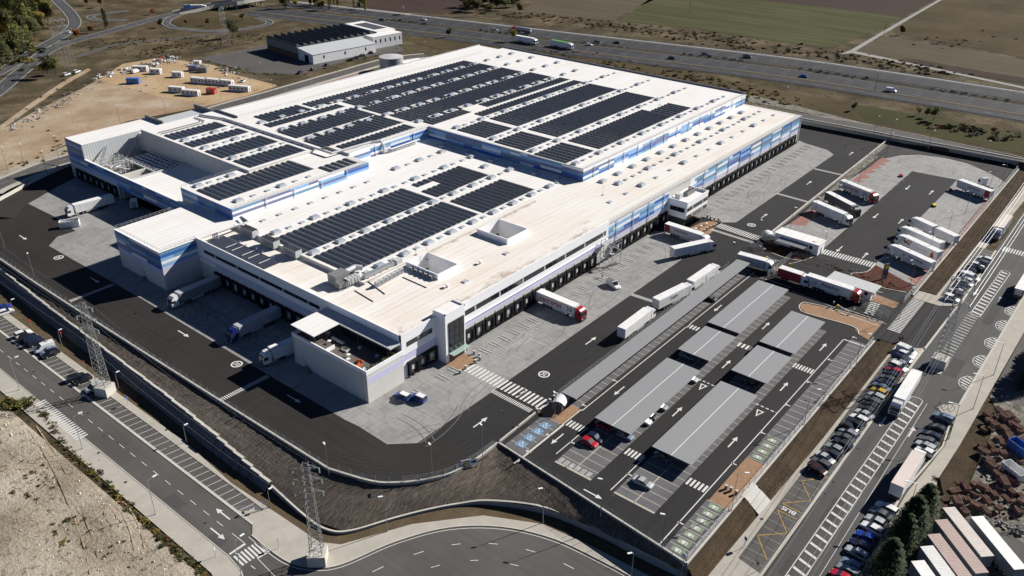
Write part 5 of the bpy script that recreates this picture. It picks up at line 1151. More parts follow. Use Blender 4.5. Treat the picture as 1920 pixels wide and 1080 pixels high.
def hatch(u, v, z, big, where):
    if big:
        o = thing('smoke_hatch', 'white smoke hatch ' + where, 'smoke hatch', (u, v, z), 0, 'smoke hatches ' + where); link('curb', HC, o); link('dome', HD, o)
    else:
        o = thing('skylight', 'small flat skylight ' + where, 'skylight', (u, v, z), 0, 'small skylights ' + where); link('curb', SCM, o); link('dome', SDM, o)
def hrow(v, u0, u1, z, every, where, pitch=4.95, phase=0, skip=()):
    k = 0; u = u0
    while u <= u1:
        if not any(a < u < c for a, c in skip): hatch(u, v, z, (k + phase) % every == 0, where)
        u += pitch; k += 1
hrow(182.9, 134.5, 228, RH, 2, 'in the row between the two large arrays of the low roof'); hrow(162.2, 136, 230, RH, 2, 'in the row along the near side of the low roof arrays', 4.95, 1); hrow(202.6, 136, 226, RH, 3, 'in the row beyond the low roof arrays', 4.95)
hrow(213, 139, 186, RH, 9, 'in the row at the foot of the projecting block', 6.2, 1); hrow(192, 220.5, 222, RH, 1, 'alone in front of the tall striped wall'); hrow(215, 198, 228, RH, 2, 'in the recess by the inner corner', 6)
for v in (163, 173.5, 184, 194, 205.5, 219): hatch(227.3, v, RH, True, 'in the row at the foot of the tall striped wall')
hrow(145.5, 238, 352, RH, 4, 'in the row along the right low roof', 4.95); hrow(150.8, 236, 352, RH, 1, 'in the row below the high roof edge', 9.9); hrow(138.5, 222, 352, RH, 3, 'in the row nearest the right eaves', 9.9, 1)
hrow(161.8, 235, 352, RU, 3, 'in the row along the right edge of the high roof'); hrow(181.8, 236, 352, RU, 3, 'in the first row between the long high arrays'); hrow(201.8, 237, 352, RU, 3, 'in the second row between the long high arrays'); hrow(221.8, 238, 352, RU, 3, 'in the third row between the long high arrays')
for v, w_ in ((238.9, 'first'), (255.5, 'second'), (272.1, 'third'), (285.5, 'fourth')): hrow(v, 192 if v > 240 else 234, 352, RU, 1, 'in the %s row of the rear high roof' % w_, 9.9)
for v, w_ in ((289.0, 'first'), (275.6, 'second'), (258.3, 'third')): hrow(v, 160, 183, RU, 3, 'in the %s row left of the long pipe' % w_, 4.3)
hrow(246.2, 138, 153, KZ, 3, 'in the row at the rear of the projecting block', 4.2); hrow(225.2, 139, 172, KZ, 3, 'in the row at the front of the projecting block', 5.6); hatch(152, 262, 9.2, False, 'on the shaded courtyard roof')
for u, v in ((149.5, 137.5), (170, 140)): hatch(u, v, RH, False, 'on the roof between the light wells and the front facade')
for u, v in ((160.3, 141.5), (144, 139)):
    o = thing('roof_vent', 'small hooded roof vent on the stained front roof', 'roof vent', (u, v, RH), 0, 'roof vents'); MB().rod((0, 0, 0), (0, 0, .8), .3, .3, 8).build('stack', M['lightgrey'], o); MB().box(-.55, -.5, .8, .55, .5, 1.1).build('hood', M['c_white'], o)
# chillers on the left strip
def chiller_proto():
    o = thing('chiller', '', 'chiller', (0, 0, 0), 0, 'rooftop chillers')
    c = MB(); c.box(-1.15, -3.0, .5, 1.15, 3.0, 2.6); c.build('casing', M['lightgrey'], o); f = MB()
    for k in range(6): f.box(-1.2, -2.9 + .98 * k, .7, -1.155, -2.05 + .98 * k, 2.4); f.box(1.155, -2.9 + .98 * k, .7, 1.2, -2.05 + .98 * k, 2.4)
    f.build('coil', M['zincd'], o)
    for k in range(6):
        for s in (-.55, .55): g = MB(); g.rod((s, -2.5 + k, 2.6), (s, -2.5 + k, 2.85), .44, .44, 10); g.build('fan', M['darkgrey'], o)
    for x in (-1.05, 1.05):
        for y in (-2.8, 0, 2.8): MB().box(x - .08, y - .08, 0, x + .08, y + .08, .5).build('foot', M['zincd'], o)
    return o
ch = chiller_proto()
for k, (p, w_) in enumerate((((468, 433), 'nearest the annex and the bundle of pipes'), ((507, 452.5), 'in the middle of the three chillers'), ((548, 470), 'nearest the roof edge and the long clean strip'))):
    q = W(*p, 13.2); place(ch, k, (q[0] + .0, q[1], 11.52), 0.0, 'grey rooftop chiller with twin fan rows, ' + w_)
M['mat_shade_blue'] = plain('shade_blue_membrane', (0.035, 0.042, 0.065), 0.6)  # blue grey membrane, with the shade of the chillers painted into its colour
plate = MB().box(119.2, 186.5, 11.52, 125.5, 214.5, 11.56).build('walkway_mat', M['mat_shade_blue']); tag(plate, 'walkway mat under the three chillers, its blue grey darkened by painted shade', 'walkway mat')
for k, y in enumerate((190, 195, 198, 203, 206)):
    pp = MB(); pp.tube([(120.6, y, 11.9), (125.3, y, 11.9), (125.3, y - .6, 12.6)], .12, 6); tag(pp.build('pipe', M['lightgrey']), 'short bent white pipe feeding a chiller', 'pipe', 'chiller feed pipes')
for k in range(4):
    x = 119.9 + .0 * k; y = 213.6 + .55 * k
    pp = MB(); pp.tube([(122.0 + .4 * k, 214.5 - .3 * k, 11.6), (122.0 + .4 * k, 214.5 - .3 * k, 13.0 + .2 * k), (133.2 + .3 * k, 214.5 - .3 * k, 13.0 + .2 * k), (135.0, 219.6 - .4 * k, 13.0 + .2 * k)], .19, 7); tag(pp.build('pipe', M['lightgrey']), 'thick pale pipe in the bundle running from the chillers to the projecting block', 'pipe', 'pipe bundle by the chillers')
# air handling plant
ah = thing('air_handler', 'large grey air handling unit with a round silver duct on the front roof', 'air handler', (0, 0, 0)); q = W(640, 520, 13)
MB().box(q[0] - 3.2, q[1] - 1.6, HZ - .4, q[0] + 1.6, q[1] + 1.8, HZ + 2.5).build('casing', M['midgrey'], ah); MB().box(q[0] - 3.6, q[1] - 3.4, HZ - .4, q[0] - 1.2, q[1] - 1.4, HZ + 1.2).build('intake', M['zincd'], ah)
for k in range(4): MB().box(q[0] - 1.0 + 1.1 * k, q[1] - 4.2, HZ, q[0] - .2 + 1.1 * k, q[1] - 2.2, HZ + 1.6).build('fan_section', M['lightgrey'], ah)
MB().tube([(q[0] + 1.6, q[1] + .2, HZ + 1.7), (q[0] + 5.2, q[1] + .4, HZ + 1.7), (q[0] + 6.8, q[1] - .8, HZ + 1.2)], .8, 12).build('duct', M['zinc'], ah)
for k in range(9): MB().rod((q[0] - 2 + .7 * k, q[1] - 4.6 + .15 * (k % 3), HZ), (q[0] - 2.2 + .7 * k, q[1] - 4.4, HZ + 1.5), .07, .07, 5).build('pipe', M['lightgrey'], ah)
for k in range(26): a_ = random.Random(k); pq = (q[0] - 3 + 7 * a_.random(), q[1] - 4.6 + 2.6 * a_.random()); MB().tube([(*pq, HZ), (*pq, HZ + .4 + 1.6 * a_.random()), (pq[0] + a_.uniform(-1, 1), pq[1] + a_.uniform(-.6, .6), HZ + .5 + a_.random())], .05, 4).build('pipe', M['zinc'], ah)
du = thing('air_duct', 'long flat silver air duct lying on the roof beside the solar array', 'duct', (0, 0, 0))
a0, a1 = W(672, 515, 13), W(740, 492, 13); MB().box(a0[0], a1[1] - .6, HZ + .3, a1[0], a1[1] + .6, HZ + 1.2).build('duct', M['zinc'], du); MB().box(a1[0], a1[1] - .9, HZ, a1[0] + 2.2, a1[1] + .9, HZ + 1.4).build('plenum', M['lightgrey'], du)
for k in range(6): MB().box(a0[0] + 1 + 2.4 * k, a1[1] - .7, HZ, a0[0] + 1.2 + 2.4 * k, a1[1] + .7, HZ + .3).build('support', M['zincd'], du)
cb = thing('condenser_bank', 'row of upright grey condenser units on the front roof beside a light well', 'condensers', (0, 0, 0)); a0, a1 = W(707, 537, 12.5), W(752, 512, 12.5)
for k in range(7):
    t = k / 6; p = lerp(a0, a1, t); MB().box(p[0] - .6, p[1] - .4, HZ + .1, p[0] + .6, p[1] + .4, HZ + 1.75).build('condenser', M['lightgrey'], cb); MB().box(p[0] - .45, p[1] - .43, HZ + .3, p[0] + .45, p[1] - .405, HZ + 1.5).build('grille', M['zincd'], cb)
for k in range(5):
    o = thing('condenser', 'small white condenser unit against the left wall of a light well', 'condenser', (144.6, 145.6 + 1.9 * k, HZ), 0, 'condensers by the light well'); MB().box(-.35, -.5, .1, .35, .5, 1.2).build('casing', M['lightgrey'], o); MB().rod((-.36, 0, .65), (-.4, 0, .65), .4, .4, 10).build('fan', M['darkgrey'], o)
for i, (a0, a1) in enumerate(((W(665, 545, 12.3), W(700, 566, 12.3)), (W(690, 528, 12.3), W(722, 552, 12.3)), (W(755, 520, 12.3), W(800, 540, 12.3)))):
    tag(MB().tube([(*a0, HZ + .12), (*a1, HZ + .12)], .12, 5).build('pipe', M['zincd']), 'thin dark pipe lying across the pale front roof by the condensers', 'pipe', 'roof pipes by the condensers')
lp = thing('pipe_run', 'long silver pipe crossing the high roof and bending at the striped wall', 'pipe'); MB().tube([(181.0, 312, RU + .5), (184.5, 300, RU + .5), (185.2, 234.8, RU + .5), (203, 233.5, RU + .5), (206.5, 231.6, RU + .5), (206.6, 230.4, RU - 1), (206.6, 230.3, HZ + .6), (212, 229.4, HZ + .6), (222, 229.4, HZ + .6)], .42, 8).build('pipe', M['lightgrey'], lp)
for k in range(10): MB().box(184.3, 245 + 5.8 * k, RU, 186.0, 245.25 + 5.8 * k, RU + .3).build('support', M['zincd'], lp)
for i, off in enumerate((0, 2.2)): tag(MB().tube([(158, 302 + off, RU + .3), (176, 302 + off, RU + .3), (178, 304 + off, RU + .3), (178, 311, RU + .3)], .2, 6).build('pipe', M['zincd']), 'dark pipe looping over the roof by the tall end block', 'pipe', 'pipes by the tall end block')
pr = thing('pipe_bridge', 'ladder like steel pipe bridge at the foot of the recessed striped wall', 'pipe rack'); f = MB()
for k in range(13): f.tube([(209 + 1.25 * k, 229.9, HZ), (209 + 1.25 * k, 229.9, HZ + 1.3), (209 + 1.25 * k, 228.6, HZ + 1.3), (209 + 1.25 * k, 228.6, HZ)], .06, 4)
f.build('frame', M['zincd'], pr); [MB().tube([(209, 228.8 + .35 * k, HZ + 1.4), (224.5, 228.8 + .35 * k, HZ + 1.4)], .13, 6).build('pipe', M['lightgrey'], pr) for k in range(3)]
for p, z, lab in (((1130, 366), HZ, 'thin lightning mast on the low roof near the white parapet end'), ((1237, 197), RU, 'thin lightning mast on the far high roof'), ((801, 487), HZ, 'thin lightning mast beside the nearer light well'), ((780, 478), HZ, 'thin lightning mast by the silver duct')):
    q = W(*p, z); o = thing('lightning_mast', lab, 'mast', (*q, z)); MB().rod((0, 0, 0), (0, 0, 4.6), .06, .03, 5).build('pole', M['lightgrey'], o); MB().rod((0, 0, 0), (0, 0, .18), .4, .4, 8).build('foot', M['wallgrey'], o)
# plant yard: pipe frame and condenser deck
pf = thing('pipework', 'dense open steel pipe frame in the plant yard by the left end block', 'pipe rack'); R = random.Random(4)
fr = MB()
for i in range(6):
    for j in range(4):
        x, y = 135.2 + 1.7 * i, 300.5 + 3.2 * j; fr.rod((x, y, 4.4), (x, y, 10.5 + (i % 2)), .09, .09, 4)
for z in (6, 7.6, 9.2, 10.6):
    for j in range(4): fr.rod((135.2, 300.5 + 3.2 * j, z), (143.7, 300.5 + 3.2 * j, z), .07, .07, 4)
    for i in range(6): fr.rod((135.2 + 1.7 * i, 300.5, z), (135.2 + 1.7 * i, 310.1, z), .07, .07, 4)
fr.build('frame', M['lightgrey'], pf)
for k in range(95):
    x, y, z = R.uniform(134.6, 144.5), R.uniform(299, 312), R.uniform(5, 10.8); pp = MB()
    pp.tube([(x, y, z), (x + R.uniform(-2, 2), y, z), (x + R.uniform(-2, 2), y + R.uniform(-3, 3), z + R.uniform(-2.0, 1.0))], R.choice((.06, .09, .14)), 5); pp.build('pipe', R.choice((M['c_white'], M['zinc'], M['lightgrey'], M['rust'])), pf)
for s in ((134.8, 312, 5.0, 142, 315.6, 13), (146, 314, 5, 154, 312.0, 15.5)):
    g = MB(); g.rod(s[:3], s[3:], .18, .18, 5); g.rod((s[0], s[1] - 1.1, s[2]), (s[3], s[4] - 1.1, s[5]), .18, .18, 5)
    for t in range(9): a_ = lerp(s[:3], s[3:], t / 8); g.rod(a_, (a_[0], a_[1] - 1.1, a_[2]), .08, .08, 4)
    g.build('inclined_tray', M['zinc'], pf)
cd = thing('condenser_deck', 'raised deck of gridded condenser fans in the plant yard', 'condensers'); g = MB()
for i in range(5):
    for j in range(9):
        x, y = 145.0 + 2.1 * i, 287.0 + 2.35 * j; MB().box(x, y, 7.2, x + 1.8, y + 2.0, 8.5).build('fan_unit', M['darkgrey'], cd)
for i in range(6): g.box(144.8 + 2.1 * i, 286.6, 8.5, 145.05 + 2.1 * i, 308.2, 9.0); g.rod((144.9 + 2.1 * i, 287, 4.4), (144.9 + 2.1 * i, 287, 9.7), .08, .08, 4)
for j in range(10): g.box(144.8, 286.8 + 2.35 * j, 8.3, 155.6, 287.05 + 2.35 * j, 8.8); g.rod((144.9, 286.9 + 2.35 * j, 4.4), (144.9, 286.9 + 2.35 * j, 9.7), .07, .07, 4)
g.tube([(144.9, 308, 9.7), (144.9, 287, 9.7), (155.5, 287, 9.7)], .05, 4); g.build('frame', M['c_white'], cd)
gu = thing('roof_plant', 'grey fan bank and white unit on the gatehouse office roof', 'roof plant'); MB().box(252, 125.6, 8.5, 257.5, 127.4, 9.7).build('casing', M['midgrey'], gu)
for k in range(8): MB().rod((252.4 + .68 * k, 126.5, 9.7), (252.4 + .68 * k, 126.5, 9.9), .3, .3, 8).build('fan', M['darkgrey'], gu)
MB().box(248, 126.4, 8.4, 250, 128.4, 10).build('casing', M['lightgrey'], gu)
# terrace furniture
TZ = 7.9
def furn(name, label, cat, u, v, parts, rz=0.0, group=None):
    o = thing(name, label, cat, (u, v, TZ), rz, group)
    for pn, bx, m in parts: MB().box(*bx).build(pn, M[m], o)
furn('bench', 'long white bench on the dark terrace deck', 'bench', 111.6, 146, [('seat', (-.35, -2.2, .3, .35, 2.2, .5), 'c_white'), ('base', (-.2, -2.0, 0, .2, 2.0, .3), 'lightgrey')])
furn('planter_box', 'low white planter box on the terrace', 'planter', 110.2, 141.5, [('box', (-.6, -1, 0, .6, 1, .55), 'c_white'), ('soil', (-.5, -.9, .55, .5, .9, .6), 'leaf_olive')])
furn('partition', 'white partition wall dividing the sunny side of the terrace', 'partition', 107.7, 144.2, [('panel', (-1.3, -.1, 0, 1.3, .1, 1.1), 'c_white')])
M['orange'] = plain('orange_fabric', (0.42, 0.09, 0.03), 0.8)
for u, v, r_, l_ in ((107.4, 133.3, .4, 'orange sofa facing the terrace parapet'), (108.8, 134.8, 2.0, 'orange sofa turned towards the deck')):
    furn('sofa', l_, 'sofa', u, v, [('seat', (-.8, -.4, .2, .8, .4, .45), 'orange'), ('backrest', (-.8, .3, .45, .8, .45, .9), 'orange'), ('leg', (-.75, -.35, 0, -.65, -.25, .2), 'darkgrey'), ('leg', (.65, -.35, 0, .75, -.25, .2), 'darkgrey')], r_)
for k, (u, v) in enumerate(((107.3, 137.2), (108.6, 138.6), (107, 131), (112.6, 133), (112, 150), (110, 151.5), (112.5, 139), (109.7, 147))):
    o = thing('cafe_table', 'small square white cafe table on the roof terrace', 'table', (u, v, TZ), .3 * k, 'cafe tables on the terrace'); MB().box(-.42, -.42, .72, .42, .42, .76).build('tabletop', M['c_white'], o); MB().rod((0, 0, 0), (0, 0, .72), .05, .05, 6).build('leg', M['zinc'], o); MB().rod((0, 0, 0), (0, 0, .04), .26, .26, 8).build('base', M['zinc'], o)
for k in range(9):
    o = thing('potted_plant', 'potted shrub in the row along the terrace parapet', 'plant', (107.4 + 1.05 * k, 130.3, TZ), 0, 'potted plants on the terrace'); MB().rod((0, 0, 0), (0, 0, .4), .18, .24, 8).build('pot', M['darkgrey'], o); g = MB()
    for j in range(26): c = Vector((random.gauss(0, .25), random.gauss(0, .25), .55 + random.random() * .5)); d = Vector((random.gauss(0, 1), random.gauss(0, 1), random.gauss(0, 1))).normalized() * .16; e = d.orthogonal() * .8; g.add([c - d, c + e, c + d, c - e], [(0, 1, 2, 3)])
    g.build('foliage', M['leaf_olive'], o)
# ---------------------------------------------------------------- VEHICLES
def wheelmesh(r, w_, rim):
    t = MB(); t.rod((0, -w_ / 2, 0), (0, w_ / 2, 0), r, r, 14); t2 = MB(); t2.rod((0, -w_ / 2 - .01, 0), (0, w_ / 2 + .01, 0), r * .58, r * .58, 10)
    return t.mesh('wheel', M['black']), t2.mesh('rim', rim)
TW, TR = wheelmesh(.5, .32, M['midgrey']); CWH, CRM = wheelmesh(.315, .21, M['lightgrey'])
def wheel(par, x, y, z, truck=False):
    o = link('wheel', TW if truck else CWH, par, (x, y, z)); link('rim', TR if truck else CRM, o)
WHITE = (0.78, 0.78, 0.77)
def cab(o, x0, pm, sleeper=True, trim=None):
    """tractor cab: x0 is its back wall, forward is +x"""
    P = [(x0, .75), (x0 + 2.15, .75), (x0 + 2.28, 1.0), (x0 + 2.25, 1.75), (x0 + 2.02, 2.85), (x0 + 1.75, 3.25), (x0 + 1.2, 3.62), (x0 + .2, 3.78), (x0, 3.7)]
    b = MB(); w0, w1 = 1.24, 1.12; n = len(P); wz = lambda z: w0 if z < 2.0 else w0 + (w1 - w0) * (z - 2.0) / 1.8
    vs = [(x, -wz(z), z) for x, z in P] + [(x, wz(z), z) for x, z in P]
    b.add(vs, [tuple(range(n))[::-1][::-1], tuple(range(n, 2 * n))[::-1]] + [(i, n + i, n + (i + 1) % n, (i + 1) % n) for i in range(n)])
    cb_ = b.build('cab', pm, o)
    g = MB(); g.add([(x0 + 2.275, -1.1, 1.8), (x0 + 2.275, 1.1, 1.8), (x0 + 2.06, 1.03, 2.78), (x0 + 2.06, -1.03, 2.78)], [(0, 1, 2, 3)]); g.build('windscreen', M['carglass'], cb_)
    for s in (-1, 1):
        g = MB(); g.add([(x0 + .95, s * 1.255, 1.85), (x0 + 2.05, s * 1.255, 1.75), (x0 + 1.9, s * 1.215, 2.65), (x0 + .95, s * 1.215, 2.65)], [(0, 1, 2, 3) if s < 0 else (3, 2, 1, 0)]); g.build('side_window', M['carglass'], cb_)
        MB().box(x0 + 2.0, s * 1.32 - .09, 2.0, x0 + 2.15, s * 1.32 + .09, 2.7).build('mirror', M['darkgrey'], cb_)
        MB().box(x0 + 2.2, s * .95 - .22, .82, x0 + 2.32, s * .95 + .22, 1.02).build('headlight', M['lens'], cb_)
    MB().box(x0 + 2.1, -1.2, .38, x0 + 2.36, 1.2, .8).build('bumper', trim or M['darkgrey'], cb_); MB().box(x0 + 2.22, -.85, 1.05, x0 + 2.30, .85, 1.65).build('grille', M['darkgrey'], cb_)
    MB().box(x0 + 1.85, -1.05, 2.95, x0 + 2.2, 1.05, 3.02).build('sun_visor', M['darkgrey'], cb_)
def tractor(o, pm, x0=.55, trim=None):
    cab(o, x0, pm, True, trim)
    MB().box(-3.6, -.45, .75, x0 + .1, .45, 1.05).build('chassis', M['darkgrey'], o)
    for s in (-1, 1):
        MB().box(-.9, s * 1.0 - .2, .45, .45, s * 1.0 + .2, 1.0).build('fuel_tank', M['zinc'], o)
        wheel(o, x0 + 1.35, s * 1.05, .5, True); wheel(o, -2.4, s * .95, .5, True)
def trailer(o, tm, rm, L=13.6, h0=1.15, h1=4.0, fridge=True, skirt=True):
    b = MB().box(-L, -1.28, h0, 0, 1.28, h1, 0, 't').build('trailer_body', tm, o); MB().box(-L - .02, -1.29, h1 - .04, .02, 1.29, h1 + .02).build('trailer_roof', rm, o)
    MB().box(-L + .1, -1.0, .95, -.6, 1.0, h0).build('trailer_chassis', M['darkgrey'], o)
    for s in (-1, 1): MB().box(-L - .05, (-1.22 if s < 0 else .04), h0 + .08, -L, (-.04 if s < 0 else 1.22), h1 - .08).build('rear_door', tm, o); MB().box(-L - .09, s * 1.0 - .18, .82, -L, s * 1.0 + .18, 1.0).build('tail_light', M['red_lens'], o)
    MB().box(-L - .08, -1.2, .55, -L + .05, 1.2, .75).build('underrun_bar', M['darkgrey'], o)
    if fridge: MB().box(0, -.95, 2.3, .42, .95, 3.8).build('fridge_unit', M['lightgrey'], o)
    for s in (-1, 1):
        for x in (-8.3, -9.6, -10.9): wheel(o, x * L / 13.6, s * 1.05, .5, True)
        if skirt: MB().box(-7.4 * L / 13.6, s * 1.18 - .03, .55, -3.4 * L / 13.6, s * 1.18 + .03, 1.1).build('side_skirt', M['lightgrey'], o)
        MB().box(-2.7, s * .8 - .07, .1, -2.5, s * .8 + .07, 1.0).build('landing_leg', M['zincd'], o)
M['truck_white'] = plain('truck_side_white', (0.68, 0.685, 0.69), 0.45, 0.4, 0, 0.10, .8); M['truck_roof'] = plain('truck_roof_white', (0.74, 0.74, 0.73), 0.5, 0.3, 0, 0.10, .7)
M['truck_grey'] = plain('truck_side_grey', (0.40, 0.43, 0.45), 0.5, 0.4, 0, 0.04, .5); M['truck_dark'] = plain('truck_side_dark', (0.06, 0.065, 0.07), 0.5, 0.4, 0, 0.08, .5)
M['truck_pink'] = plain('faded_pink_roof', (0.62, 0.545, 0.50), 0.7, 0.2, 0, 0.05, .5); M['truck_slate'] = plain('truck_side_slate', (0.20, 0.22, 0.24), 0.5, 0.4, 0, 0.06, .5)
RED, NAVY = (0.42, 0.015, 0.025), (0.012, 0.022, 0.13)
M['ltr_red'] = plain('red_lettering', (0.35, 0.03, 0.04), 0.6); M['ltr_dark'] = plain('dark_lettering', (0.03, 0.03, 0.04), 0.6); M['ltr_gold'] = plain('gold_mark', (0.55, 0.33, 0.04), 0.6); M['ltr_green'] = plain('green_mark', (0.10, 0.32, 0.06), 0.6)
def axis(pr, pf, z):
    a, b = Vector(W(*pr, z)), Vector(W(*pf, z)); d = b - a
    return (a + b) / 2, math.atan2(d.y, d.x)
def lorry(pr, pf, label, tm='truck_white', rm='truck_roof', cabc=WHITE, L=13.6, zoff=0.0, deco=None, group='articulated lorries on the site', fridge=True, trac=True, trim=None):
    c, a = axis(pr, pf, 4.0 + zoff); o = thing('articulated_lorry', label, 'lorry', (c.x + L / 2 * math.cos(a), c.y + L / 2 * math.sin(a), zoff), a, group)
    trailer(o, M[tm], M[rm], L, fridge=fridge)
    if trac: tractor(o, carpaint(cabc), .55, trim)
    if deco: deco(o)
    return o
def side(o, s, x, z, txt, size, m, bold=.0, shear=0.0):
    text(o, txt, size, M[m], (x, -1.30 if s < 0 else 1.30, z), (1 if s < 0 else -1, 0, 0), (0, 0, 1), bold, shear)
def mark(o, s, pts, m, name='emblem'):
    b = MB(); y = -1.30 if s < 0 else 1.30; v = [(x, y, z) for x, z in pts]; b.add(v, [tuple(range(len(v))) if s < 0 else tuple(range(len(v)))[::-1]]); b.build(name, M[m], o)
def deco_carreras(s):
    def f(o):
        side(o, s, -8.3, 2.6, 'carreras', 2.35, 'ltr_red', .035, .15)
        for dx, dz in ((0, 0), (1.05, 0)):
            mark(o, s, [(-2.6 + dx, 3.3), (-2.2 + dx, 3.3), (-1.6 + dx, 2.6), (-1.95 + dx, 2.6)], 'ltr_dark'); mark(o, s, [(-1.95 + dx, 2.6), (-1.6 + dx, 2.6), (-2.2 + dx, 1.9), (-2.6 + dx, 1.9)], 'ltr_dark')
    return f
def deco_prima(s, sub=False):
    def f(o):
        k = 1 if s < 0 else -1; c = -7.2
        side(o, s, c + 1.2 * k, 2.7, 'PrimaFrio', 1.35, 'ltr_dark', .03)
        cx = c - 3.3 * k
        mark(o, s, [(cx - 1.1, 3.0), (cx - .1, 2.75), (cx + .5, 3.5), (cx + .1, 2.6), (cx - .4, 2.6)][::1 if k > 0 else 1], 'ltr_dark'); mark(o, s, [(cx - .3, 2.3), (cx + .25, 2.5), (cx + .45, 2.1), (cx - .05, 1.85)], 'ltr_gold')
        if sub: mark(o, s, [(c, 1.75), (c + 2.6, 1.75), (c + 2.6, 1.9), (c, 1.9)], 'ltr_dark', 'small_print')
    return f
def deco_transgesa(s, rear=True):
    def f(o):
        side(o, s, -7.2, 2.75, 'TRANSGESA', 1.0, 'ltr_red', .02)
        mark(o, s, [(-13.5, 1.3), (-11.4, 1.3), (-11.6, 3.9), (-13.5, 3.9)], 'ltr_red', 'red_panel'); mark(o, s, [(-11.2, 1.25), (-.2, 1.25), (-.2, 1.4), (-11.2, 1.4)], 'ltr_red', 'stripe')
        mark(o, s, [(-8.4, 2.1), (-6.2, 2.1), (-6.2, 2.2), (-8.4, 2.2)], 'truck_grey', 'small_print')
    return f
def deco_script(o): side(o, -1, -5.5, 2.6, 'H. Becerra', 1.7, 'ltr_dark', 0, .35)
def deco_leaf(o):
    mark(o, -1, [(-10.2, 3.2), (-9.3, 3.4), (-8.8, 3.1), (-9.5, 2.7)], 'ltr_green'); mark(o, -1, [(-12.3, 2.4), (-8.6, 2.4), (-8.6, 2.6), (-12.3, 2.6)], 'ltr_dark', 'small_print')
def deco_orange(o): side(o, -1, -7.0, 2.9, 'Tangible', 1.1, 'ltr_dark', .01, .1); mark(o, -1, [(-8.6, 2.2), (-5.4, 2.2), (-5.2, 2.35), (-8.5, 2.35)], 'ltr_gold')
def deco_small_leaf(o): mark(o, -1, [(-6.6, 2.7), (-6.1, 3.0), (-5.8, 2.5), (-6.2, 2.2)], 'ltr_green'); mark(o, -1, [(-6.9, 2.0), (-5.6, 2.0), (-5.6, 2.12), (-6.9, 2.12)], 'ltr_dark', 'small_print')
def deco_white_text(o): mark(o, -1, [(-9.5, 3.1), (-7.2, 3.1), (-7.2, 3.25), (-9.5, 3.25)], 'ltr_dark', 'small_print'); mark(o, -1, [(-3.2, 1.9), (-1.6, 1.9), (-1.6, 2.3), (-3.2, 2.3)], 'ltr_dark', 'small_print')
def deco_fruit(o):
    R = random.Random(2)
    for k in range(16):
        x, z, r = -2.4 + R.uniform(-1.6, 1.6), 2.9 + R.uniform(-.8, .7), R.uniform(.2, .42); mark(o, 1, [(x + r * math.cos(t * .9), z + r * math.sin(t * .9)) for t in range(7)][::-1], R.choice(('ltr_red', 'ltr_gold', 'ltr_green', 'ltr_red')), 'fruit_picture')
    mark(o, 1, [(-12.6, 1.4), (-11.2, 1.4), (-11.4, 2.8), (-12.2, 3.0)], 'ltr_red', 'picture'); mark(o, 1, [(-12.2, 2.9), (-11.5, 2.9), (-11.6, 3.5), (-12.1, 3.5)], 'ltr_gold', 'picture'); mark(o, 1, [(-9.8, 2.3), (-6, 2.3), (-6, 2.45), (-9.8, 2.45)], 'ltr_red', 'small_print')
lorry((203, 366), (143, 382), 'white lorry with a small green leaf emblem, docked at the far left doors', deco=deco_leaf)
lorry((408, 517), (332, 549), 'lorry with dark grey script lettered trailer docked beside the projecting annex', 'truck_slate', 'truck_grey', deco=deco_script)
lorry((518.5, 575), (444.5, 610), 'lorry with plain grey trailer and navy blue cab docked in the shade', 'truck_grey', 'truck_grey', NAVY)
lorry((585, 621), (515, 650), 'white lorry half hidden behind the roof terrace box', deco=deco_white_text)
lorry((1011.5, 544), (1080, 572), 'lorry with red cab and big red lettering docked at the front facade', cabc=RED, deco=deco_carreras(-1))
lorry((1167, 614), (1213, 579.5), 'plain white lorry driving along the dark lane, last of the queue')
lorry((1232.5, 559.5), (1284, 534), 'white lorry with orange mark and dark lettering, second from the back of the queue', deco=deco_orange)
lorry((1296.5, 525), (1336, 498), 'white lorry with pale roof and small green emblem, leading the queue by the carport', deco=deco_small_leaf)
lorry((1251.5, 417.5), (1315.5, 438), 'white lorry with a red rear panel in front of the gatehouse office', deco=deco_transgesa(-1))
lorry((1263.5, 464), (1324.5, 451), 'plain white lorry turning on the apron, its own shadow behind it')
lorry((1518.5, 514.5), (1596, 539.5), 'lorry with red cab and dark lettering leaving through the gate', cabc=RED, deco=deco_prima(-1))
lorry((1585, 339), (1628.5, 356.5), 'lorry with red cab and big red lettering parked in the lorry park', cabc=RED, deco=deco_carreras(-1))
lorry((1555.5, 360.5), (1598, 382.5), 'lorry with black curtain sided trailer in the lorry park', 'truck_dark', 'truck_roof', (.05, .055, .06))
lorry((1534, 378.5), (1579, 397.5), 'plain white lorry beside the pale canteen hut in the lorry park')
lorry((1764, 453), (1706, 427.5), 'white lorry with plain sides, second of the row in the right bays')
lorry((1762, 471), (1699, 442), 'white lorry with a picture of fruit on its side', deco=deco_fruit)
lorry((1746, 489), (1686.5, 462), 'white lorry with dark lettering in the last right bay near the gate', deco=deco_prima(1, True))
lorry((1857, 356.5), (1804.5, 337.5), 'uncoupled white trailer with a red rear panel parked in the lorry park', trac=False, deco=deco_transgesa(1), group='trailers parked without a tractor')
lorry((1895, 400), (1872, 429), 'lorry with a faded pinkish roof parked on the upper right street', rm='truck_pink', tm='truck_slate', zoff=.1)
lorry((1716.5, 699), (1690, 741), 'white lorry driving down the right street past the parked cars', zoff=zr(180) + .1, L=15)
lorry((1684, 907.5), (1721, 850), 'white lorry with a pinkish roof parked on the right side of the street', rm='truck_pink', zoff=zr(170) + .1)
o = lorry((1935, 505), (1907, 550), 'dark lorry cut off by the right edge of the picture', 'truck_dark', 'truck_roof', zoff=.1, trac=False, group='trailers parked without a tractor')
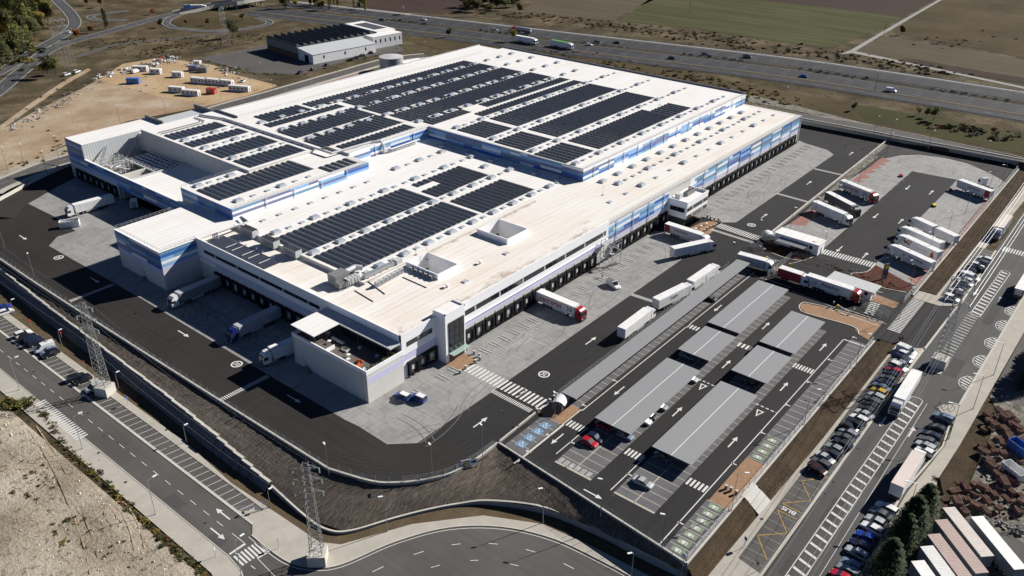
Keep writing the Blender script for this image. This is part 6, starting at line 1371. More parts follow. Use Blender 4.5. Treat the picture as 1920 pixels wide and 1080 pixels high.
# road train and rigid lorries
def rigid(pr, pf, label, tm, cabc, L, deco=None, drop=None):
    c, a = axis(pr, pf, 3.9); o = thing('box_lorry', label, 'lorry', (c.x + L / 2 * math.cos(a), c.y + L / 2 * math.sin(a), 0), a, 'rigid lorries on the site')
    MB().box(-L, -1.26, 1.05, 0, 1.26, 3.86).build('box_body', M[tm], o); MB().box(-L - .02, -1.28, 3.82, .02, 1.28, 3.92).build('box_roof', M['truck_roof'], o); cab(o, .15, carpaint(cabc))
    MB().box(-L + .3, -.45, .7, .3, .45, 1.05).build('chassis', M['darkgrey'], o)
    for s in (-1, 1):
        MB().box(-L - .05, (-1.2 if s < 0 else .04), 1.1, -L, (-.04 if s < 0 else 1.2), 3.8).build('rear_door', M[tm], o)
        for x in (1.5, -L + 1.6, -L + 2.9): wheel(o, x, s * 1.03, .5, True)
    return o
rigid((1391, 475), (1432.5, 486), 'white box lorry standing at the entry barrier by the carport end', 'truck_grey', WHITE, 9.0); rigid((1469.5, 501.5), (1499, 511), 'box lorry with dark red sides at the gate', 'ltr_red', WHITE, 7.2)
rt = rigid((1755, 424), (1720, 408), 'white road train lorry with two boxes, farthest of the row in the right bays', 'truck_white', WHITE, 7.6)
MB().box(-16.4, -1.26, 1.1, -8.6, 1.26, 3.9).build('trailer_body', M['truck_white'], rt); MB().box(-16.42, -1.28, 3.86, -8.58, 1.28, 3.95).build('trailer_roof', M['truck_roof'], rt); MB().box(-16, -.4, .7, -7.6, .4, 1.1).build('trailer_chassis', M['darkgrey'], rt)
for s in (-1, 1): [wheel(rt, x, s * 1.03, .5, True) for x in (-15, -13.8, -10)]
tb = thing('tractor_unit', 'white tractor unit without a trailer in the corner of the lorry park', 'tractor unit', (*W(1846, 352), 0), axis((1867, 356), (1842, 344), 0)[1]); tractor(tb, carpaint(WHITE))
# parked trailers in the corner yard
for k, (u, v, m_, lab) in enumerate(((155.1, 7.4, 'truck_roof', 'long white trailer, outermost right of the parked row in the corner yard'), (154.2, 12.4, 'truck_grid', 'trailer with a gridded cream roof in the corner yard'), (149.6, 12.6, 'truck_spot', 'trailer with dark spots on a pinkish roof next to the gridded one'),
                                     (144.6, 12.6, 'truck_spot2', 'shorter pinkish trailer in the middle of the parked row'), (140.5, 12.7, 'truck_rib', 'grey white ribbed trailer, second from the left of the parked row'), (135.6, 12.9, 'truck_roof', 'white trailer at the left end of the parked row in the corner yard'))):
    if m_ not in M:
        mm_, nt_, b_ = mat(m_, .7, .2); base = (0.62, 0.57, 0.53) if m_ in ('truck_grid', 'truck_rib') else (0.44, 0.345, 0.315)
        if m_ == 'truck_rib': base = (.68, .68, .66)
        g_ = nt_.nodes.new('ShaderNodeTexCoord'); s_ = nt_.nodes.new('ShaderNodeSeparateXYZ'); nt_.links.new(g_.outputs['Object'], s_.inputs[0])
        fx = mth(nt_, 'FRACT', mth(nt_, 'DIVIDE', s_.outputs[0], .62)); fy = mth(nt_, 'FRACT', mth(nt_, 'DIVIDE', s_.outputs[1], .5))
        l_ = mth(nt_, 'LESS_THAN', fx, .14) if 'spot' not in m_ else mth(nt_, 'MULTIPLY', mth(nt_, 'LESS_THAN', fx, .35), mth(nt_, 'LESS_THAN', fy, .55))
        if m_ == 'truck_grid': l_ = mth(nt_, 'MAXIMUM', l_, mth(nt_, 'LESS_THAN', fy, .12))
        n_ = nz(nt_, pos(nt_), 1.2, 5); l_ = mth(nt_, 'MULTIPLY', l_, ramp(nt_, n_, [(.4, (.2, .2, .2)), (.6, (.75, .75, .75))]))
        c_ = mix(nt_, l_, ramp(nt_, nz(nt_, pos(nt_), .8, 5), [(.3, sc(base, .9)), (.7, sc(base, 1.05))]), sc(base, .5)); setc(nt_, b_, c_); M[m_] = mm_
    a_ = math.radians(225.5); o = thing('parked_trailer', lab, 'trailer', (u + .0, v, zr(150) + .12), a_ + math.pi, 'parked trailers in the corner yard')
    trailer(o, M['truck_slate'], M[m_], 13.6 if k != 1 else 13.0, 1.1, 3.95, False, False)
    for x, y in ((-13.75, -.6), (-13.75, .6)):
        pass
# cars
BODY = {
 'hatch': (4.1, 1.78, [(-2.02, .80, .42, .72, 0, 0), (-1.95, .95, .28, .93, 0, 0), (-1.55, 1, .24, .96, 1.40, .70), (-.85, 1, .22, .95, 1.48, .74), (.1, 1, .22, .93, 1.45, .73), (.9, .99, .22, .92, 0, 0), (1.6, .97, .24, .80, 0, 0), (1.95, .88, .3, .66, 0, 0), (2.06, .72, .36, .56, 0, 0)], 1.27),
 'sedan': (4.55, 1.8, [(-2.26, .80, .42, .76, 0, 0), (-2.18, .94, .28, .93, 0, 0), (-1.55, 1, .24, .97, 0, 0), (-.95, 1, .22, .95, 1.36, .70), (-.3, 1, .22, .94, 1.44, .74), (.35, 1, .22, .92, 1.41, .72), (1.15, .99, .22, .90, 0, 0), (1.8, .97, .24, .80, 0, 0), (2.16, .88, .3, .66, 0, 0), (2.28, .72, .36, .56, 0, 0)], 1.38),
 'estate': (4.55, 1.8, [(-2.26, .82, .42, .78, 0, 0), (-2.2, .95, .28, .95, 0, 0), (-1.95, 1, .24, .97, 1.38, .70), (-.9, 1, .22, .95, 1.47, .74), (.3, 1, .22, .92, 1.43, .73), (1.1, .99, .22, .90, 0, 0), (1.8, .97, .24, .80, 0, 0), (2.16, .88, .3, .66, 0, 0), (2.28, .72, .36, .56, 0, 0)], 1.38),
 'suv': (4.45, 1.86, [(-2.2, .84, .5, .9, 0, 0), (-2.14, .96, .36, 1.05, 0, 0), (-1.8, 1, .3, 1.08, 1.56, .72), (-.9, 1, .28, 1.06, 1.66, .77), (.2, 1, .28, 1.04, 1.62, .76), (.95, .99, .28, 1.02, 0, 0), (1.7, .98, .3, .94, 0, 0), (2.1, .9, .36, .8, 0, 0), (2.22, .76, .44, .66, 0, 0)], 1.34),
 'mpv': (4.5, 1.84, [(-2.24, .86, .44, .9, 0, 0), (-2.2, .96, .3, 1.02, 0, 0), (-2.0, 1, .26, 1.04, 1.62, .78), (-.9, 1, .24, 1.02, 1.75, .82), (.35, 1, .24, .99, 1.70, .80), (1.25, .99, .24, .97, 0, 0), (1.85, .97, .26, .84, 0, 0), (2.16, .88, .32, .68, 0, 0), (2.26, .74, .38, .58, 0, 0)], 1.38),
 'van': (5.2, 1.95, [(-2.6, .93, .45, 1.15, 0, 0), (-2.58, .99, .32, 1.2, 2.0, .86), (-1.0, 1, .3, 1.18, 2.08, .88), (.7, 1, .3, 1.15, 2.02, .86), (1.6, .99, .3, 1.12, 0, 0), (2.25, .96, .3, .95, 0, 0), (2.54, .88, .36, .74, 0, 0), (2.62, .76, .42, .62, 0, 0)], 1.6),
}
CM = {}
def carmesh(kind):
    if kind in CM: return CM[kind]
    L, Wd, S, wb = BODY[kind]; hw = Wd / 2; rings = []
    for x, wf, zb, zs, zt, wr in S:
        a = hw * wf; roof = zt > 0; zt_ = zt if roof else zs + .035; w2 = hw * wr * 1.12 if roof else a * .82
        rings.append([(x, -a * .93, zb), (x, -a, zb + .22), (x, -a * .985, zs), (x, -w2, zt_), (x, w2, zt_), (x, a * .985, zs), (x, a, zb + .22), (x, a * .93, zb)])
    body, gl = MB(), {'windscreen': MB(), 'rear_window': MB(), 'side_window': [MB(), MB()]}
    for i in range(len(S) - 1):
        A_, B_ = rings[i], rings[i + 1]; ra, rb = S[i][4] > 0, S[i + 1][4] > 0
        for j in range(7):
            q = [A_[j], B_[j], B_[j + 1], A_[j + 1]]; t = body
            if j in (2, 4) and (ra and rb): t = gl['side_window'][0 if j == 2 else 1]
            if j in (2, 4) and ra != rb and (kind != 'van' or not ra): t = gl['side_window'][0 if j == 2 else 1]
            if kind == 'van' and j in (2, 4) and ra and rb and S[i][0] < .4: t = body
            if j == 3 and ra and not rb: t = gl['windscreen']
            if j == 3 and rb and not ra and kind != 'van': t = gl['rear_window']
            t.add(q, [(0, 1, 2, 3)])
        body.add([A_[7], B_[7], B_[0], A_[0]], [(0, 1, 2, 3)])
    body.add(rings[0], [tuple(range(8))]); body.add(rings[-1], [tuple(range(8))[::-1]])
    bm_ = body.mesh('body', PLACE_PAINT)
    bmm = bmesh.new(); bmm.from_mesh(bm_); bmesh.ops.remove_doubles(bmm, verts=bmm.verts, dist=.002); bmesh.ops.recalc_face_normals(bmm, faces=bmm.faces); bmm.to_mesh(bm_); bmm.free()
    parts = [('windscreen', gl['windscreen'].mesh('windscreen', M['carglass']))]
    if gl['rear_window'].v: parts.append(('rear_window', gl['rear_window'].mesh('rear_window', M['carglass'])))
    for g in gl['side_window']: parts.append(('side_window', g.mesh('side_window', M['carglass'])))
    xf, xr = S[-2][0], S[1][0]; zf, zq = S[-2][3] - .12, S[1][3] - .2
    for s in (-1, 1):
        parts.append(('headlight', MB().box(xf - .12, s * hw * .66 - .16, zf, xf + .07, s * hw * .66 + .16, zf + .13).mesh('headlight', M['lens']))); parts.append(('tail_light', MB().box(xr - .05, s * hw * .78 - .1, zq, xr + .1, s * hw * .78 + .1, zq + .16).mesh('tail_light', M['red_lens'])))
    CM[kind] = (bm_, parts, wb, hw); return CM[kind]
PLACE_PAINT = carpaint((0.5, 0.5, 0.5))
def car(kind, col, u, v, z, ang, label, group='parked cars', name=None, roofc=None):
    bm_, parts, wb, hw = carmesh(kind); nm = name or ('van' if kind == 'van' else 'car'); o = thing(nm, label, nm, (u, v, z), ang, group)
    b = link('body', bm_, o); b.material_slots[0].link = 'OBJECT'; b.material_slots[0].material = carpaint(col)
    for pn, me in parts: link(pn, me, o)
    for x in (-wb, wb):
        for s in (-1, 1): wheel(o, x, s * (hw - .12), .315)
    if roofc:
        S = BODY[kind][2]; z1 = max(q[4] for q in S); xs = [q[0] for q in S if q[4] > 0]; r = MB().box(min(xs) + .1, -hw * .74, z1 - .06, max(xs) - .05, hw * .74, z1 + .03).build('roof_panel', carpaint(roofc), o)
    return o
cBLK, cDK, cGR, cSIL, cLG, cW, cNAVY, cLB, cRED, cYEL, cBLUE, cMAR = (0.012, 0.012, 0.014), (0.03, 0.032, 0.036), (0.09, 0.095, 0.10), (0.42, 0.44, 0.46), (0.26, 0.28, 0.30), (0.76, 0.76, 0.76), (0.012, 0.018, 0.05), (0.16, 0.22, 0.31), (0.42, 0.012, 0.03), (0.60, 0.36, 0.01), (0.015, 0.045, 0.34), (0.04, 0.014, 0.014)
NAMES = {cBLK: 'black', cDK: 'dark grey', cGR: 'grey', cSIL: 'silver', cLG: 'light grey', cW: 'white', cNAVY: 'dark navy', cLB: 'light blue grey', cRED: 'red', cYEL: 'yellow', cBLUE: 'bright blue', cMAR: 'dark maroon'}
KN = {'hatch': 'hatchback', 'sedan': 'saloon', 'estate': 'estate car', 'suv': 'off roader', 'mpv': 'people carrier', 'van': 'van'}
ORD = ['first', 'second', 'third', 'fourth', 'fifth', 'sixth', 'seventh', 'eighth', 'ninth', 'tenth', 'eleventh', 'twelfth', 'thirteenth', 'fourteenth', 'fifteenth', 'sixteenth', 'seventeenth', 'eighteenth', 'nineteenth', 'twentieth', '21st', '22nd', '23rd', '24th', '25th', '26th', '27th', '28th']
def row(items, sfun, ang, where, group, zo=.08, jit=.03):
    R = random.Random(len(items))
    for k, it in enumerate(items):
        (px, py, kind, col), extra = it[:4], (it[4] if len(it) > 4 else 0); z = 0.0
        hz = {'van': 1.7, 'mpv': 1.4, 'suv': 1.3}.get(kind, 1.1)
        for _ in range(20): q = W(px, py, z + hz); z = sfun(q[0]) + zo
        car(kind, col, q[0], q[1], z, ang + extra + R.uniform(-jit, jit), '%s %s, %s %s' % (NAMES[col], KN[kind], ORD[k], where), group, None)
SK = math.pi / 2
row([(1702, 652, 'van', cW, math.pi), (1700, 662, 'suv', cW, math.pi), (1696, 670, 'hatch', cNAVY, math.pi), (1687, 677, 'hatch', cLG), (1686, 683.5, 'mpv', cW, math.pi), (1677, 692, 'hatch', cRED), (1672, 699, 'hatch', cNAVY), (1665, 707, 'hatch', cGR), (1657.5, 714.5, 'estate', cNAVY), (1653, 722.5, 'sedan', cLB), (1649, 731, 'hatch', cYEL), (1644, 740, 'estate', cSIL), (1637, 748.5, 'estate', cGR),
     (1632, 756.5, 'hatch', cBLK), (1626, 764.5, 'hatch', cDK), (1621, 773, 'sedan', cSIL), (1612, 782, 'estate', cW), (1602, 789.5, 'suv', cBLK), (1594, 798, 'hatch', cDK, math.pi), (1593, 808.5, 'estate', cLG), (1585.5, 817.5, 'sedan', cGR), (1581, 828, 'suv', cDK), (1565, 837, 'hatch', cLG), (1560, 847, 'estate', cDK), (1548, 855, 'sedan', cSIL, math.pi), (1541.5, 865, 'estate', cGR), (1534, 875.5, 'suv', cMAR, math.pi)],
    zr, SK - .18, 'in the kerbside row from the gate', 'cars parked along the left kerb of the right street')
row([(1848, 483, 'estate', cW), (1842, 490, 'hatch', cGR), (1833, 495, 'hatch', cW, math.pi), (1836, 501, 'hatch', cDK), (1818, 504, 'hatch', cDK), (1812, 509, 'hatch', cSIL), (1822, 515, 'van', cW, math.pi), (1810, 522, 'estate', cW), (1810, 528, 'sedan', cSIL, math.pi), (1803, 533, 'hatch', cDK), (1798, 538, 'estate', cNAVY), (1795, 543, 'hatch', cW), (1791, 548, 'suv', cDK), (1785, 555, 'mpv', cW, math.pi)],
    zr, SK - .15, 'from the far end beside the planted strip', 'cars parked beside the long planted strip')
row([(1771, 779, 'estate', cLB), (1757.5, 799, 'hatch', cDK), (1747.5, 813, 'estate', cNAVY), (1742, 823.5, 'sedan', cGR), (1737, 833, 'estate', cSIL), (1736, 843, 'hatch', cW)], zr, SK - .12, 'from the top below the paved island', 'cars below the paved island')
row([(1664, 949, 'estate', cW), (1653, 960, 'sedan', cGR), (1643, 973, 'hatch', cSIL), (1637, 987, 'estate', cW), (1625, 1003, 'hatch', cBLUE), (1614, 1018, 'suv', cNAVY), (1608, 1033, 'estate', cSIL), (1598, 1055, 'hatch', cLB), (1592, 1066, 'estate', cLG), (1578, 1077, 'hatch', cRED)], zr, SK - .10, 'by the conifers counting from the parked lorry', 'cars parked by the conifers')
LZ = lambda u: ZL
row([(5, 573, 'hatch', cBLUE), (9, 582, 'estate', cW), (42, 622, 'suv', cW), (51, 628, 'suv', cBLK), (60, 633, 'estate', cNAVY), (67, 637, 'mpv', cNAVY), (81, 646, 'van', cW, math.pi), (90, 654, 'sedan', cLB, math.pi), (94, 659, 'suv', cBLK, math.pi), (142, 703, 'suv', cBLK), (154, 708, 'suv', cBLK, math.pi), (175, 722, 'mpv', cSIL, math.pi)], LZ, -.08, 'from the left in the slanted bays', 'cars in the slanted bays of the left street')
for args in (('hatch', cRED, 1105, 826.5, 'red hatchback in the open bay in front of the second carport'), ('hatch', cNAVY, 1116, 818, 'navy hatchback beside the red one at the carport mouth'), ('sedan', cSIL, 1206, 901.5, 'silver saloon alone in the open bays'), ('hatch', cLB, 1172, 813, 'pale blue car under the edge of the second carport'),
             ('suv', cRED, 1134, 795, 'dark red car deep under the second carport'), ('hatch', cW, 1211, 787, 'white car nosing out of the second carport near its open end'), ('hatch', cDK, 1223, 778, 'dark car nosing out of the second carport'), ('hatch', cLG, 1242, 760, 'light grey car nosing out of the second carport near its middle'), ('hatch', cSIL, 1296, 707, 'silver car at the far end of the second carport'),
             ('hatch', cGR, 1244, 851, 'grey car in shade under the nearest carport'), ('hatch', cDK, 1410, 715, 'dark car under the edge of the small carport'), ('hatch', cLB, 1288, 664, 'blue grey car under the small carport beside the queue lane'), ('hatch', cDK, 1331, 556, 'black car under the long single carport')):
    k_, c_, px, py, lab = args; q = W(px, py, 1.0); q = (q[0], max(q[1], 75.25) if 'nosing' in lab or 'far end' in lab else q[1]); car(k_, c_, q[0], q[1], 0.02, -math.pi / 2 + (.04 if k_ == 'hatch' else .02), lab, 'cars in the staff car park')
for (px, py), lab in (((754, 738), 'blue van with a white roof, nearer the terrace wall'), ((784, 741), 'blue van with a white roof, farther from the terrace wall')):
    q = W(px, py, 1.4); car('mpv', (0.03, 0.08, 0.30), q[0], q[1], .02, math.pi / 2 + .1, lab, 'blue vans on the apron', 'van', (0.74, 0.74, 0.74))
q = W(1150, 529, 1.5); vn = car('van', cW, q[0], q[1], .02, axis((1140, 523), (1158, 535), 1)[1], 'white van with a roof rack on the concrete apron', 'vans on the site'); MB().box(-2.2, -.7, 2.12, .4, .7, 2.2).build('roof_rack', M['zincd'], vn)
# motorway and back road traffic
for k, (px, py, kind, col, toward) in enumerate(((717, 36, 'estate', cGR, 0), (795, 36, 'hatch', cW, 1), (797, 44, 'estate', cDK, 1), (928, 55, 'estate', cSIL, 0), (1105, 83, 'hatch', cW, 0), (1120, 78, 'estate', cDK, 0), (1157, 79, 'sedan', cBLK, 1), (1260, 108, 'suv', cDK, 0), (1322, 101, 'suv', cDK, 1), (1402, 106, 'van', cGR, 1), (1507, 142, 'sedan', cBLUE, 0), (1671, 169, 'van', cW, 0))):
    q = W(px, py, ZB + .9); i = min(range(len(mcl) - 1), key=lambda i: math.dist(mcl[i], q)); d = (mcl[i + 1][0] - mcl[i][0], mcl[i + 1][1] - mcl[i][1])
    car(kind, col, q[0], q[1], ZB + .13, math.atan2(d[1], d[0]) , '%s %s driving on the motorway, %s counted from the left' % (NAMES[col], KN[kind], ORD[k]), 'motorway traffic')
for (px, py), kind, col, a, lab in (((127, 59), 'hatch', cW, 1.9, 'white car on the curving link road'), ((470, 193), 'estate', cGR, .2, 'grey car on the back road behind the warehouse'), ((590, 108), 'van', cW, .3, 'white van outside the saw tooth factory'), ((563, 134), 'sedan', cDK, .4, 'dark car at the edge of the factory lot, nearest'), ((587, 128), 'hatch', cGR, .4, 'grey car at the edge of the factory lot'), ((613, 120), 'hatch', cDK, .4, 'dark car at the edge of the factory lot, farthest'),
                                    ((657, 110), 'suv', cBLK, 1.2, 'black car at the left end of the row by the water tank'), ((668, 106), 'hatch', cDK, 1.2, 'dark car second in the row by the water tank'), ((680, 102), 'estate', cGR, 1.2, 'grey car third in the row by the water tank'), ((695, 97), 'hatch', cNAVY, 1.2, 'navy car at the right end of the row by the water tank'), ((125, 138), 'suv', cW, .3, 'white off roader parked under the twin pylons'), ((144, 133), 'suv', cW, .4, 'white off roader beside the other under the twin pylons'), ((255, 133), 'van', cW, .2, 'white van among the site cabins'), ((456, 150), 'hatch', cW, .5, 'white car at the edge of the compound')):
    q = W(px, py, ZB + 1); car(kind, col, q[0], q[1], ZB + .09, a, lab, 'cars beyond the warehouse')
for (pr, pf), lab, tm, rm_, cc in ((((970, 66), (998, 71)), 'white lorry on the near side of the motorway', 'truck_white', 'truck_roof', WHITE), (((1035, 74), (1067, 80)), 'white lorry with a green roof on the motorway', 'truck_white', 'ltr_green', WHITE), (((354, 9), (370, 9)), 'small white lorry far off on the motorway by the flyover', 'truck_white', 'truck_roof', WHITE)):
    lorry(pr, pf, lab, tm, rm_, cc, zoff=ZB, group='lorries on the motorway')
c, a = axis((995, 57), (968, 53), ZB + 2.5); tk = thing('tanker_lorry', 'tanker lorry with a red cab and silver tank on the motorway', 'lorry', (c.x + 6 * math.cos(a), c.y + 6 * math.sin(a), ZB + .1), a)
MB().rod((-12, 0, 2.4), (0, 0, 2.4), 1.2, 1.2, 12).build('tank', M['zinc'], tk); MB().box(-12, -.6, .8, 0, .6, 1.3).build('tank_chassis', M['darkgrey'], tk); tractor(tk, carpaint(RED)); [wheel(tk, x, s * 1.05, .5, True) for x in (-8, -9.3, -10.6) for s in (-1, 1)]
# ---------------------------------------------------------------- CAR PARK ROOFS
def carport(u0, u1, v0, v1, z, label, single=False):
    r = thing('carport', label, 'carport', (u0, v0, 0), 0, 'car park roofs'); L, Wd = u1 - u0, v1 - v0; s = MB()
    s.box(0, 0, z, L, Wd, z + .14); s.build('roof_sheet', M['carport'], r)
    if not single: MB().box(0, Wd / 2 - .06, z + .142, L, Wd / 2 + .06, z + .17).build('ridge_joint', M['c_white'], r)
    for y in (0, Wd - .12): MB().box(-.02, y - .02, z - .12, L + .02, y + .12, z - .002).build('edge_beam', M['lightgrey'], r)
    n = max(2, round(L / 5)); pm_ = MB(); c = Wd / 2 if not single else Wd - .6; pm_.box(-.1, c - .12, 0, .1, c + .12, z - .3); me = pm_.mesh('column', M['darkgrey'])
    a = MB(); a.add([(-.08, c - .1, z - 1.3), (.08, c - .1, z - 1.3), (.08, .3, z - .14), (-.08, .3, z - .14), (-.08, c + .1, z - .8), (.08, c + .1, z - .8), (.08, Wd - .3, z - .14), (-.08, Wd - .3, z - .14)], [(0, 1, 2, 3), (4, 5, 6, 7), (0, 3, 7, 4), (1, 5, 6, 2), (2, 6, 7, 3)]); am = a.mesh('bracket', M['darkgrey'])
    for k in range(n): x = .5 + (L - 1) * k / (n - 1); link('column', me, r, (x, 0, 0)); link('bracket', am, r, (x, 0, 0))
for a in ((135.4, 228.2, 90.1, 94.3, 3.0, 'long single row carport roof along the dark dock lane', True), (132.4, 164.9, 73.3, 82.7, 2.9, 'large grey carport roof with the red car at its open end'), (170.3, 185.3, 73.8, 82.7, 2.9, 'small square carport roof in the middle of the second row'), (187.5, 219.5, 73.9, 83.2, 2.9, 'large carport roof at the far end of the second row'),
          (131.9, 164.2, 57.9, 67.4, 2.9, 'large grey carport roof nearest the silver saloon'), (170.2, 185.2, 58.4, 67.7, 2.9, 'small square carport roof in the middle of the right row'), (187.3, 208.2, 58.6, 68.1, 2.9, 'carport roof at the far end of the right row near the brick island')): carport(*a)
# ---------------------------------------------------------------- lamp posts
LPC = {}
def lamp(px, py, z, h, label, arm=1.6, ang=0.0, m='zinc', twin=False, group='street lamps'):
    q = px if isinstance(px, tuple) else W(px, py, z); o = thing('street_lamp', label, 'street lamp', (q[0], q[1], z), ang, group); k = (h, arm, m, twin)
    if k not in LPC:
        a = MB().rod((0, 0, 0), (0, 0, h), .09, .05, 6); a.rod((0, 0, 0), (0, 0, .5), .14, .12, 6); b_ = MB(); c_ = MB()
        for s in ((1, -1) if twin else (1,)):
            b_.rod((0, 0, h - .05), (s * arm, 0, h + .2), .05, .04, 5); c_.box(min(s * arm, s * (arm + .9)), -.17, h + .14, max(s * arm, s * (arm + .9)), .17, h + .27)
        LPC[k] = (a.mesh('pole', M[m]), b_.mesh('arm', M[m]), c_.mesh('lamp_head', M['c_white']))
    for n_, me in zip(('pole', 'arm', 'lamp_head'), LPC[k]): link(n_, me, o)
for k, (x, y) in enumerate(((27, 590), (116, 648), (223, 729), (350, 830), (507, 952))): lamp(x, y, ZL, 4.6, 'low street lamp on the far pavement of the left street, %s from the left' % ORD[k], .3, 0, 'midgrey', False, 'low lamps along the gravel strip')
for k, (x, y) in enumerate(((37, 732), (155, 842), (292, 965), (453, 1080))): lamp(x, y, ZL, 9.0, 'tall street lamp on the near pavement of the left street, %s from the left' % ORD[k], 1.2, 0, 'zinc', False, 'tall lamps on the near pavement')
for k, (x, y) in enumerate(((12, 475), (67.5, 530), (618, 902), (811, 903), (905, 866))): lamp(x, y, -2.0 if k != 4 else .2, 9.5, 'yard lamp standing just outside the curved yard wall, %s from the left' % ORD[k], .2, 1.2, 'midgrey', False, 'yard lamps')
for k, (x, y, z) in enumerate(((726, 997, ZL), (1018, 981, ZL), (1181, 1105, ZL))): lamp(x, y, z, 9.2, 'lamp on the gravel strip beside the roundabout, %s from the left' % ORD[k], .3, 2.5, 'midgrey', False, 'lamps by the roundabout')
for k, (x, y) in enumerate(((1126, 968), (1240, 1036))): lamp(x, y, -.5, 9.4, 'lamp behind the straight car park wall, %s from the left' % ORD[k], .2, 2, 'midgrey', False, 'car park lamps')
for k, (x, y) in enumerate(((1371, 960), (1507, 798), (1603, 690), (1686, 598))): lamp(x, y, 0, 10.0, 'tall lamp at the planted bank beside the charging bays, %s from the near end' % ORD[k], 1.3, -.9, 'zinc', False, 'lamps along the planted bank')
for k, (x, y) in enumerate(((1608, 352), (1565, 388), (1525, 412), (1637, 310), (1663, 285), (1481, 432))): lamp(x, y, .2, 8.5, 'slim yard lamp along the dividing wall of the lorry park', .2, -1.5, 'midgrey', False, 'lamps by the dividing wall')
for k, (x, y) in enumerate(((1740, 480), (1775, 440), (1810, 400), (1852, 362), (1877, 348), (1706, 535))): lamp(x, y, .2, 8.5, 'slim lamp along the right edge of the lorry park', 1.2, 2.5, 'midgrey', False, 'lamps along the right edge of the lorry park')
for k, (x, y) in enumerate(((1638, 252), (1670, 258), (1740, 280), (1842, 300), (1470, 195))): lamp(x, y, ZB, 8.5, 'slim lamp on the far service road', .9, -2.2, 'midgrey', False, 'lamps on the far service road')
for k, (x, y) in enumerate(((14, 318), (47, 312), (110, 296), (88, 326), (226, 234), (312, 218), (415, 186), (514, 184), (590, 160), (492, 150), (678, 130), (800, 107))): lamp(x, y, ZB, 8.5, 'slim lamp along the back road behind the warehouse', 1.1, 1, 'midgrey', False, 'lamps along the back road')
for k, (u, v) in enumerate(((181.5, 18.9), (196.5, 17.5), (215, 17.2), (150, 18.5))): lamp((u, v), 0, zr(u) + .15, 9.5, 'lamp on the right pavement of the right street, %s from the trailers' % ORD[(2, 1, 3, 0)[k] if k != 3 else 0], 1.4, 2.0, 'zinc', False, 'lamps on the right pavement')
for (x, y), lab in (((1040, 783), 'lamp at the arched turnstile shelter'), ((1544, 470), 'lamp at the end of the canteen terrace'), ((1374, 492), 'lamp at the end of the long carport'), ((1425, 448), 'short lamp by the upper turnstile')): lamp(x, y, 0, 6.5, lab, .3, 1, 'midgrey')
# ---------------------------------------------------------------- lattice pylons
def pylon(base, z, h, w0, w1, lean, label, arms, block=True, rot=.4, group='lattice power pylons'):
    o = thing('power_pylon', label, 'pylon', (base[0], base[1], z), rot, group)
    if block: MB().box(-w0 * .75, -w0 * .75, 0, w0 * .75, w0 * .75, 2.6).build('concrete_base', M['wallcap'], o)
    b = MB(); n = max(8, int(h / (1.7 if block else 2.6))); tr = .034 if block else .02; cw = lambda t: w0 + (w1 - w0) * t; q = lambda i, s: (s[0] * cw(i / n) / 2, s[1] * cw(i / n) / 2, 2.2 + (h - 2.2) * i / n); C = ((1, 1), (-1, 1), (-1, -1), (1, -1))
    for s in C: b.rod(q(0, s), q(n, s), .085 if block else .06, .05, 4)
    for i in range(n):
        for k in range(4):
            a, c = C[k], C[(k + 1) % 4]; b.rod(q(i, a), q(i + 1, c), tr, tr, 3, 0, False); b.rod(q(i, c), q(i + 1, a), tr, tr, 3, 0, False); b.rod(q(i + 1, a), q(i + 1, c), tr, tr, 3, 0, False)
    b.build('lattice', M['pylon'], o)
    for t, L in arms:
        z_ = h * t
        for s in (-1, 1):
            g = MB(); g.rod((0, .4, z_), (s * L, 0, z_ + .2), .06, .06, 4); g.rod((0, -.4, z_), (s * L, 0, z_ + .2), .06, .06, 4); g.rod((0, 0, z_ + 1.3), (s * L, 0, z_ + .2), .05, .05, 4)
            for j in (1, 2): x = s * L * j / 3; g.rod((x, .4 * (1 - j / 3), z_ + .1), (x, -.4 * (1 - j / 3), z_ + .1), .04, .04, 3); g.rod((x, 0, z_ + 1.3 - 1.1 * j / 3), (x, 0, z_ + .1), .04, .04, 3)
            g = g.build('cross_arm', M['pylon'], o)
            i_ = MB().rod((s * L, 0, z_ + .15), (s * L, 0, z_ - .9), .14, .14, 6); i_.build('insulator', M['greenglass'], g)
    return o
AR = ((.72, 2.6), (.84, 2.6), (.95, 2.4))
pylon(W(199, 738, ZL), ZL, 26, 2.3, 1.0, 0, 'lattice pylon on a concrete block beside the slanted bays', AR, True, 2.0)
pylon(W(597, 1052, ZL), ZL, 24, 2.3, 1.0, 0, 'lattice pylon on a concrete block at the corner of the roundabout', AR, True, 2.3)
pylon((210.6, 29.2), .1, 26, 2.4, 1.1, 0, 'lattice pylon on a concrete block in the right street', ((.72, 2.8), (.84, 2.8), (.95, 2.6)), True, 1.55)
pylon(W(122, 133, ZB), ZB, 28, 3.6, 1.0, 0, 'left one of the twin lattice pylons by the link road', AR, False); pylon(W(137, 131, ZB), ZB, 28, 3.2, 1.0, 0, 'right one of the twin lattice pylons by the link road', AR, False); pylon(W(426, 93, ZB), ZB, 25, 3.6, 1.2, 0, 'lattice pylon standing by the slip road near the factory lot', AR, False)
wm = plain('wire', (0.55, 0.56, 0.56), 0.4, 0.5, 0.6)
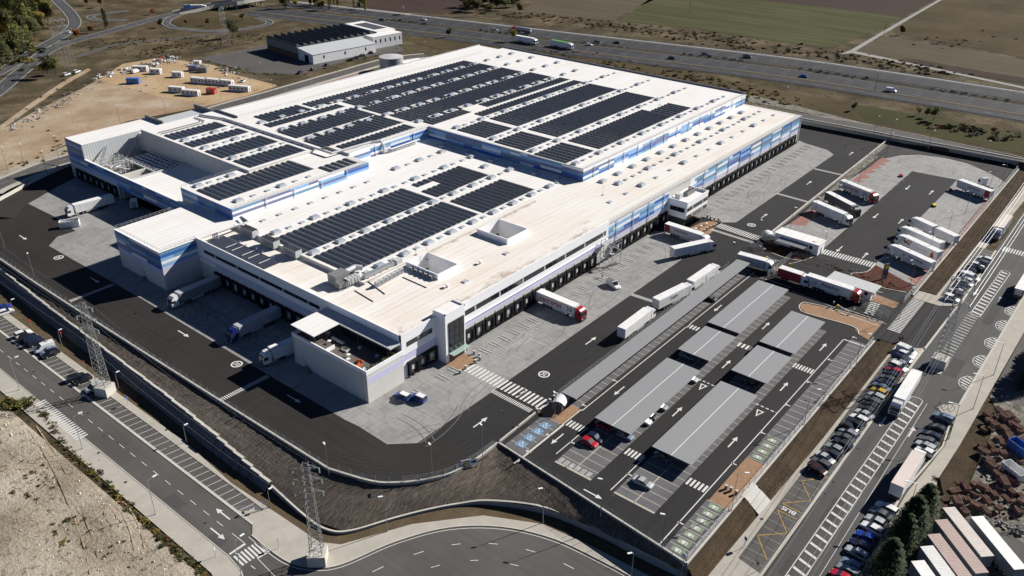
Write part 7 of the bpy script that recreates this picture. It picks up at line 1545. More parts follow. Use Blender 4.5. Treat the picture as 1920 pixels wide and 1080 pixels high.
for k, (dz, dv) in enumerate(((.72, 2.8), (.72, -2.8), (.84, 2.8), (.84, -2.8), (.95, 2.6), (.95, -2.6))):
    z0 = 26 * dz - .6; g = MB(); P = []
    for i in range(25): t = i / 24; u = 210.6 + (60 - 210.6) * t; P.append((u, 29.2 + dv - 3.5 * t, z0 + .1 + (-3.0) * t - 9 * 4 * t * (1 - t) * .35))
    g.tube(P, .04, 3); P = []
    for i in range(25): t = i / 24; P.append((210.6 + 260 * t, 29.2 + dv + 5 * t, z0 - 9 * 4 * t * (1 - t) * .4))
    g.tube(P, .04, 3); tag(g.build('power_line', wm), 'thin sagging power line strung from the pylon in the right street', 'power line', 'power lines over the right street')
# ---------------------------------------------------------------- bollards, signs, barriers
def bollard_proto():
    o = thing('bollard', '', 'bollard'); MB().rod((0, 0, 0), (0, 0, .95), .32, .32, 12).build('post', M['wallgrey'], o); MB().rod((0, 0, .95), (0, 0, 1.05), .36, .33, 12).build('cap', M['wallcap'], o); return o
bp = bollard_proto(); used = 0
for k, (x, y) in enumerate(((875, 657), (889, 664), (899, 669), (900, 675), (892, 681), (873, 692), (863, 700))): place(bp, used, (*W(x, y), .04), 0, 'stout grey bollard around the brick forecourt of the entrance tower', 'bollards at the entrance'); used = 1
for k, (x, y) in enumerate(((1326, 408), (1332, 411), (1339, 413), (1347, 414), (1350, 418), (1343, 424), (1338, 426), (1331, 428), (1326, 432), (1320, 436))): place(bp, 1, (*W(x, y), .05), 0, 'stout grey bollard around the brick terrace of the gatehouse office', 'bollards at the gatehouse office')
for k, (x, y) in enumerate(((1361, 917), (1370, 921), (1380, 927))): place(bp, 1, (*W(x, y), .05), 0, 'stout bollard on the brick plaza of the charging bays, %s from the left' % ORD[k], 'bollards on the brick plaza')
for k, (x, y) in enumerate(((1007, 773), (1031, 755), (1039, 748), (1044, 744))): place(bp, 1, (*W(x, y), .05), 0, 'bollard beside the arched turnstile shelter', 'bollards at the turnstile')
def sign(x, y, z, h, m, label, fn=None, wd=.7, hg=.7, ang=0.0, f=None):
    q = (f or (lambda a, b: W(a, b, z)))(x, y); o = thing('road_sign', label, 'sign', (q[0], q[1], z), ang); MB().rod((0, 0, 0), (0, 0, h), .05, .05, 6).build('post', M['zinc'], o)
    MB().box(-wd / 2, -.05, h - hg, wd / 2, -.02, h).build('sign_plate', M[m], o); return o
for k, (x, y, m, lab) in enumerate(((241, 760, 'c_royal', 'blue parking sign at the end of the slanted bays'), (494, 957, 'c_royal', 'blue parking sign near the last slanted bays'), (523, 1029, 'c_royal', 'blue crossing sign at the street corner'), (405, 1045, 'lightgrey', 'grey backed sign at the zebra on the near pavement'), (117, 637, 'red_lens', 'red sign behind the parked white van'), (60, 614, 'red_lens', 'red sign behind the white off roader'), (160, 692, 'red_lens', 'red sign beside the two black cars'))): sign(x, y, ZL, 2.6, m, lab, None, .6, .7, .8)
for x, y, lab, m in ((1395, 1027, 'blue sign at the foot of the bus bays', 'c_royal'), (1417, 1073, 'grey backed sign at the corner of the bus bays', 'darkgrey')): q = WR(x, y); sign(x, y, zr(q[0]) + .15, 2.7, m, lab, None, .7, .9, 1.2, WR)
q = WR(1232, 1046); sg = thing('road_sign', 'round pale sign at the near corner of the charging bays', 'sign', (108.6, 46.5, -3)); MB().rod((0, 0, 0), (0, 0, 6.2), .05, .05, 6).build('post', M['zinc'], sg); MB().rod((0, 0, 5.9), (-.08, 0, 5.9), .55, .55, 14).build('sign_plate', M['c_white'], sg)
bb = thing('direction_board', 'white direction board with a yellow round emblem and dark arrow on the yard wall', 'sign', (*W(880, 874, 0), 0)); bb.rotation_euler = (0, 0, -.62)
MB().box(-1.8, -.08, .3, 1.9, .0, 1.9).build('board', M['c_white'], bb); MB().box(-1.75, -.1, .35, .1, -.081, 1.85).build('panel', M['c_sky'], bb); g = MB(); g.rod((-.82, -.1, 1.1), (-.82, -.12, 1.1), .62, .62, 18); g.build('emblem', M['red_lens'], bb); g = MB(); g.rod((-.82, -.12, 1.1), (-.82, -.135, 1.1), .55, .55, 18); g.build('emblem', M['paint_yel'] if 'paint_yel' in M else M.setdefault('paint_yel', plain('bright_yellow', (0.75, 0.55, 0.01), .5)), bb)
text(bb, 'LIDL', .42, M['c_royal'], (-.82, -.14, 1.1), (1, 0, 0), (0, 0, 1), .02); g = MB(); g.add([(.35, -.09, .85), (1.0, -.09, .85), (1.0, -.09, .55), (1.7, -.09, 1.1), (1.0, -.09, 1.65), (1.0, -.09, 1.35), (.35, -.09, 1.35)], [tuple(range(7))]); g.build('arrow', M['ltr_dark'], bb)
tot = thing('totem_sign', 'dark totem sign with a small yellow emblem on the planted island', 'sign', (*W(1657, 523), 0)); MB().box(-.8, -.25, 0, .8, .25, 5.2).build('pylon_body', M['corr_dark'], tot); MB().box(-.6, -.27, 3.7, .6, -.251, 4.9).build('emblem', M['paint_yel'], tot); MB().box(-.6, -.29, 2.9, .6, -.252, 3.3).build('panel', M['c_royal'], tot); tot.rotation_euler = (0, 0, -.6)
for k, (a, b_) in enumerate((((1437, 487), (1450, 494)), ((1480, 500), (1494, 497)), ((1570, 578), (1590, 590)), ((1615, 560), (1628, 556)))):
    p, q = W(*a), W(*b_); o = thing('barrier', 'white barrier arm at the entry lanes, %s from the carport end' % ORD[k], 'barrier', (*p, .05), math.atan2(q[1] - p[1], q[0] - p[0]), 'entry barriers'); MB().box(-.25, -.2, 0, .25, .2, 1.1).build('housing', M['paint_yel'], o); MB().box(.2, -.05, .95, 4.2, .05, 1.08).build('arm', M['c_white'], o)
for k, (x, y) in enumerate(((1452, 499), (1562, 575), (1612, 566), (1600, 588))): o = thing('card_reader', 'small dark card reader post on a brick island, %s from the left' % ORD[k], 'card reader', (*W(x, y), .05), .6, 'card readers'); MB().rod((0, 0, 0), (0, 0, 1.1), .09, .09, 6).build('post', M['darkgrey'], o); MB().box(-.2, -.15, 1.1, .2, .15, 1.7).build('head', M['lightgrey'], o)
fence([(228, 84.0, .05), (247.5, 84, .05), (248, 47, .05)], 3.0, 2.2, 'tall wire fence between the car park end and the gate lanes'); fence([(*W(1600, 548), .05), (*W(1690, 572), .05), (*W(1715, 545), .05)], 3, 2.2, 'wire fence beside the guard hut and the planted island')
def cage(x, y, label, L=5.5, rz=0.0, arch=False):
    o = thing('turnstile', label, 'turnstile', (*W(x, y), .05), rz); g = MB()
    for i in range(5):
        for s in (-1, 1): g.rod((L * i / 4 - L / 2, s * 1.2, 0), (L * i / 4 - L / 2, s * 1.2, 2.3), .05, .05, 4)
    for z in (.6, 1.2, 1.8, 2.3):
        for s in (-1, 1): g.rod((-L / 2, s * 1.2, z), (L / 2, s * 1.2, z), .04, .04, 4)
    for k in range(6): a = k * math.pi / 3; g.rod((.0, 0, .4 + .3 * k), (.9 * math.cos(a), .9 * math.sin(a), .4 + .3 * k), .04, .04, 4)
    g.rod((0, 0, 0), (0, 0, 2.3), .08, .08, 6); g.build('bars', M['zinc'], o)
    if arch:
        g = MB(); n = 8
        for k in range(n):
            a, b_ = math.pi * (.18 + .64 * k / n), math.pi * (.18 + .64 * (k + 1) / n); g.add([(-1.7, 2.0 * math.cos(a), 1.2 + 1.7 * math.sin(a)), (1.7, 2.0 * math.cos(a), 1.2 + 1.7 * math.sin(a)), (1.7, 2.0 * math.cos(b_), 1.2 + 1.7 * math.sin(b_)), (-1.7, 2.0 * math.cos(b_), 1.2 + 1.7 * math.sin(b_))], [(0, 1, 2, 3)])
        g.build('arched_roof', M['truck_roof'], o)
    return o
cage(1050, 765, 'caged turnstile under an arched white roof by the brick forecourt', 4.5, .3, True); cage(1440, 450, 'caged turnstile under a small arched roof beside the canteen hut', 6.5, .9, True); cage(1417, 466, 'open caged turnstile at the corner of the entry lanes', 4.0, .9); cage(1640, 585, 'caged pedestrian passage beside the zebra crossing at the gate', 9, 1.0); cage(1460, 515, 'caged gate frame behind the red box lorry', 5, .2)
# ---------------------------------------------------------------- huts
def hut(c, rz, L, Wd, h, label, rm='roof', wm='white_wall', win=3, over=.4, group=None, base=0.02, name='hut', cat='hut', slope=0.0):
    o = thing(name, label, cat, (c[0], c[1], base), rz, group); b = MB(); b.add([(-L / 2, -Wd / 2, 0), (L / 2, -Wd / 2, 0), (L / 2, Wd / 2, 0), (-L / 2, Wd / 2, 0), (-L / 2, -Wd / 2, h), (L / 2, -Wd / 2, h), (L / 2, Wd / 2, h + slope), (-L / 2, Wd / 2, h + slope)], [(0, 1, 5, 4), (1, 2, 6, 5), (2, 3, 7, 6), (3, 0, 4, 7)]); b.build('wall', M[wm], o)
    r = MB(); r.add([(-L / 2 - over, -Wd / 2 - over, h - .02), (L / 2 + over, -Wd / 2 - over, h - .02), (L / 2 + over, Wd / 2 + over, h + slope - .02), (-L / 2 - over, Wd / 2 + over, h + slope - .02), (-L / 2 - over, -Wd / 2 - over, h + .2), (L / 2 + over, -Wd / 2 - over, h + .2), (L / 2 + over, Wd / 2 + over, h + slope + .2), (-L / 2 - over, Wd / 2 + over, h + slope + .2)], [(0, 1, 5, 4), (1, 2, 6, 5), (2, 3, 7, 6), (3, 0, 4, 7), (4, 5, 6, 7), (3, 2, 1, 0)]); r.build('roof', M[rm], o)
    for k in range(win):
        x = -L / 2 + L * (k + .5) / win
        for s in (-1, 1): f = MB().box(x - .55, s * Wd / 2 - .03, h * .42, x + .55, s * Wd / 2 + .03, h * .8).build('window', M['lightgrey'], o); MB().box(x - .47, s * Wd / 2 - .04, h * .45, x + .47, s * Wd / 2 + .04, h * .77).build('pane', M['glass'], f)
    MB().box(L / 2 - .02, -.45, 0, L / 2 + .04, .45, 2.05 if h > 2.2 else h * .85).build('door', M['midgrey'], o); return o
ct = hut(W(1500, 447, 3), axis((1465, 432), (1532, 452), 3)[1], 15, 5.2, 3.6, 'white flat roofed canteen hut with a dark awning at the lorry park', 'roof', 'white_wall', 3, .25)
MB().box(-5.5, -6.6, 2.6, 4.2, -2.9, 2.75).build('awning', M['zincd'], ct); [MB().rod((x, -6.4, 0), (x, -6.4, 2.6), .06, .06, 5).build('awning_post', M['darkgrey'], ct) for x in (-5.2, -.5, 4)]
for k in range(5): q = W(1487 + 7 * k, 462 + 3 * k, .5); o = thing('picnic_table', 'dark picnic table in the shade of the canteen awning', 'table', (q[0], q[1], .05), .5, 'picnic tables'); MB().box(-.8, -.4, .68, .8, .4, .75).build('tabletop', M['timber'], o); [MB().box(-.8, s * .75 - .15, .4, .8, s * .75 + .15, .46).build('seat', M['timber'], o) for s in (-1, 1)]; [MB().box(s * .55 - .05, -.75, 0, s * .55 + .05, .75, .68).build('leg', M['darkgrey'], o) for s in (-1, 1)]
for k in range(6): q = W(1300 + 5 * k, 432 - 2.5 * k, .5); o = thing('cafe_table', 'small cafe table on the brick terrace of the gatehouse office', 'table', (q[0], q[1], .05), .4 * k, 'cafe tables at the gatehouse office'); MB().rod((0, 0, .7), (0, 0, .75), .42, .42, 10).build('tabletop', M['c_white' if k % 2 else 'rust'], o); MB().rod((0, 0, 0), (0, 0, .7), .05, .05, 6).build('leg', M['zinc'], o)
hut(W(1601, 530, 3), axis((1570, 513), (1632, 533), 3)[1], 12.5, 4.2, 3.1, 'guard hut with a broad flat grey roof beside the departing lorry', 'lightgrey', 'c_white', 4, .9)
hut((213.5, 3.0), 1.2, 7.5, 2.6, 2.7, 'white site cabin with a ribbed roof above the scrap yard', 'truck_rib', 'truck_white', 2, .08, None, .12)
# skips and bins
def skip(u, v, z, a, label, m, L=5.2, h=2.0):
    o = thing('skip', label, 'skip', (u, v, z), a); b = MB()
    for x0, y0, x1, y1 in ((-L / 2, -1.2, L / 2, -1.1), (-L / 2, 1.1, L / 2, 1.2), (-L / 2, -1.1, -L / 2 + .1, 1.1), (L / 2 - .1, -1.1, L / 2, 1.1)): b.box(x0, y0, .2, x1, y1, h)
    b.box(-L / 2, -1.2, .15, L / 2, 1.2, .25); b.build('tub', M[m], o); [MB().box(-L / 2 + .4 + k * (L - .8) / 4 - .06, s * 1.27 - .06, .2, -L / 2 + .4 + k * (L - .8) / 4 + .06, s * 1.27 + .06, h).build('rib', M[m], o) for k in range(5) for s in (-1, 1)]; return o
skip(*W(131, 421, .8), .02, 2.6, 'open white skip on the edge of the left apron', 'truck_white', 6.2, 2.4)
st = thing('yard_tractor', 'small white yard tractor parked in the dark passage under the striped wall', 'tractor', (*W(254, 390), 0), -2.2); tractor(st, carpaint(WHITE), -.6)
for (x, y), l_, c_ in (((1689, 331), 'small red barrow left on the lorry park apron', 'red_lens'), ((1782, 358), 'red jack beside the uncoupled trailer', 'red_lens'), ((1751, 387), 'yellow stand at the edge of the dark lorry lane', 'paint_yel')): o = thing('trestle', l_, 'trestle', (*W(x, y), .03), .5); MB().box(-.9, -.5, .35, .9, .5, .8).build('tray', M[c_], o); [MB().rod((sx * .6, -.55, .28), (sx * .6, .55, .28), .28, .28, 8).build('roller', M['black'], o) for sx in (-1, 1)]
o = thing('fire_hydrant', 'red fire hydrant against the shaded terrace wall', 'hydrant', (*W(587, 694), 0)); MB().rod((0, 0, 0), (0, 0, .9), .2, .17, 8).build('barrel', M['red_lens'], o); MB().ball((0, 0, .95), .24).build('cap', M['red_lens'], o)
# ---------------------------------------------------------------- people
def person(x, y, z, a, label, top, legs, hair=(0.03, 0.02, 0.015), stride=.28):
    q = W(x, y, z); o = thing('person', label, 'person', (q[0], q[1], z), a, None); V = [(0, 0, .95), (0, .1, .9), (stride * .5, .1, .5), (stride * .6, .1, .08), (stride * .6 + .16, .1, .04), (0, -.1, .9), (-stride * .3, -.1, .5), (-stride, -.1, .09), (-stride + .15, -.1, .04), (0, 0, 1.2), (0, 0, 1.42), (0, .2, 1.4), (-.12, .25, 1.13), (.02, .25, .9), (.04, .25, .8), (0, -.2, 1.4), (.12, -.25, 1.13), (.2, -.25, .92), (.22, -.25, .83), (0, 0, 1.52), (.02, 0, 1.62), (.02, 0, 1.74)]
    E_ = [(0, 1), (1, 2), (2, 3), (3, 4), (0, 5), (5, 6), (6, 7), (7, 8), (0, 9), (9, 10), (10, 11), (11, 12), (12, 13), (13, 14), (10, 15), (15, 16), (16, 17), (17, 18), (10, 19), (19, 20), (20, 21)]; R_ = [.15, .1, .075, .05, .04, .1, .075, .05, .04, .15, .15, .07, .05, .04, .035, .07, .05, .04, .035, .055, .1, .09]
    def skin(ids, k, nm, m):
        ids = list(ids); mp = {i: j for j, i in enumerate(ids)}; me = bpy.data.meshes.new(nm); me.from_pydata([V[i] for i in ids], [(mp[a], mp[b]) for a, b in E_ if a in mp and b in mp], []); t = bpy.data.objects.new(nm, me); COL.objects.link(t)
        md = t.modifiers.new('s', 'SKIN')
        for j, i in enumerate(ids): me.skin_vertices[0].data[j].radius = (R_[i] * k, R_[i] * k)
        me.skin_vertices[0].data[0].use_root = True; t.modifiers.new('u', 'SUBSURF').levels = 1; bpy.context.view_layer.update(); r = bpy.data.meshes.new_from_object(t.evaluated_get(bpy.context.evaluated_depsgraph_get())); bpy.data.objects.remove(t); r.materials.clear(); r.materials.append(m); return link(nm, r, o)
    skin(range(22), 1.0, 'body', M.setdefault('skin', plain('skin', (0.42, 0.26, 0.19), .6))); skin([0, 1, 2, 3, 5, 6, 7], 1.18, 'trousers', plain('cloth', legs, .9)); skin([9, 0, 10, 11, 12, 13, 15, 16, 17], 1.18, 'jacket', plain('cloth', top, .9)); MB().ball((0, 0, 1.70), .115, 8, 5).build('hair', plain('hair', hair, .8), o)
HV = (0.45, 0.60, 0.02)
for a in ((1686, 641, 0.02, 2.5, 'person in dark clothes walking by the gate crossing, on the left', (.02, .02, .025), (.02, .02, .03)), (1691, 640, .02, 2.5, 'person in dark clothes walking by the gate crossing, on the right', (.03, .03, .035), (.03, .03, .04)), (813, 680, .02, 0, 'person in a yellow green vest by the dock beside the entrance tower', HV, (.03, .03, .05)),
          (984, 737, .06, 1.6, 'person in pale clothes on the long zebra crossing', (.4, .42, .45), (.35, .36, .4)), (1129, 521, .02, 2, 'person in a yellow green vest at the foot of the escape stair', HV, (.03, .03, .05)), (1575, 566, .02, -1, 'person in a grey green jacket at the gate lanes', (.12, .2, .16), (.03, .03, .04))): person(*a)
# ---------------------------------------------------------------- BEYOND THE WAREHOUSE
def cabin(x, y, a, L, label, wm='truck_white', rm='truck_rib', Wd=2.5, h=2.6): hut(W(x, y, ZB + 1.3), a, L, Wd, h, label, rm, wm, max(1, int(L / 2.2)), .05, 'site cabins in the compound', ZB + .1, 'site_cabin', 'cabin')
ca_ = axis((360, 152), (436, 160), ZB)[1]
for k, (x, y, L, da, lab, wm) in enumerate(((263, 129, 8, .3, 'white site cabin at the back of the compound, farthest left', 'truck_white'), (292, 134, 6, .2, 'white site cabin behind the middle of the compound', 'truck_white'), (333, 140, 5.5, .2, 'small white cabin alone on the orange sand', 'truck_white'), (373, 151, 9, 0, 'long white cabin at the left of the cabin block', 'truck_white'), (399, 153, 9, 0, 'long white cabin in the middle of the cabin block', 'truck_white'), (424, 155, 8, 0, 'long white cabin at the right of the cabin block', 'truck_white'),
                                     (331, 168, 8, .1, 'white cabin in the front row of the compound, left', 'truck_white'), (358, 174, 9, .1, 'white cabin in the front row of the compound, middle', 'truck_white'), (449, 166, 11, .1, 'pair of long white cabins at the right edge of the compound', 'truck_white'), (396, 171, 4.5, .1, 'small red cabin between the white ones', 'red_lens'), (250, 152, 6.5, .3, 'blue container at the left of the compound', 'c_royal'), (363, 128, 5, .2, 'dark blue container at the back right of the compound', 'c_slate'), (379, 131, 6, .2, 'grey container at the back right of the compound', 'midgrey'), (370, 119, 4, .2, 'white container at the edge of the factory lot', 'truck_white'))):
    cabin(x, y, ca_ + da, L, lab, wm, 'truck_rib' if wm == 'truck_white' else wm)
jb = {}
def rubble(x, y, z, s, label, m, group, n=9):
    k = (m, n)
    if k not in jb:
        R = random.Random(n * 7 + len(m)); g = MB()
        for _ in range(n):
            c = Vector((R.gauss(0, .6), R.gauss(0, .6), abs(R.gauss(.2, .25)))); r = R.uniform(.25, .6); v = [c + Vector((R.uniform(-1, 1), R.uniform(-1, 1), R.uniform(-.7, 1))).normalized() * r for _ in range(8)]; g.add(v, [(0, 1, 2, 3), (4, 5, 6, 7), (0, 1, 5, 4), (1, 2, 6, 5), (2, 3, 7, 6), (3, 0, 4, 7)])
        jb[k] = g.mesh('rubble_heap', M[m])
    q = W(x, y, z); o = link('rubble_heap', jb[k], None, (q[0], q[1], z), random.uniform(0, 6)); o.scale = (s, s, s * .8); tag(o, label, 'rubble', group)
R = random.Random(12)
for k in range(70):
    t = R.random(); x, y = lerp((185, 145), (330, 112), t) if k % 3 else lerp((300, 108), (440, 138), t); rubble(x + R.uniform(-10, 10), y + R.uniform(-5, 5), ZB, R.uniform(.8, 2.0), 'heap of pale rubble and pallets along the compound edge', R.choice(('wallcap', 'truck_rib', 'wallgrey', 'leaf_green', 'wallcap', 'wallgrey', 'red_lens') if k % 9 == 0 else ('wallcap', 'truck_rib', 'wallgrey')), 'heaps along the compound edge')
for k in range(60):
    t = R.random(); x, y = lerp((190, 152), (20, 245), t); rubble(x + R.uniform(-14, 8), y + R.uniform(-8, 8), ZB, R.uniform(.5, 1.3), 'heap of pale stones along the rim of the sandy slope', R.choice(('wallcap', 'wallgrey', 'wallcap')), 'stone heaps along the sandy slope')
for k in range(34): rubble(R.uniform(215, 500), R.uniform(122, 172), ZB, R.uniform(.35, .9), 'small pile of building material on the compound sand', R.choice(('wallgrey', 'truck_rib', 'timber', 'zincd', 'c_slate')), 'piles on the compound sand')
# saw tooth factory, pump house and tank
fa = thing('factory', 'long dark roofed factory with saw tooth roofs and white and brick walls', 'factory'); A0, B0_, D0 = W(496, 98, ZB), W(740, 80, ZB), W(600, 42, ZB)
p0, p1 = Vector(W(498, 102, ZB)), Vector(W(560, 112, ZB)); p2 = Vector(W(742, 78, ZB)); ux = (p2 - p1).normalized(); uy = Vector((-ux.y, ux.x)); Lf = (p2 - p1).length; Df = 34.0; fa.location = (p1.x, p1.y, ZB); fa.rotation_euler = (0, 0, math.atan2(ux.y, ux.x))
MB().box(0, 0, 0, Lf, Df, 7, 0, 'bt').build('wall', M['corr_white'], fa); MB().box(-.1, -.05, 0, -.02, Df, 3.4).build('brick_wall', M['brickwall'], fa); MB().box(-.12, -.1, 3.4, -.02, Df, 7.1).build('wall_band', M['midgrey'], fa)
g = MB(); n = 12
for k in range(n): a, c = Lf * .8 * k / n, Lf * .8 * (k + 1) / n; g.add([(a, 1, 6.9), (c, 1, 6.9), (a + .3, 1, 9.0), (a, Df - .5, 6.9), (c, Df - .5, 6.9), (a + .3, Df - .5, 9.0)], [(0, 1, 2), (3, 5, 4), (2, 1, 4, 5), (0, 2, 5, 3)])
g.build('sawtooth_roof', M['corr_dark'], fa); MB().box(Lf * .8, 0, 7, Lf, Df, 8.0).build('roof', M['roof'], fa); MB().box(Lf * .84, 6, 8.0, Lf * .97, Df - 6, 8.1).build('roof', M['corr_dark'], fa)
sx = hut(p1 + ux * 22 - uy * 8, math.atan2(ux.y, ux.x), 44, 15, 5.2, 'white shed with a shallow roof in front of the saw tooth factory', 'corr_white', 'truck_white', 3, .2, None, ZB, 'shed', 'shed', 1.6); MB().box(-22.1, -3, 0, -21.95, 1, 4.2).build('door', M['black'], sx)
hut(p1 + ux * (Lf - 12) - uy * 4, math.atan2(ux.y, ux.x), 22, 8, 7, 'pale end building with a window strip at the right of the factory', 'roof', 'corr_white', 6, .1, None, ZB, 'shed', 'shed')
tk = thing('water_tank', 'round galvanised water tank beside the pump house', 'tank', (*W(735, 133, ZB), ZB)); MB().rod((0, 0, 0), (0, 0, 8.0), 6.6, 6.6, 32).build('shell', M['zinc'], tk); MB().rod((0, 0, 8.0), (0, 0, 8.7), 6.7, .6, 32).build('roof', M['lightgrey'], tk); MB().box(6.5, -.3, 0, 6.8, .3, 8.2).build('ladder', M['zincd'], tk)
hut(W(777, 131, ZB), axis((765, 132), (795, 125), ZB)[1], 13, 9, 4.6, 'white pump house next to the round tank', 'roof', 'white_wall', 1, .15, None, ZB, 'pump_house', 'pump house')
bl_ = thing('billboard', 'white billboard beyond the motorway', 'billboard', (*W(757, 27, ZB), ZB), .9); MB().box(-2.5, -.1, 2, 2.5, .1, 5.5).build('panel', M['c_white'], bl_); [MB().rod((x, 0, 0), (x, 0, 2), .12, .12, 5).build('leg', M['zincd'], bl_) for x in (-1.8, 1.8)]; text(bl_, 'R', 2.2, M['ltr_red'], (0, -.12, 3.7), (1, 0, 0), (0, 0, 1), .05)
bs_ = thing('sign_gantry', 'blue direction sign on the flyover approach', 'sign', (*W(352, 22, ZB), ZB + 1), -.6); MB().box(-2.5, -.1, 1.5, 2.5, .1, 4).build('panel', M['c_sky'], bs_); [MB().rod((x, 0, -1), (x, 0, 1.5), .12, .12, 5).build('leg', M['zincd'], bs_) for x in (-1.8, 1.8)]
for k, (x, y) in enumerate(((1293, 24), (1657, 67), (1565, 118), (1640, 170))): o = thing('utility_pole', 'slim pole in the fields beyond the motorway, %s from the left' % ORD[k], 'pole', (*W(x, y, ZB), ZB), 0, 'poles in the fields'); MB().rod((0, 0, 0), (0, 0, 9), .14, .1, 5).build('pole', M['trunk'], o); MB().box(-.9, -.06, 8.4, .9, .06, 8.55).build('crossbar', M['trunk'], o)
# scrap yard crates
def crate(kind):
    g = MB(); L, Wd, h = ((2.4, 1.4, 1.2), (3.4, 1.3, 1.0), (1.5, 1.3, 1.0))[kind]; R = random.Random(kind)
    for s in (-1, 1): g.box(-L / 2, s * Wd / 2 - .05, 0, L / 2, s * Wd / 2 + .05, h); g.box(s * L / 2 - .05, -Wd / 2 + .05, 0, s * L / 2 + .05, Wd / 2 - .05, h)
    g.box(-L / 2 + .05, -Wd / 2 + .05, .1, L / 2 - .05, Wd / 2 - .05, h * .55)
    k = int(L / .3)
    for i in range(1, k): x = -L / 2 + L * i / k; g.box(x - .05, -Wd / 2 + .05, h - .16, x + .05, Wd / 2 - .05, h - .02)
    for s in (-.25, .22): g.box(-L / 2 + .05, s - .04, h - .30, L / 2 - .05, s + .04, h - .17)
    return g.mesh('rusty_crate', M['rust'])
CR = [crate(k) for k in range(3)]; R = random.Random(21)
SPOTS = [(1870, 776), (1853, 783), (1866, 789), (1890, 784), (1893, 796), (1852, 795), (1882, 808), (1905, 803), (1862, 805), (1870, 826), (1893, 826), (1912, 812), (1840, 839), (1905, 836), (1917, 828), (1842, 855), (1867, 850), (1878, 858), (1857, 879), (1890, 873), (1913, 868), (1798, 912), (1808, 920), (1825, 912), (1838, 922), (1792, 925), (1802, 936), (1830, 930), (1850, 920), (1873, 918), (1895, 925), (1917, 935), (1770, 942), (1792, 950), (1833, 955), (1852, 950), (1805, 962), (1880, 912), (1905, 948), (1918, 952), (1902, 905), (1846, 938), (1880, 790), (1903, 790), (1845, 808), (1876, 838), (1858, 838), (1888, 852), (1852, 868), (1820, 925), (1812, 940), (1862, 932), (1886, 938), (1778, 958), (1760, 955), (1845, 965), (1870, 960), (1908, 962), (1890, 900), (1868, 893)]
for k, (x, y) in enumerate(SPOTS):
    q = WR(x, y); o = link('rusty_crate', CR[k % 3], None, (q[0], q[1], zr(q[0]) + .12 + (R.random() < .3) * .6), R.choice((.85, 1.1, 2.4, .7, 1.2)) + R.uniform(-.2, .2)); s = R.uniform(.62, 1.0); o.scale = (s, s, s * R.uniform(.8, 1.3)); tag(o, 'rusty iron crate with a slatted top lying in the scrap yard', 'crate', 'rusty crates in the scrap yard')
for k, (x, y, c_) in enumerate(((1910, 848, 'c_royal'), (1898, 892, 'truck_white'))): q = WR(x, y); skip(q[0], q[1], zr(q[0]) + .12, 1.0, ('blue', 'white')[k] + ' open container among the rusty crates', c_, 5.0, 2.2)
for k in range(80): x, y = R.uniform(1755, 1920), R.uniform(850, 1010); rubble(x, y, zr(160) + .1, R.uniform(.5, 1.4), 'heap of grey rubble in the scrap yard', R.choice(('wallgrey', 'rubble', 'rust', 'wallcap')), 'rubble heaps in the scrap yard', 7) if inpoly(*W(x, y, -1), [(158, 12), (165, 10.5), (197, 11.5), (204, 15), (204, -40), (160, -40)]) else None
fence([(166, 11.2, zr(166) + .1), (197, 12, zr(197) + .1), (204, 15.6, .1)], 3, 2.0, 'green wire fence around the scrap yard', m='leaf_dark', rails=3); fence([(160, 13, zr(160)), (158, 3, zr(158)), (176, -14, zr(170))], 3, 2, 'wire fence between the scrap yard and the corner yard', m='zincd', rails=3)
for k in range(3): q = WR(1762 + 12 * k, 762 + 3 * k); o = thing('bike_rack', 'bent dark hoop on the paved island, %s from the left' % ORD[k], 'hoop', (q[0], q[1], zr(q[0]) + .15), .8, 'hoops on the paved island'); MB().tube([(-.5, 0, 0), (-.5, 0, .8), (.5, 0, .8), (.5, 0, 0)], .06, 5).build('hoop', M['darkgrey'], o)
# ---------------------------------------------------------------- TREES AND SCRUB
def leafball(g, R, c, r, n, size, squash=1.0):
    for _ in range(n):
        d = Vector((R.gauss(0, 1), R.gauss(0, 1), R.gauss(0, 1))).normalized() * (r * R.random() ** .45); p = Vector(c) + Vector((d.x, d.y, d.z * squash)); a = Vector((R.gauss(0, 1), R.gauss(0, 1), R.gauss(0, .7))).normalized() * size * R.uniform(.6, 1.3); b = a.orthogonal().normalized() * size * .7
        g.add([p - a, p + b, p + a, p - b], [(0, 1, 2, 3)])
def broadleaf(seed, h, r, m, n=1500, size=.42):
    R = random.Random(seed); t = MB(); g = MB(); t.rod((0, 0, 0), (0, 0, h * .55), .05 * h * .4, .03 * h * .4, 6)
    for k in range(9):
        a = k * 2.4 + R.random(); e = (r * .6 * math.cos(a) * R.uniform(.5, 1), r * .6 * math.sin(a) * R.uniform(.5, 1), h * R.uniform(.45, .9)); t.rod((0, 0, h * R.uniform(.25, .5)), e, .012 * h, .005 * h, 4); leafball(g, R, e, r * R.uniform(.4, .65), n // 10, size, .8)
    leafball(g, R, (0, 0, h * .72), r * .7, n // 8, size, 1.1); return t.mesh('trunk', M['trunk']), g.mesh('crown', M[m])
def poplar(seed, h, r, m, n=900): 
    R = random.Random(seed); t = MB(); g = MB(); t.rod((0, 0, 0), (0, 0, h * .9), .02 * h, .005 * h, 6)
    for k in range(14): z = h * (.18 + .8 * k / 14); w_ = r * math.sin(math.pi * min(.97, .2 + .75 * k / 14)); leafball(g, R, (R.uniform(-.3, .3) * w_, R.uniform(-.3, .3) * w_, z), w_ * .8, n // 14, .4, 1.3)
    return t.mesh('trunk', M['trunk']), g.mesh('crown', M[m])
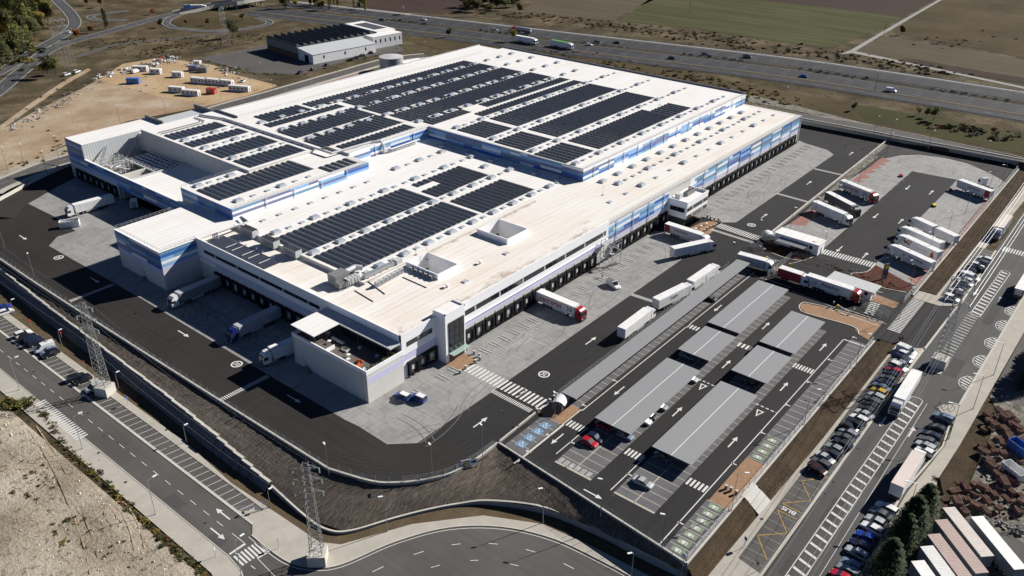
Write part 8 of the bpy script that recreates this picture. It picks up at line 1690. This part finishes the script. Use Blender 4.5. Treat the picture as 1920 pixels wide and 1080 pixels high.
def conifer(seed, h, r, n=8000):
    R = random.Random(seed); t = MB().rod((0, 0, 0), (0, 0, h * .95), .2, .04, 6); g = MB()
    for _ in range(n):
        f = R.random() ** .75; z = h * (.05 + .95 * f); a = R.uniform(0, 6.283); lay = .72 + .28 * math.sin(z * 5.5 + a * 3); w_ = r * (1 - f) ** .5 * lay * R.uniform(.35, 1.0) ** .5 + .05; p = Vector((w_ * math.cos(a), w_ * math.sin(a), z - w_ * .16)); d = Vector((math.cos(a), math.sin(a), -.25 + R.uniform(-.3, .4))).normalized() * R.uniform(.2, .42); b = Vector((-math.sin(a), math.cos(a), R.uniform(-.4, .4))).normalized() * R.uniform(.06, .13); g.add([p - d * .4, p + b, p + d, p - b], [(0, 1, 2, 3)])
    return t.mesh('trunk', M['trunk']), g.mesh('crown', M['leaf_dark'])
def bush(seed, r, m, n=220, size=.22):
    R = random.Random(seed); g = MB()
    for k in range(5): leafball(g, R, (R.uniform(-.6, .6) * r, R.uniform(-.6, .6) * r, r * R.uniform(.25, .6)), r * R.uniform(.4, .6), n // 5, size, .8)
    return g.mesh('shrub', M[m])
def tree(pr, q, z, s, label, group, name='broadleaf_tree', cat='tree'):
    o = thing(name, label, cat, (q[0], q[1], z), random.uniform(0, 6.28), group); o.scale = (s, s, s); link('trunk', pr[0], o); link('crown', pr[1], o); return o
CF = [conifer(k, 10.5, 4.0) for k in range(2)]
for k, (x, y, s, lab) in enumerate(((1725, 983, 1.0, 'dark conifer nearest the scrap yard fence'), (1701, 1014, 1.1, 'dark conifer in the middle of the group beside the parked cars'), (1688, 1032, .9, 'smaller dark conifer hidden in the middle of the group'), (1656, 1092, 1.05, 'dark conifer cut off by the bottom edge of the picture'))):
    q = WR(x, y); tree(CF[k % 2], q, zr(q[0]), s, lab, 'conifers by the parked cars', 'conifer')
TG = [broadleaf(1, 13, 4.2, 'leaf_green'), broadleaf(2, 12, 4.5, 'leaf_olive'), broadleaf(3, 11, 4.0, 'leaf_yellow'), poplar(4, 19, 3.0, 'leaf_green'), poplar(6, 18, 2.8, 'leaf_yellow'), broadleaf(5, 7, 3.2, 'leaf_rust', 900)]
R = random.Random(5)
WOOD = [(0, 5), (90, -10), (80, 30), (75, 60), (50, 90), (20, 118), (-30, 140), (-60, 60)]
k = 0
while k < 210:
    x, y = R.uniform(-60, 95), R.uniform(-60, 138)
    if y > 125 - max(0, x) * .95 and x > -20: continue
    q = W(x, y + 14, ZB); pr = TG[R.choice((0, 0, 3, 1, 1, 3, 2) if y < 70 else (1, 1, 0, 2))]; tree(pr, q, ZB, R.uniform(.75, 1.25), 'tree in the dense green wood at the upper left corner', 'trees of the upper left wood'); k += 1
for k, (x, y, p, s, lab) in enumerate(((200, 55, 3, .75, 'tall dark poplar standing alone between the link roads'), (92, 146, 1, .95, 'round dark tree left of the twin pylons'), (105, 140, 0, .7, 'smaller tree close to the twin pylons'), (437, 72, 1, 1.0, 'bushy dark tree beside the slip road'), (146, 72, 5, .8, 'rust red bush by the link road'), (172, 62, 5, .7, 'orange tinted bush between the link roads'), (165, 10, 5, .8, 'rust red tree at the top edge by the ramp'), (190, 14, 2, .6, 'yellow bush behind the loop road'), (287, 28, 5, .6, 'small orange tree in the loop'), (302, 52, 1, .5, 'dark bush below the link road'), (350, 48, 2, .4, 'yellow bush on the grass island'), (390, 48, 1, .4, 'dark bush on the grass island'), (455, 40, 2, .5, 'yellow sapling on the grass island'),
                                             (962, 78, 2, .75, 'yellow sapling beside the white lorry on the motorway'), (842, 70, 1, .5, 'lone bush on the verge beyond the factory'), (1750, 226, 0, .55, 'round green bush on the grass slope, biggest of three'), (1737, 221, 0, .4, 'round green bush on the grass slope, middle of three'), (1721, 217, 2, .38, 'round yellow green bush on the grass slope, smallest of three'), (1690, 66, 1, .5, 'dark bush beside the farm track'), (1600, 208, 1, .35, 'low bush on the far slope'), (1665, 127, 0, .3, 'small bright bush below the farm track'))):
    tree(TG[p], W(x, y, ZB), ZB, s, lab, None)
for k in range(26): x = R.uniform(530, 690); tree(TG[R.choice((2, 4, 4, 3, 1))], W(x, R.uniform(9, 20) - (600 - x) * .03, ZB), ZB, R.uniform(.5, .8), 'tree in the thin line beyond the motorway at the top', 'trees along the top edge')
for k in range(34): tree(TG[R.choice((0, 1, 1, 2, 1))], W(R.uniform(860, 980), R.uniform(2, 26), ZB), ZB, R.uniform(.5, .9), 'tree in the dark clump beside the ploughed fields', 'trees in the clump by the fields')
for k in range(10): tree(CF[k % 2], (214 + 5.2 * k, 9.5 - .35 * k), .1, .8 + .1 * (k % 3), 'dark conifer of the row along the far pavement at the right edge', 'conifers along the right edge', 'conifer')
BU = [bush(k, 1.5, m) for k, m in enumerate(('leaf_olive', 'leaf_green', 'leaf_yellow', 'leaf_rust', 'leaf_dark'))]
LM = [M[m] for m in ('leaf_olive', 'leaf_green', 'leaf_yellow', 'leaf_rust', 'leaf_dark')]; LB = []
for k in range(5):
    b = MB(); r_ = random.Random(k + 40)
    for j in range(4): leafball(b, r_, (r_.uniform(-.9, .9), r_.uniform(-.9, .9), r_.uniform(.3, .9)), r_.uniform(.6, .9), 26, .3, .8)
    LB.append(b)
def shrub(q, z, s, pick, label, group):
    o = link('shrub', BU[pick], None, (q[0], q[1], z), random.uniform(0, 6)); o.scale = (s, s, s * .85); tag(o, label, 'shrub', group)
md_ = resample(mcl[6:], 5.0)
for p in md_:
    if math.sin(p[1] * .09) > -.2: shrub((p[0] + R.uniform(-.6, .6), p[1]), ZB, R.uniform(.8, 1.3), R.choice((4, 0, 4)), 'dark clipped shrub in the median of the motorway', 'median shrubs')
def scrubband(P, n, sizes, picks, z, label, group, stuff=False):
    if stuff:
        g = [MB() for _ in LB]
        for _ in range(n):
            i = R.randrange(len(P) - 1); t = R.random(); x, y = lerp(P[i], P[i + 1], t)[:2]; q = W(x + R.uniform(-1, 1) * P[i][2], y + R.uniform(-1, 1) * P[i][3], z); s = R.uniform(*sizes); a = R.uniform(0, 6); c_, s_ = math.cos(a) * s, math.sin(a) * s; k = R.choice(picks)
            g[k].add([(q[0] + v[0] * c_ - v[1] * s_, q[1] + v[0] * s_ + v[1] * c_, z - .1 + v[2] * s * .85) for v in LB[k].v], LB[k].f)
        mm_ = MB()
        for k, b_ in enumerate(g): mm_.add(b_.v, b_.f, k)
        tag(mm_.build('scrub', LM), kind='stuff'); return
    for _ in range(n):
        i = R.randrange(len(P) - 1); t = R.random(); x, y = lerp(P[i], P[i + 1], t)[:2]; x += R.uniform(-1, 1) * P[i][2]; y += R.uniform(-1, 1) * P[i][3]; q = W(x, y, z); shrub(q, z - .1, R.uniform(*sizes), R.choice(picks), label, group)
scrubband([(60, 745, 6, 3), (90, 790, 6, 3), (130, 845, 5, 4), (200, 905, 8, 4), (260, 970, 8, 4), (330, 1035, 10, 5), (380, 1075, 8, 5)], 120, (.2, .62), (0, 0, 2, 0), ZL, 'dry yellowish shrub on the ragged edge of the waste ground', 'shrubs along the waste ground')
scrubband([(0, 765, 10, 8), (30, 755, 12, 6), (50, 760, 8, 6)], 14, (.8, 1.4), (2, 0, 1), ZL, 'thick green yellow shrub at the left edge of the waste ground', 'thick shrubs at the left edge')
scrubband([(20, 880, 40, 60), (100, 960, 60, 50), (200, 1040, 60, 40), (110, 1000, 100, 70)], 46, (.2, .5), (0, 0, 2), ZL + .2, 'small dry tuft on the pale waste ground', 'tufts on the waste ground')
scrubband([(20, 880, 60, 80), (100, 960, 80, 70), (200, 1040, 80, 50), (60, 850, 50, 60), (0, 1000, 60, 70)], 520, (.08, .22), (0, 0, 2), ZL + .15, '', '', True)
scrubband([(60, 745, 9, 5), (130, 845, 9, 6), (260, 970, 10, 6), (380, 1075, 10, 6)], 260, (.12, .3), (0, 2, 3), ZL + .1, '', '', True)
scrubband([(10, 60, 60, 50), (40, 90, 40, 30), (0, 110, 40, 20)], 200, (.8, 1.8), (1, 0, 2, 4), ZB, '', '', True)
scrubband([(900, 92, 80, 5), (1050, 104, 60, 6), (1200, 132, 60, 6), (1350, 160, 60, 6), (1480, 195, 60, 6)], 330, (.4, 1.0), (0, 0, 3, 0), ZB, 'low brown shrub on the bank behind the warehouse', 'shrubs on the bank behind the warehouse', True)
scrubband([(1750, 235, 40, 4), (1830, 245, 40, 5), (1900, 262, 30, 5)], 70, (.6, 1.3), (0, 4, 0, 3), ZB, 'dark shrub on the bank between the motorway and the service road', 'shrubs below the motorway', True)
scrubband([(930, 25, 60, 3), (1060, 38, 60, 3), (1200, 55, 70, 3), (1340, 75, 70, 5), (1480, 92, 60, 4), (1640, 116, 50, 3), (1780, 140, 60, 3)], 420, (.5, 1.1), (0, 4, 0, 3, 0), ZB, 'dark shrub on the bank along the far side of the motorway', 'shrubs along the far bank', True)
scrubband([(230, 108, 30, 4), (330, 88, 50, 8), (420, 80, 50, 6), (480, 68, 30, 4), (260, 78, 60, 8), (120, 90, 20, 10)], 260, (.3, .8), (0, 0, 3, 2), ZB, 'low dry shrub on the rough land by the link roads', 'shrubs by the link roads', True)
scrubband([(10, 310, 14, 5), (60, 300, 20, 4), (120, 280, 10, 4), (45, 220, 15, 10), (150, 140, 10, 5)], 40, (.3, .8), (0, 2), ZB, 'dry shrub on the sandy slope by the back road', 'shrubs on the sandy slope', True)
scrubband([(1740, 70, 60, 10), (1800, 85, 90, 8), (1860, 60, 60, 20)], 26, (.4, 1.0), (0, 3), ZB, 'dry shrub on the rough pasture', 'shrubs on the rough pasture', True)
scrubband([(350, 110, 30, 3), (430, 128, 20, 2), (500, 138, 40, 2), (560, 140, 30, 2), (760, 85, 15, 3), (700, 78, 40, 2)], 40, (.4, .8), (0, 3, 0), ZB, 'brownish hedge shrub around the factory lot', 'hedge shrubs around the lot', True)
scrubband([(1470, 478, 20, 3), (1440, 463, 8, 3), (1630, 522, 30, 4), (1670, 540, 20, 4)], 60, (.25, .4), (1, 2), .05, 'small yellow green plant in the red mulch islands', 'plants in the mulch islands', True)
scrubband([(1765, 905, 4, 6), (1800, 840, 4, 8), (1740, 930, 8, 8), (1850, 975, 20, 6)], 30, (.25, .6), (0, 2, 0), zr(165), 'weedy tuft along the scrap yard edge', 'weeds by the scrap yard')
# pebble mulch and stones, uncountable: one object
g = MB()
for _ in range(2600):
    t = R.random()
    if t < .5: u = R.uniform(140, 212); v = R.uniform(42.4, 45.3); z = zr(u) + .12 + (.05 - zr(u) - .12) * min(1, (v - 42) / 3.3)
    elif t < .75: u = R.uniform(250, 380); v = R.uniform(40.5, 45.2); z = .12
    else: i = R.randrange(len(PA)); a = R.random(); p = lerp(PA[i], PB[i], a); u, v = p[:2]; z = zlo(PA[i]) + (-.35 - zlo(PA[i])) * a ** .85 + .1
    s = R.uniform(.05, .15); g.add([(u - s, v, z), (u, v - s, z), (u + s, v, z), (u, v + s, z), (u, v, z + s)], [(0, 1, 4), (1, 2, 4), (2, 3, 4), (3, 0, 4)])
tag(g.build('pebbles', M['wallgrey']), kind='stuff')

# wear on the ground: tyre arcs on the aprons and lanes, drain covers
def arcs(name, n, box, rad, m, z, seed, base):
    R = random.Random(seed); g = MB()
    for _ in range(n):
        u, v = R.uniform(box[0], box[2]), R.uniform(box[1], box[3]); r = R.uniform(*rad); a0 = R.uniform(0, 6.28); da = R.uniform(.35, 1.2) * R.choice((-1, 1)); cu, cv_ = u - r * math.cos(a0), v - r * math.sin(a0)
        for off in (0, 1.9):
            P = [(cu + (r + off) * math.cos(a0 + da * k / 14), cv_ + (r + off) * math.sin(a0 + da * k / 14)) for k in range(15)]
            if all(box[0] - 1 < p[0] < box[2] + 1 and box[1] - 1 < p[1] < box[3] + 1 for p in P): strip(g, P, -R.uniform(.05, .12), R.uniform(.05, .12), z)
    if g.v: g.build(name, m, base)
tm1 = plain('tyre_mark', (0.155, 0.153, 0.15), .8, .2, 0, .15, .8); tm2 = plain('tyre_mark_asphalt', (0.016, 0.0155, 0.016), .8, .2, 0, .2, .8); tm3 = plain('dusty_track', (0.045, 0.043, 0.04), .9, .1, 0, .2, .8)
arcs('tyre_marks', 60, (140, 112, 232, 121), (9, 30), tm1, .03, 1, yard); arcs('tyre_marks', 40, (262, 112, 330, 121), (9, 30), tm1, .03, 2, yard); arcs('tyre_marks', 70, (100.5, 160, 109, 212), (8, 24), tm1, .036, 3, yard); arcs('tyre_marks', 16, (102, 108, 135, 121), (12, 34), tm1, .036, 4, yard)
arcs('tyre_marks', 40, (86, 122, 96.5, 270), (18, 60), tm3, .04, 6, yard); arcs('tyre_marks', 40, (118, 98.5, 225, 108), (20, 70), tm3, .04, 7, yard); arcs('tyre_marks', 60, (222, 66, 262, 104), (10, 30), tm3, .04, 8, yard)
g = MB()
for r_ in [22.5 + 1.3 * k for k in range(6)]:
    P = [(112 + r_ * math.cos(a), 124 + r_ * math.sin(a)) for a in [math.pi * (1.02 + .46 * k / 24) for k in range(25)]]; strip(g, P, -.10, .10, .042)
g.build('tyre_marks', tm3, yard)
for k, (x, y, z, pz, f) in enumerate([(165, 775, ZL, .08, 0), (195, 818, ZL, .08, 0), (385, 981, ZL, .08, 0), (64, 697, ZL, .08, 0), (33, 655, ZL, .08, 0), (236, 905, ZL, .16, 0), (185, 850, ZL, .16, 0), (312, 807, ZL, .16, 0), (350, 833, ZL, .16, 0), (1583, 697, 0, .06, 0), (1511, 751, 0, .06, 0), (1060, 877, 0, .06, 0), (1150, 930, 0, .06, 0), (940, 770, 0, .06, 0), (310, 598, 0, .06, 0), (455, 720, 0, .06, 0), (1502, 905, 0, .12, 1), (1564, 903, 0, .12, 1), (1548, 925, 0, .12, 1), (1428, 974, 0, .18, 1), (1610, 840, 0, .12, 1), (1720, 720, 0, .12, 1), (1655, 870, 0, .12, 1)]):
    q = WR(x, y) if f else W(x, y, z); zz_ = (zr(q[0]) if f else z) + pz; MB().poly(ringpts(q, .34, 12), zz_).build('manhole_cover', M['darkgrey'], RB if f else (street if z < 0 else yard))

g = MB(); strip(g, [W(428, 789), W(500, 742), W(635, 783 - 30)][:2], -.12, .12, .03); strip(g, [W(445, 797), W(560, 800 - 78), W(640, 785)][:2], -.12, .12, .03); g.build('road_repair', tm3, yard)
g = MB()
for x, y, a, b_ in ((330, 940, 5, 2.2), (230, 830, 3, 1.6), (410, 1010, 4, 2), (150, 740, 6, 1.4)):
    q = W(x, y, ZL); g.poly([(q[0] - b_ / 2, q[1] - a / 2), (q[0] + b_ / 2, q[1] - a / 2), (q[0] + b_ / 2, q[1] + a / 2), (q[0] - b_ / 2, q[1] + a / 2)], ZL + .05)
g.build('road_repair', plain('repair_asphalt', (0.075, 0.073, 0.07), .9, .2, 0, .2, 2), street)
g = MB()
for x, y, a, b_ in ((1560, 960, 9, 2.2), (1790, 690, 10, 3.0), (1650, 880, 6, 1.8), (1860, 590, 14, 2.4), (1480, 1060, 6, 2)):
    q = WR(x, y); rpoly(g, [(q[0] - a / 2, q[1] - b_ / 2), (q[0] + a / 2, q[1] - b_ / 2), (q[0] + a / 2, q[1] + b_ / 2), (q[0] - a / 2, q[1] + b_ / 2)], .062)
g.build('road_repair', plain('repair_asphalt', (0.066, 0.065, 0.065), .9, .2, 0, .2, 2), RB)

def fz(u, v):
    e = min(1, max(0, (53.2 - u - max(0, (118 - v)) * .55) / 5)); return ZL + .02 + e * (noise.noise(Vector((u * .08, v * .08, 1))) * .8 + .5 + noise.noise(Vector((u * .5, v * .5, 5))) * .28)
g = MB()
for P in ([(220, 985), (205, 960), (225, 945), (250, 985), (262, 1030)], [(150, 860), (80, 870), (0, 880)], [(60, 800), (110, 880), (160, 1000), (180, 1075)]):
    c = smooth([W(*p, ZL + .4) for p in P], 10)
    for off in (-.9, .9):
        o_ = offs(c, off)
        for i in range(len(o_) - 1): g.quad(*[(*p, fz(*p) + .06) for p in (offs(o_, -.14)[i], offs(o_, -.14)[i + 1], offs(o_, .14)[i + 1], offs(o_, .14)[i])])
tag(g.build('vehicle_tracks', M['sand_far']), kind='structure')
g = MB(); R = random.Random(31)
for _ in range(2600):
    u = R.uniform(-5, 51); v = R.uniform(95, 215); z = fz(u, v); s = R.uniform(.06, .26) * (1.6 if u > 46 else 1); d = [R.uniform(.6, 1.3) * s for _ in range(5)]; g.add([(u - d[0], v, z - .05), (u, v - d[1], z - .05), (u + d[2], v, z - .05), (u, v + d[3], z - .05), (u + s * .2, v, z + d[4] * .8)], [(0, 1, 4), (1, 2, 4), (2, 3, 4), (3, 0, 4)])
tag(g.build('stones', M['wallcap']), kind='stuff')
PA_, PB_ = W(199, 738, ZL), W(597, 1052, ZL)
for k, (t_, L_) in enumerate(AR * 2):
    s_ = 1 if k < 3 else -1; a_ = Vector((PA_[0] + s_ * L_, PA_[1] + .5 * s_, ZL + 26 * t_ - .8)); b_ = Vector((PB_[0] + s_ * L_, PB_[1], ZL + 24 * t_ - .8)); c_ = a_ + (a_ - b_) * 1.4; g = MB()
    for p, q in ((a_, b_), (a_, c_)): P = [p + (q - p) * (i / 20) - Vector((0, 0, 4.0 * 2.2 * (i / 20) * (1 - i / 20))) for i in range(21)]; g.tube(P, .022, 3)
    tag(g.build('power_line', M['pylon']), 'thin sagging power line strung between the two left pylons', 'power line', 'power lines between the left pylons')
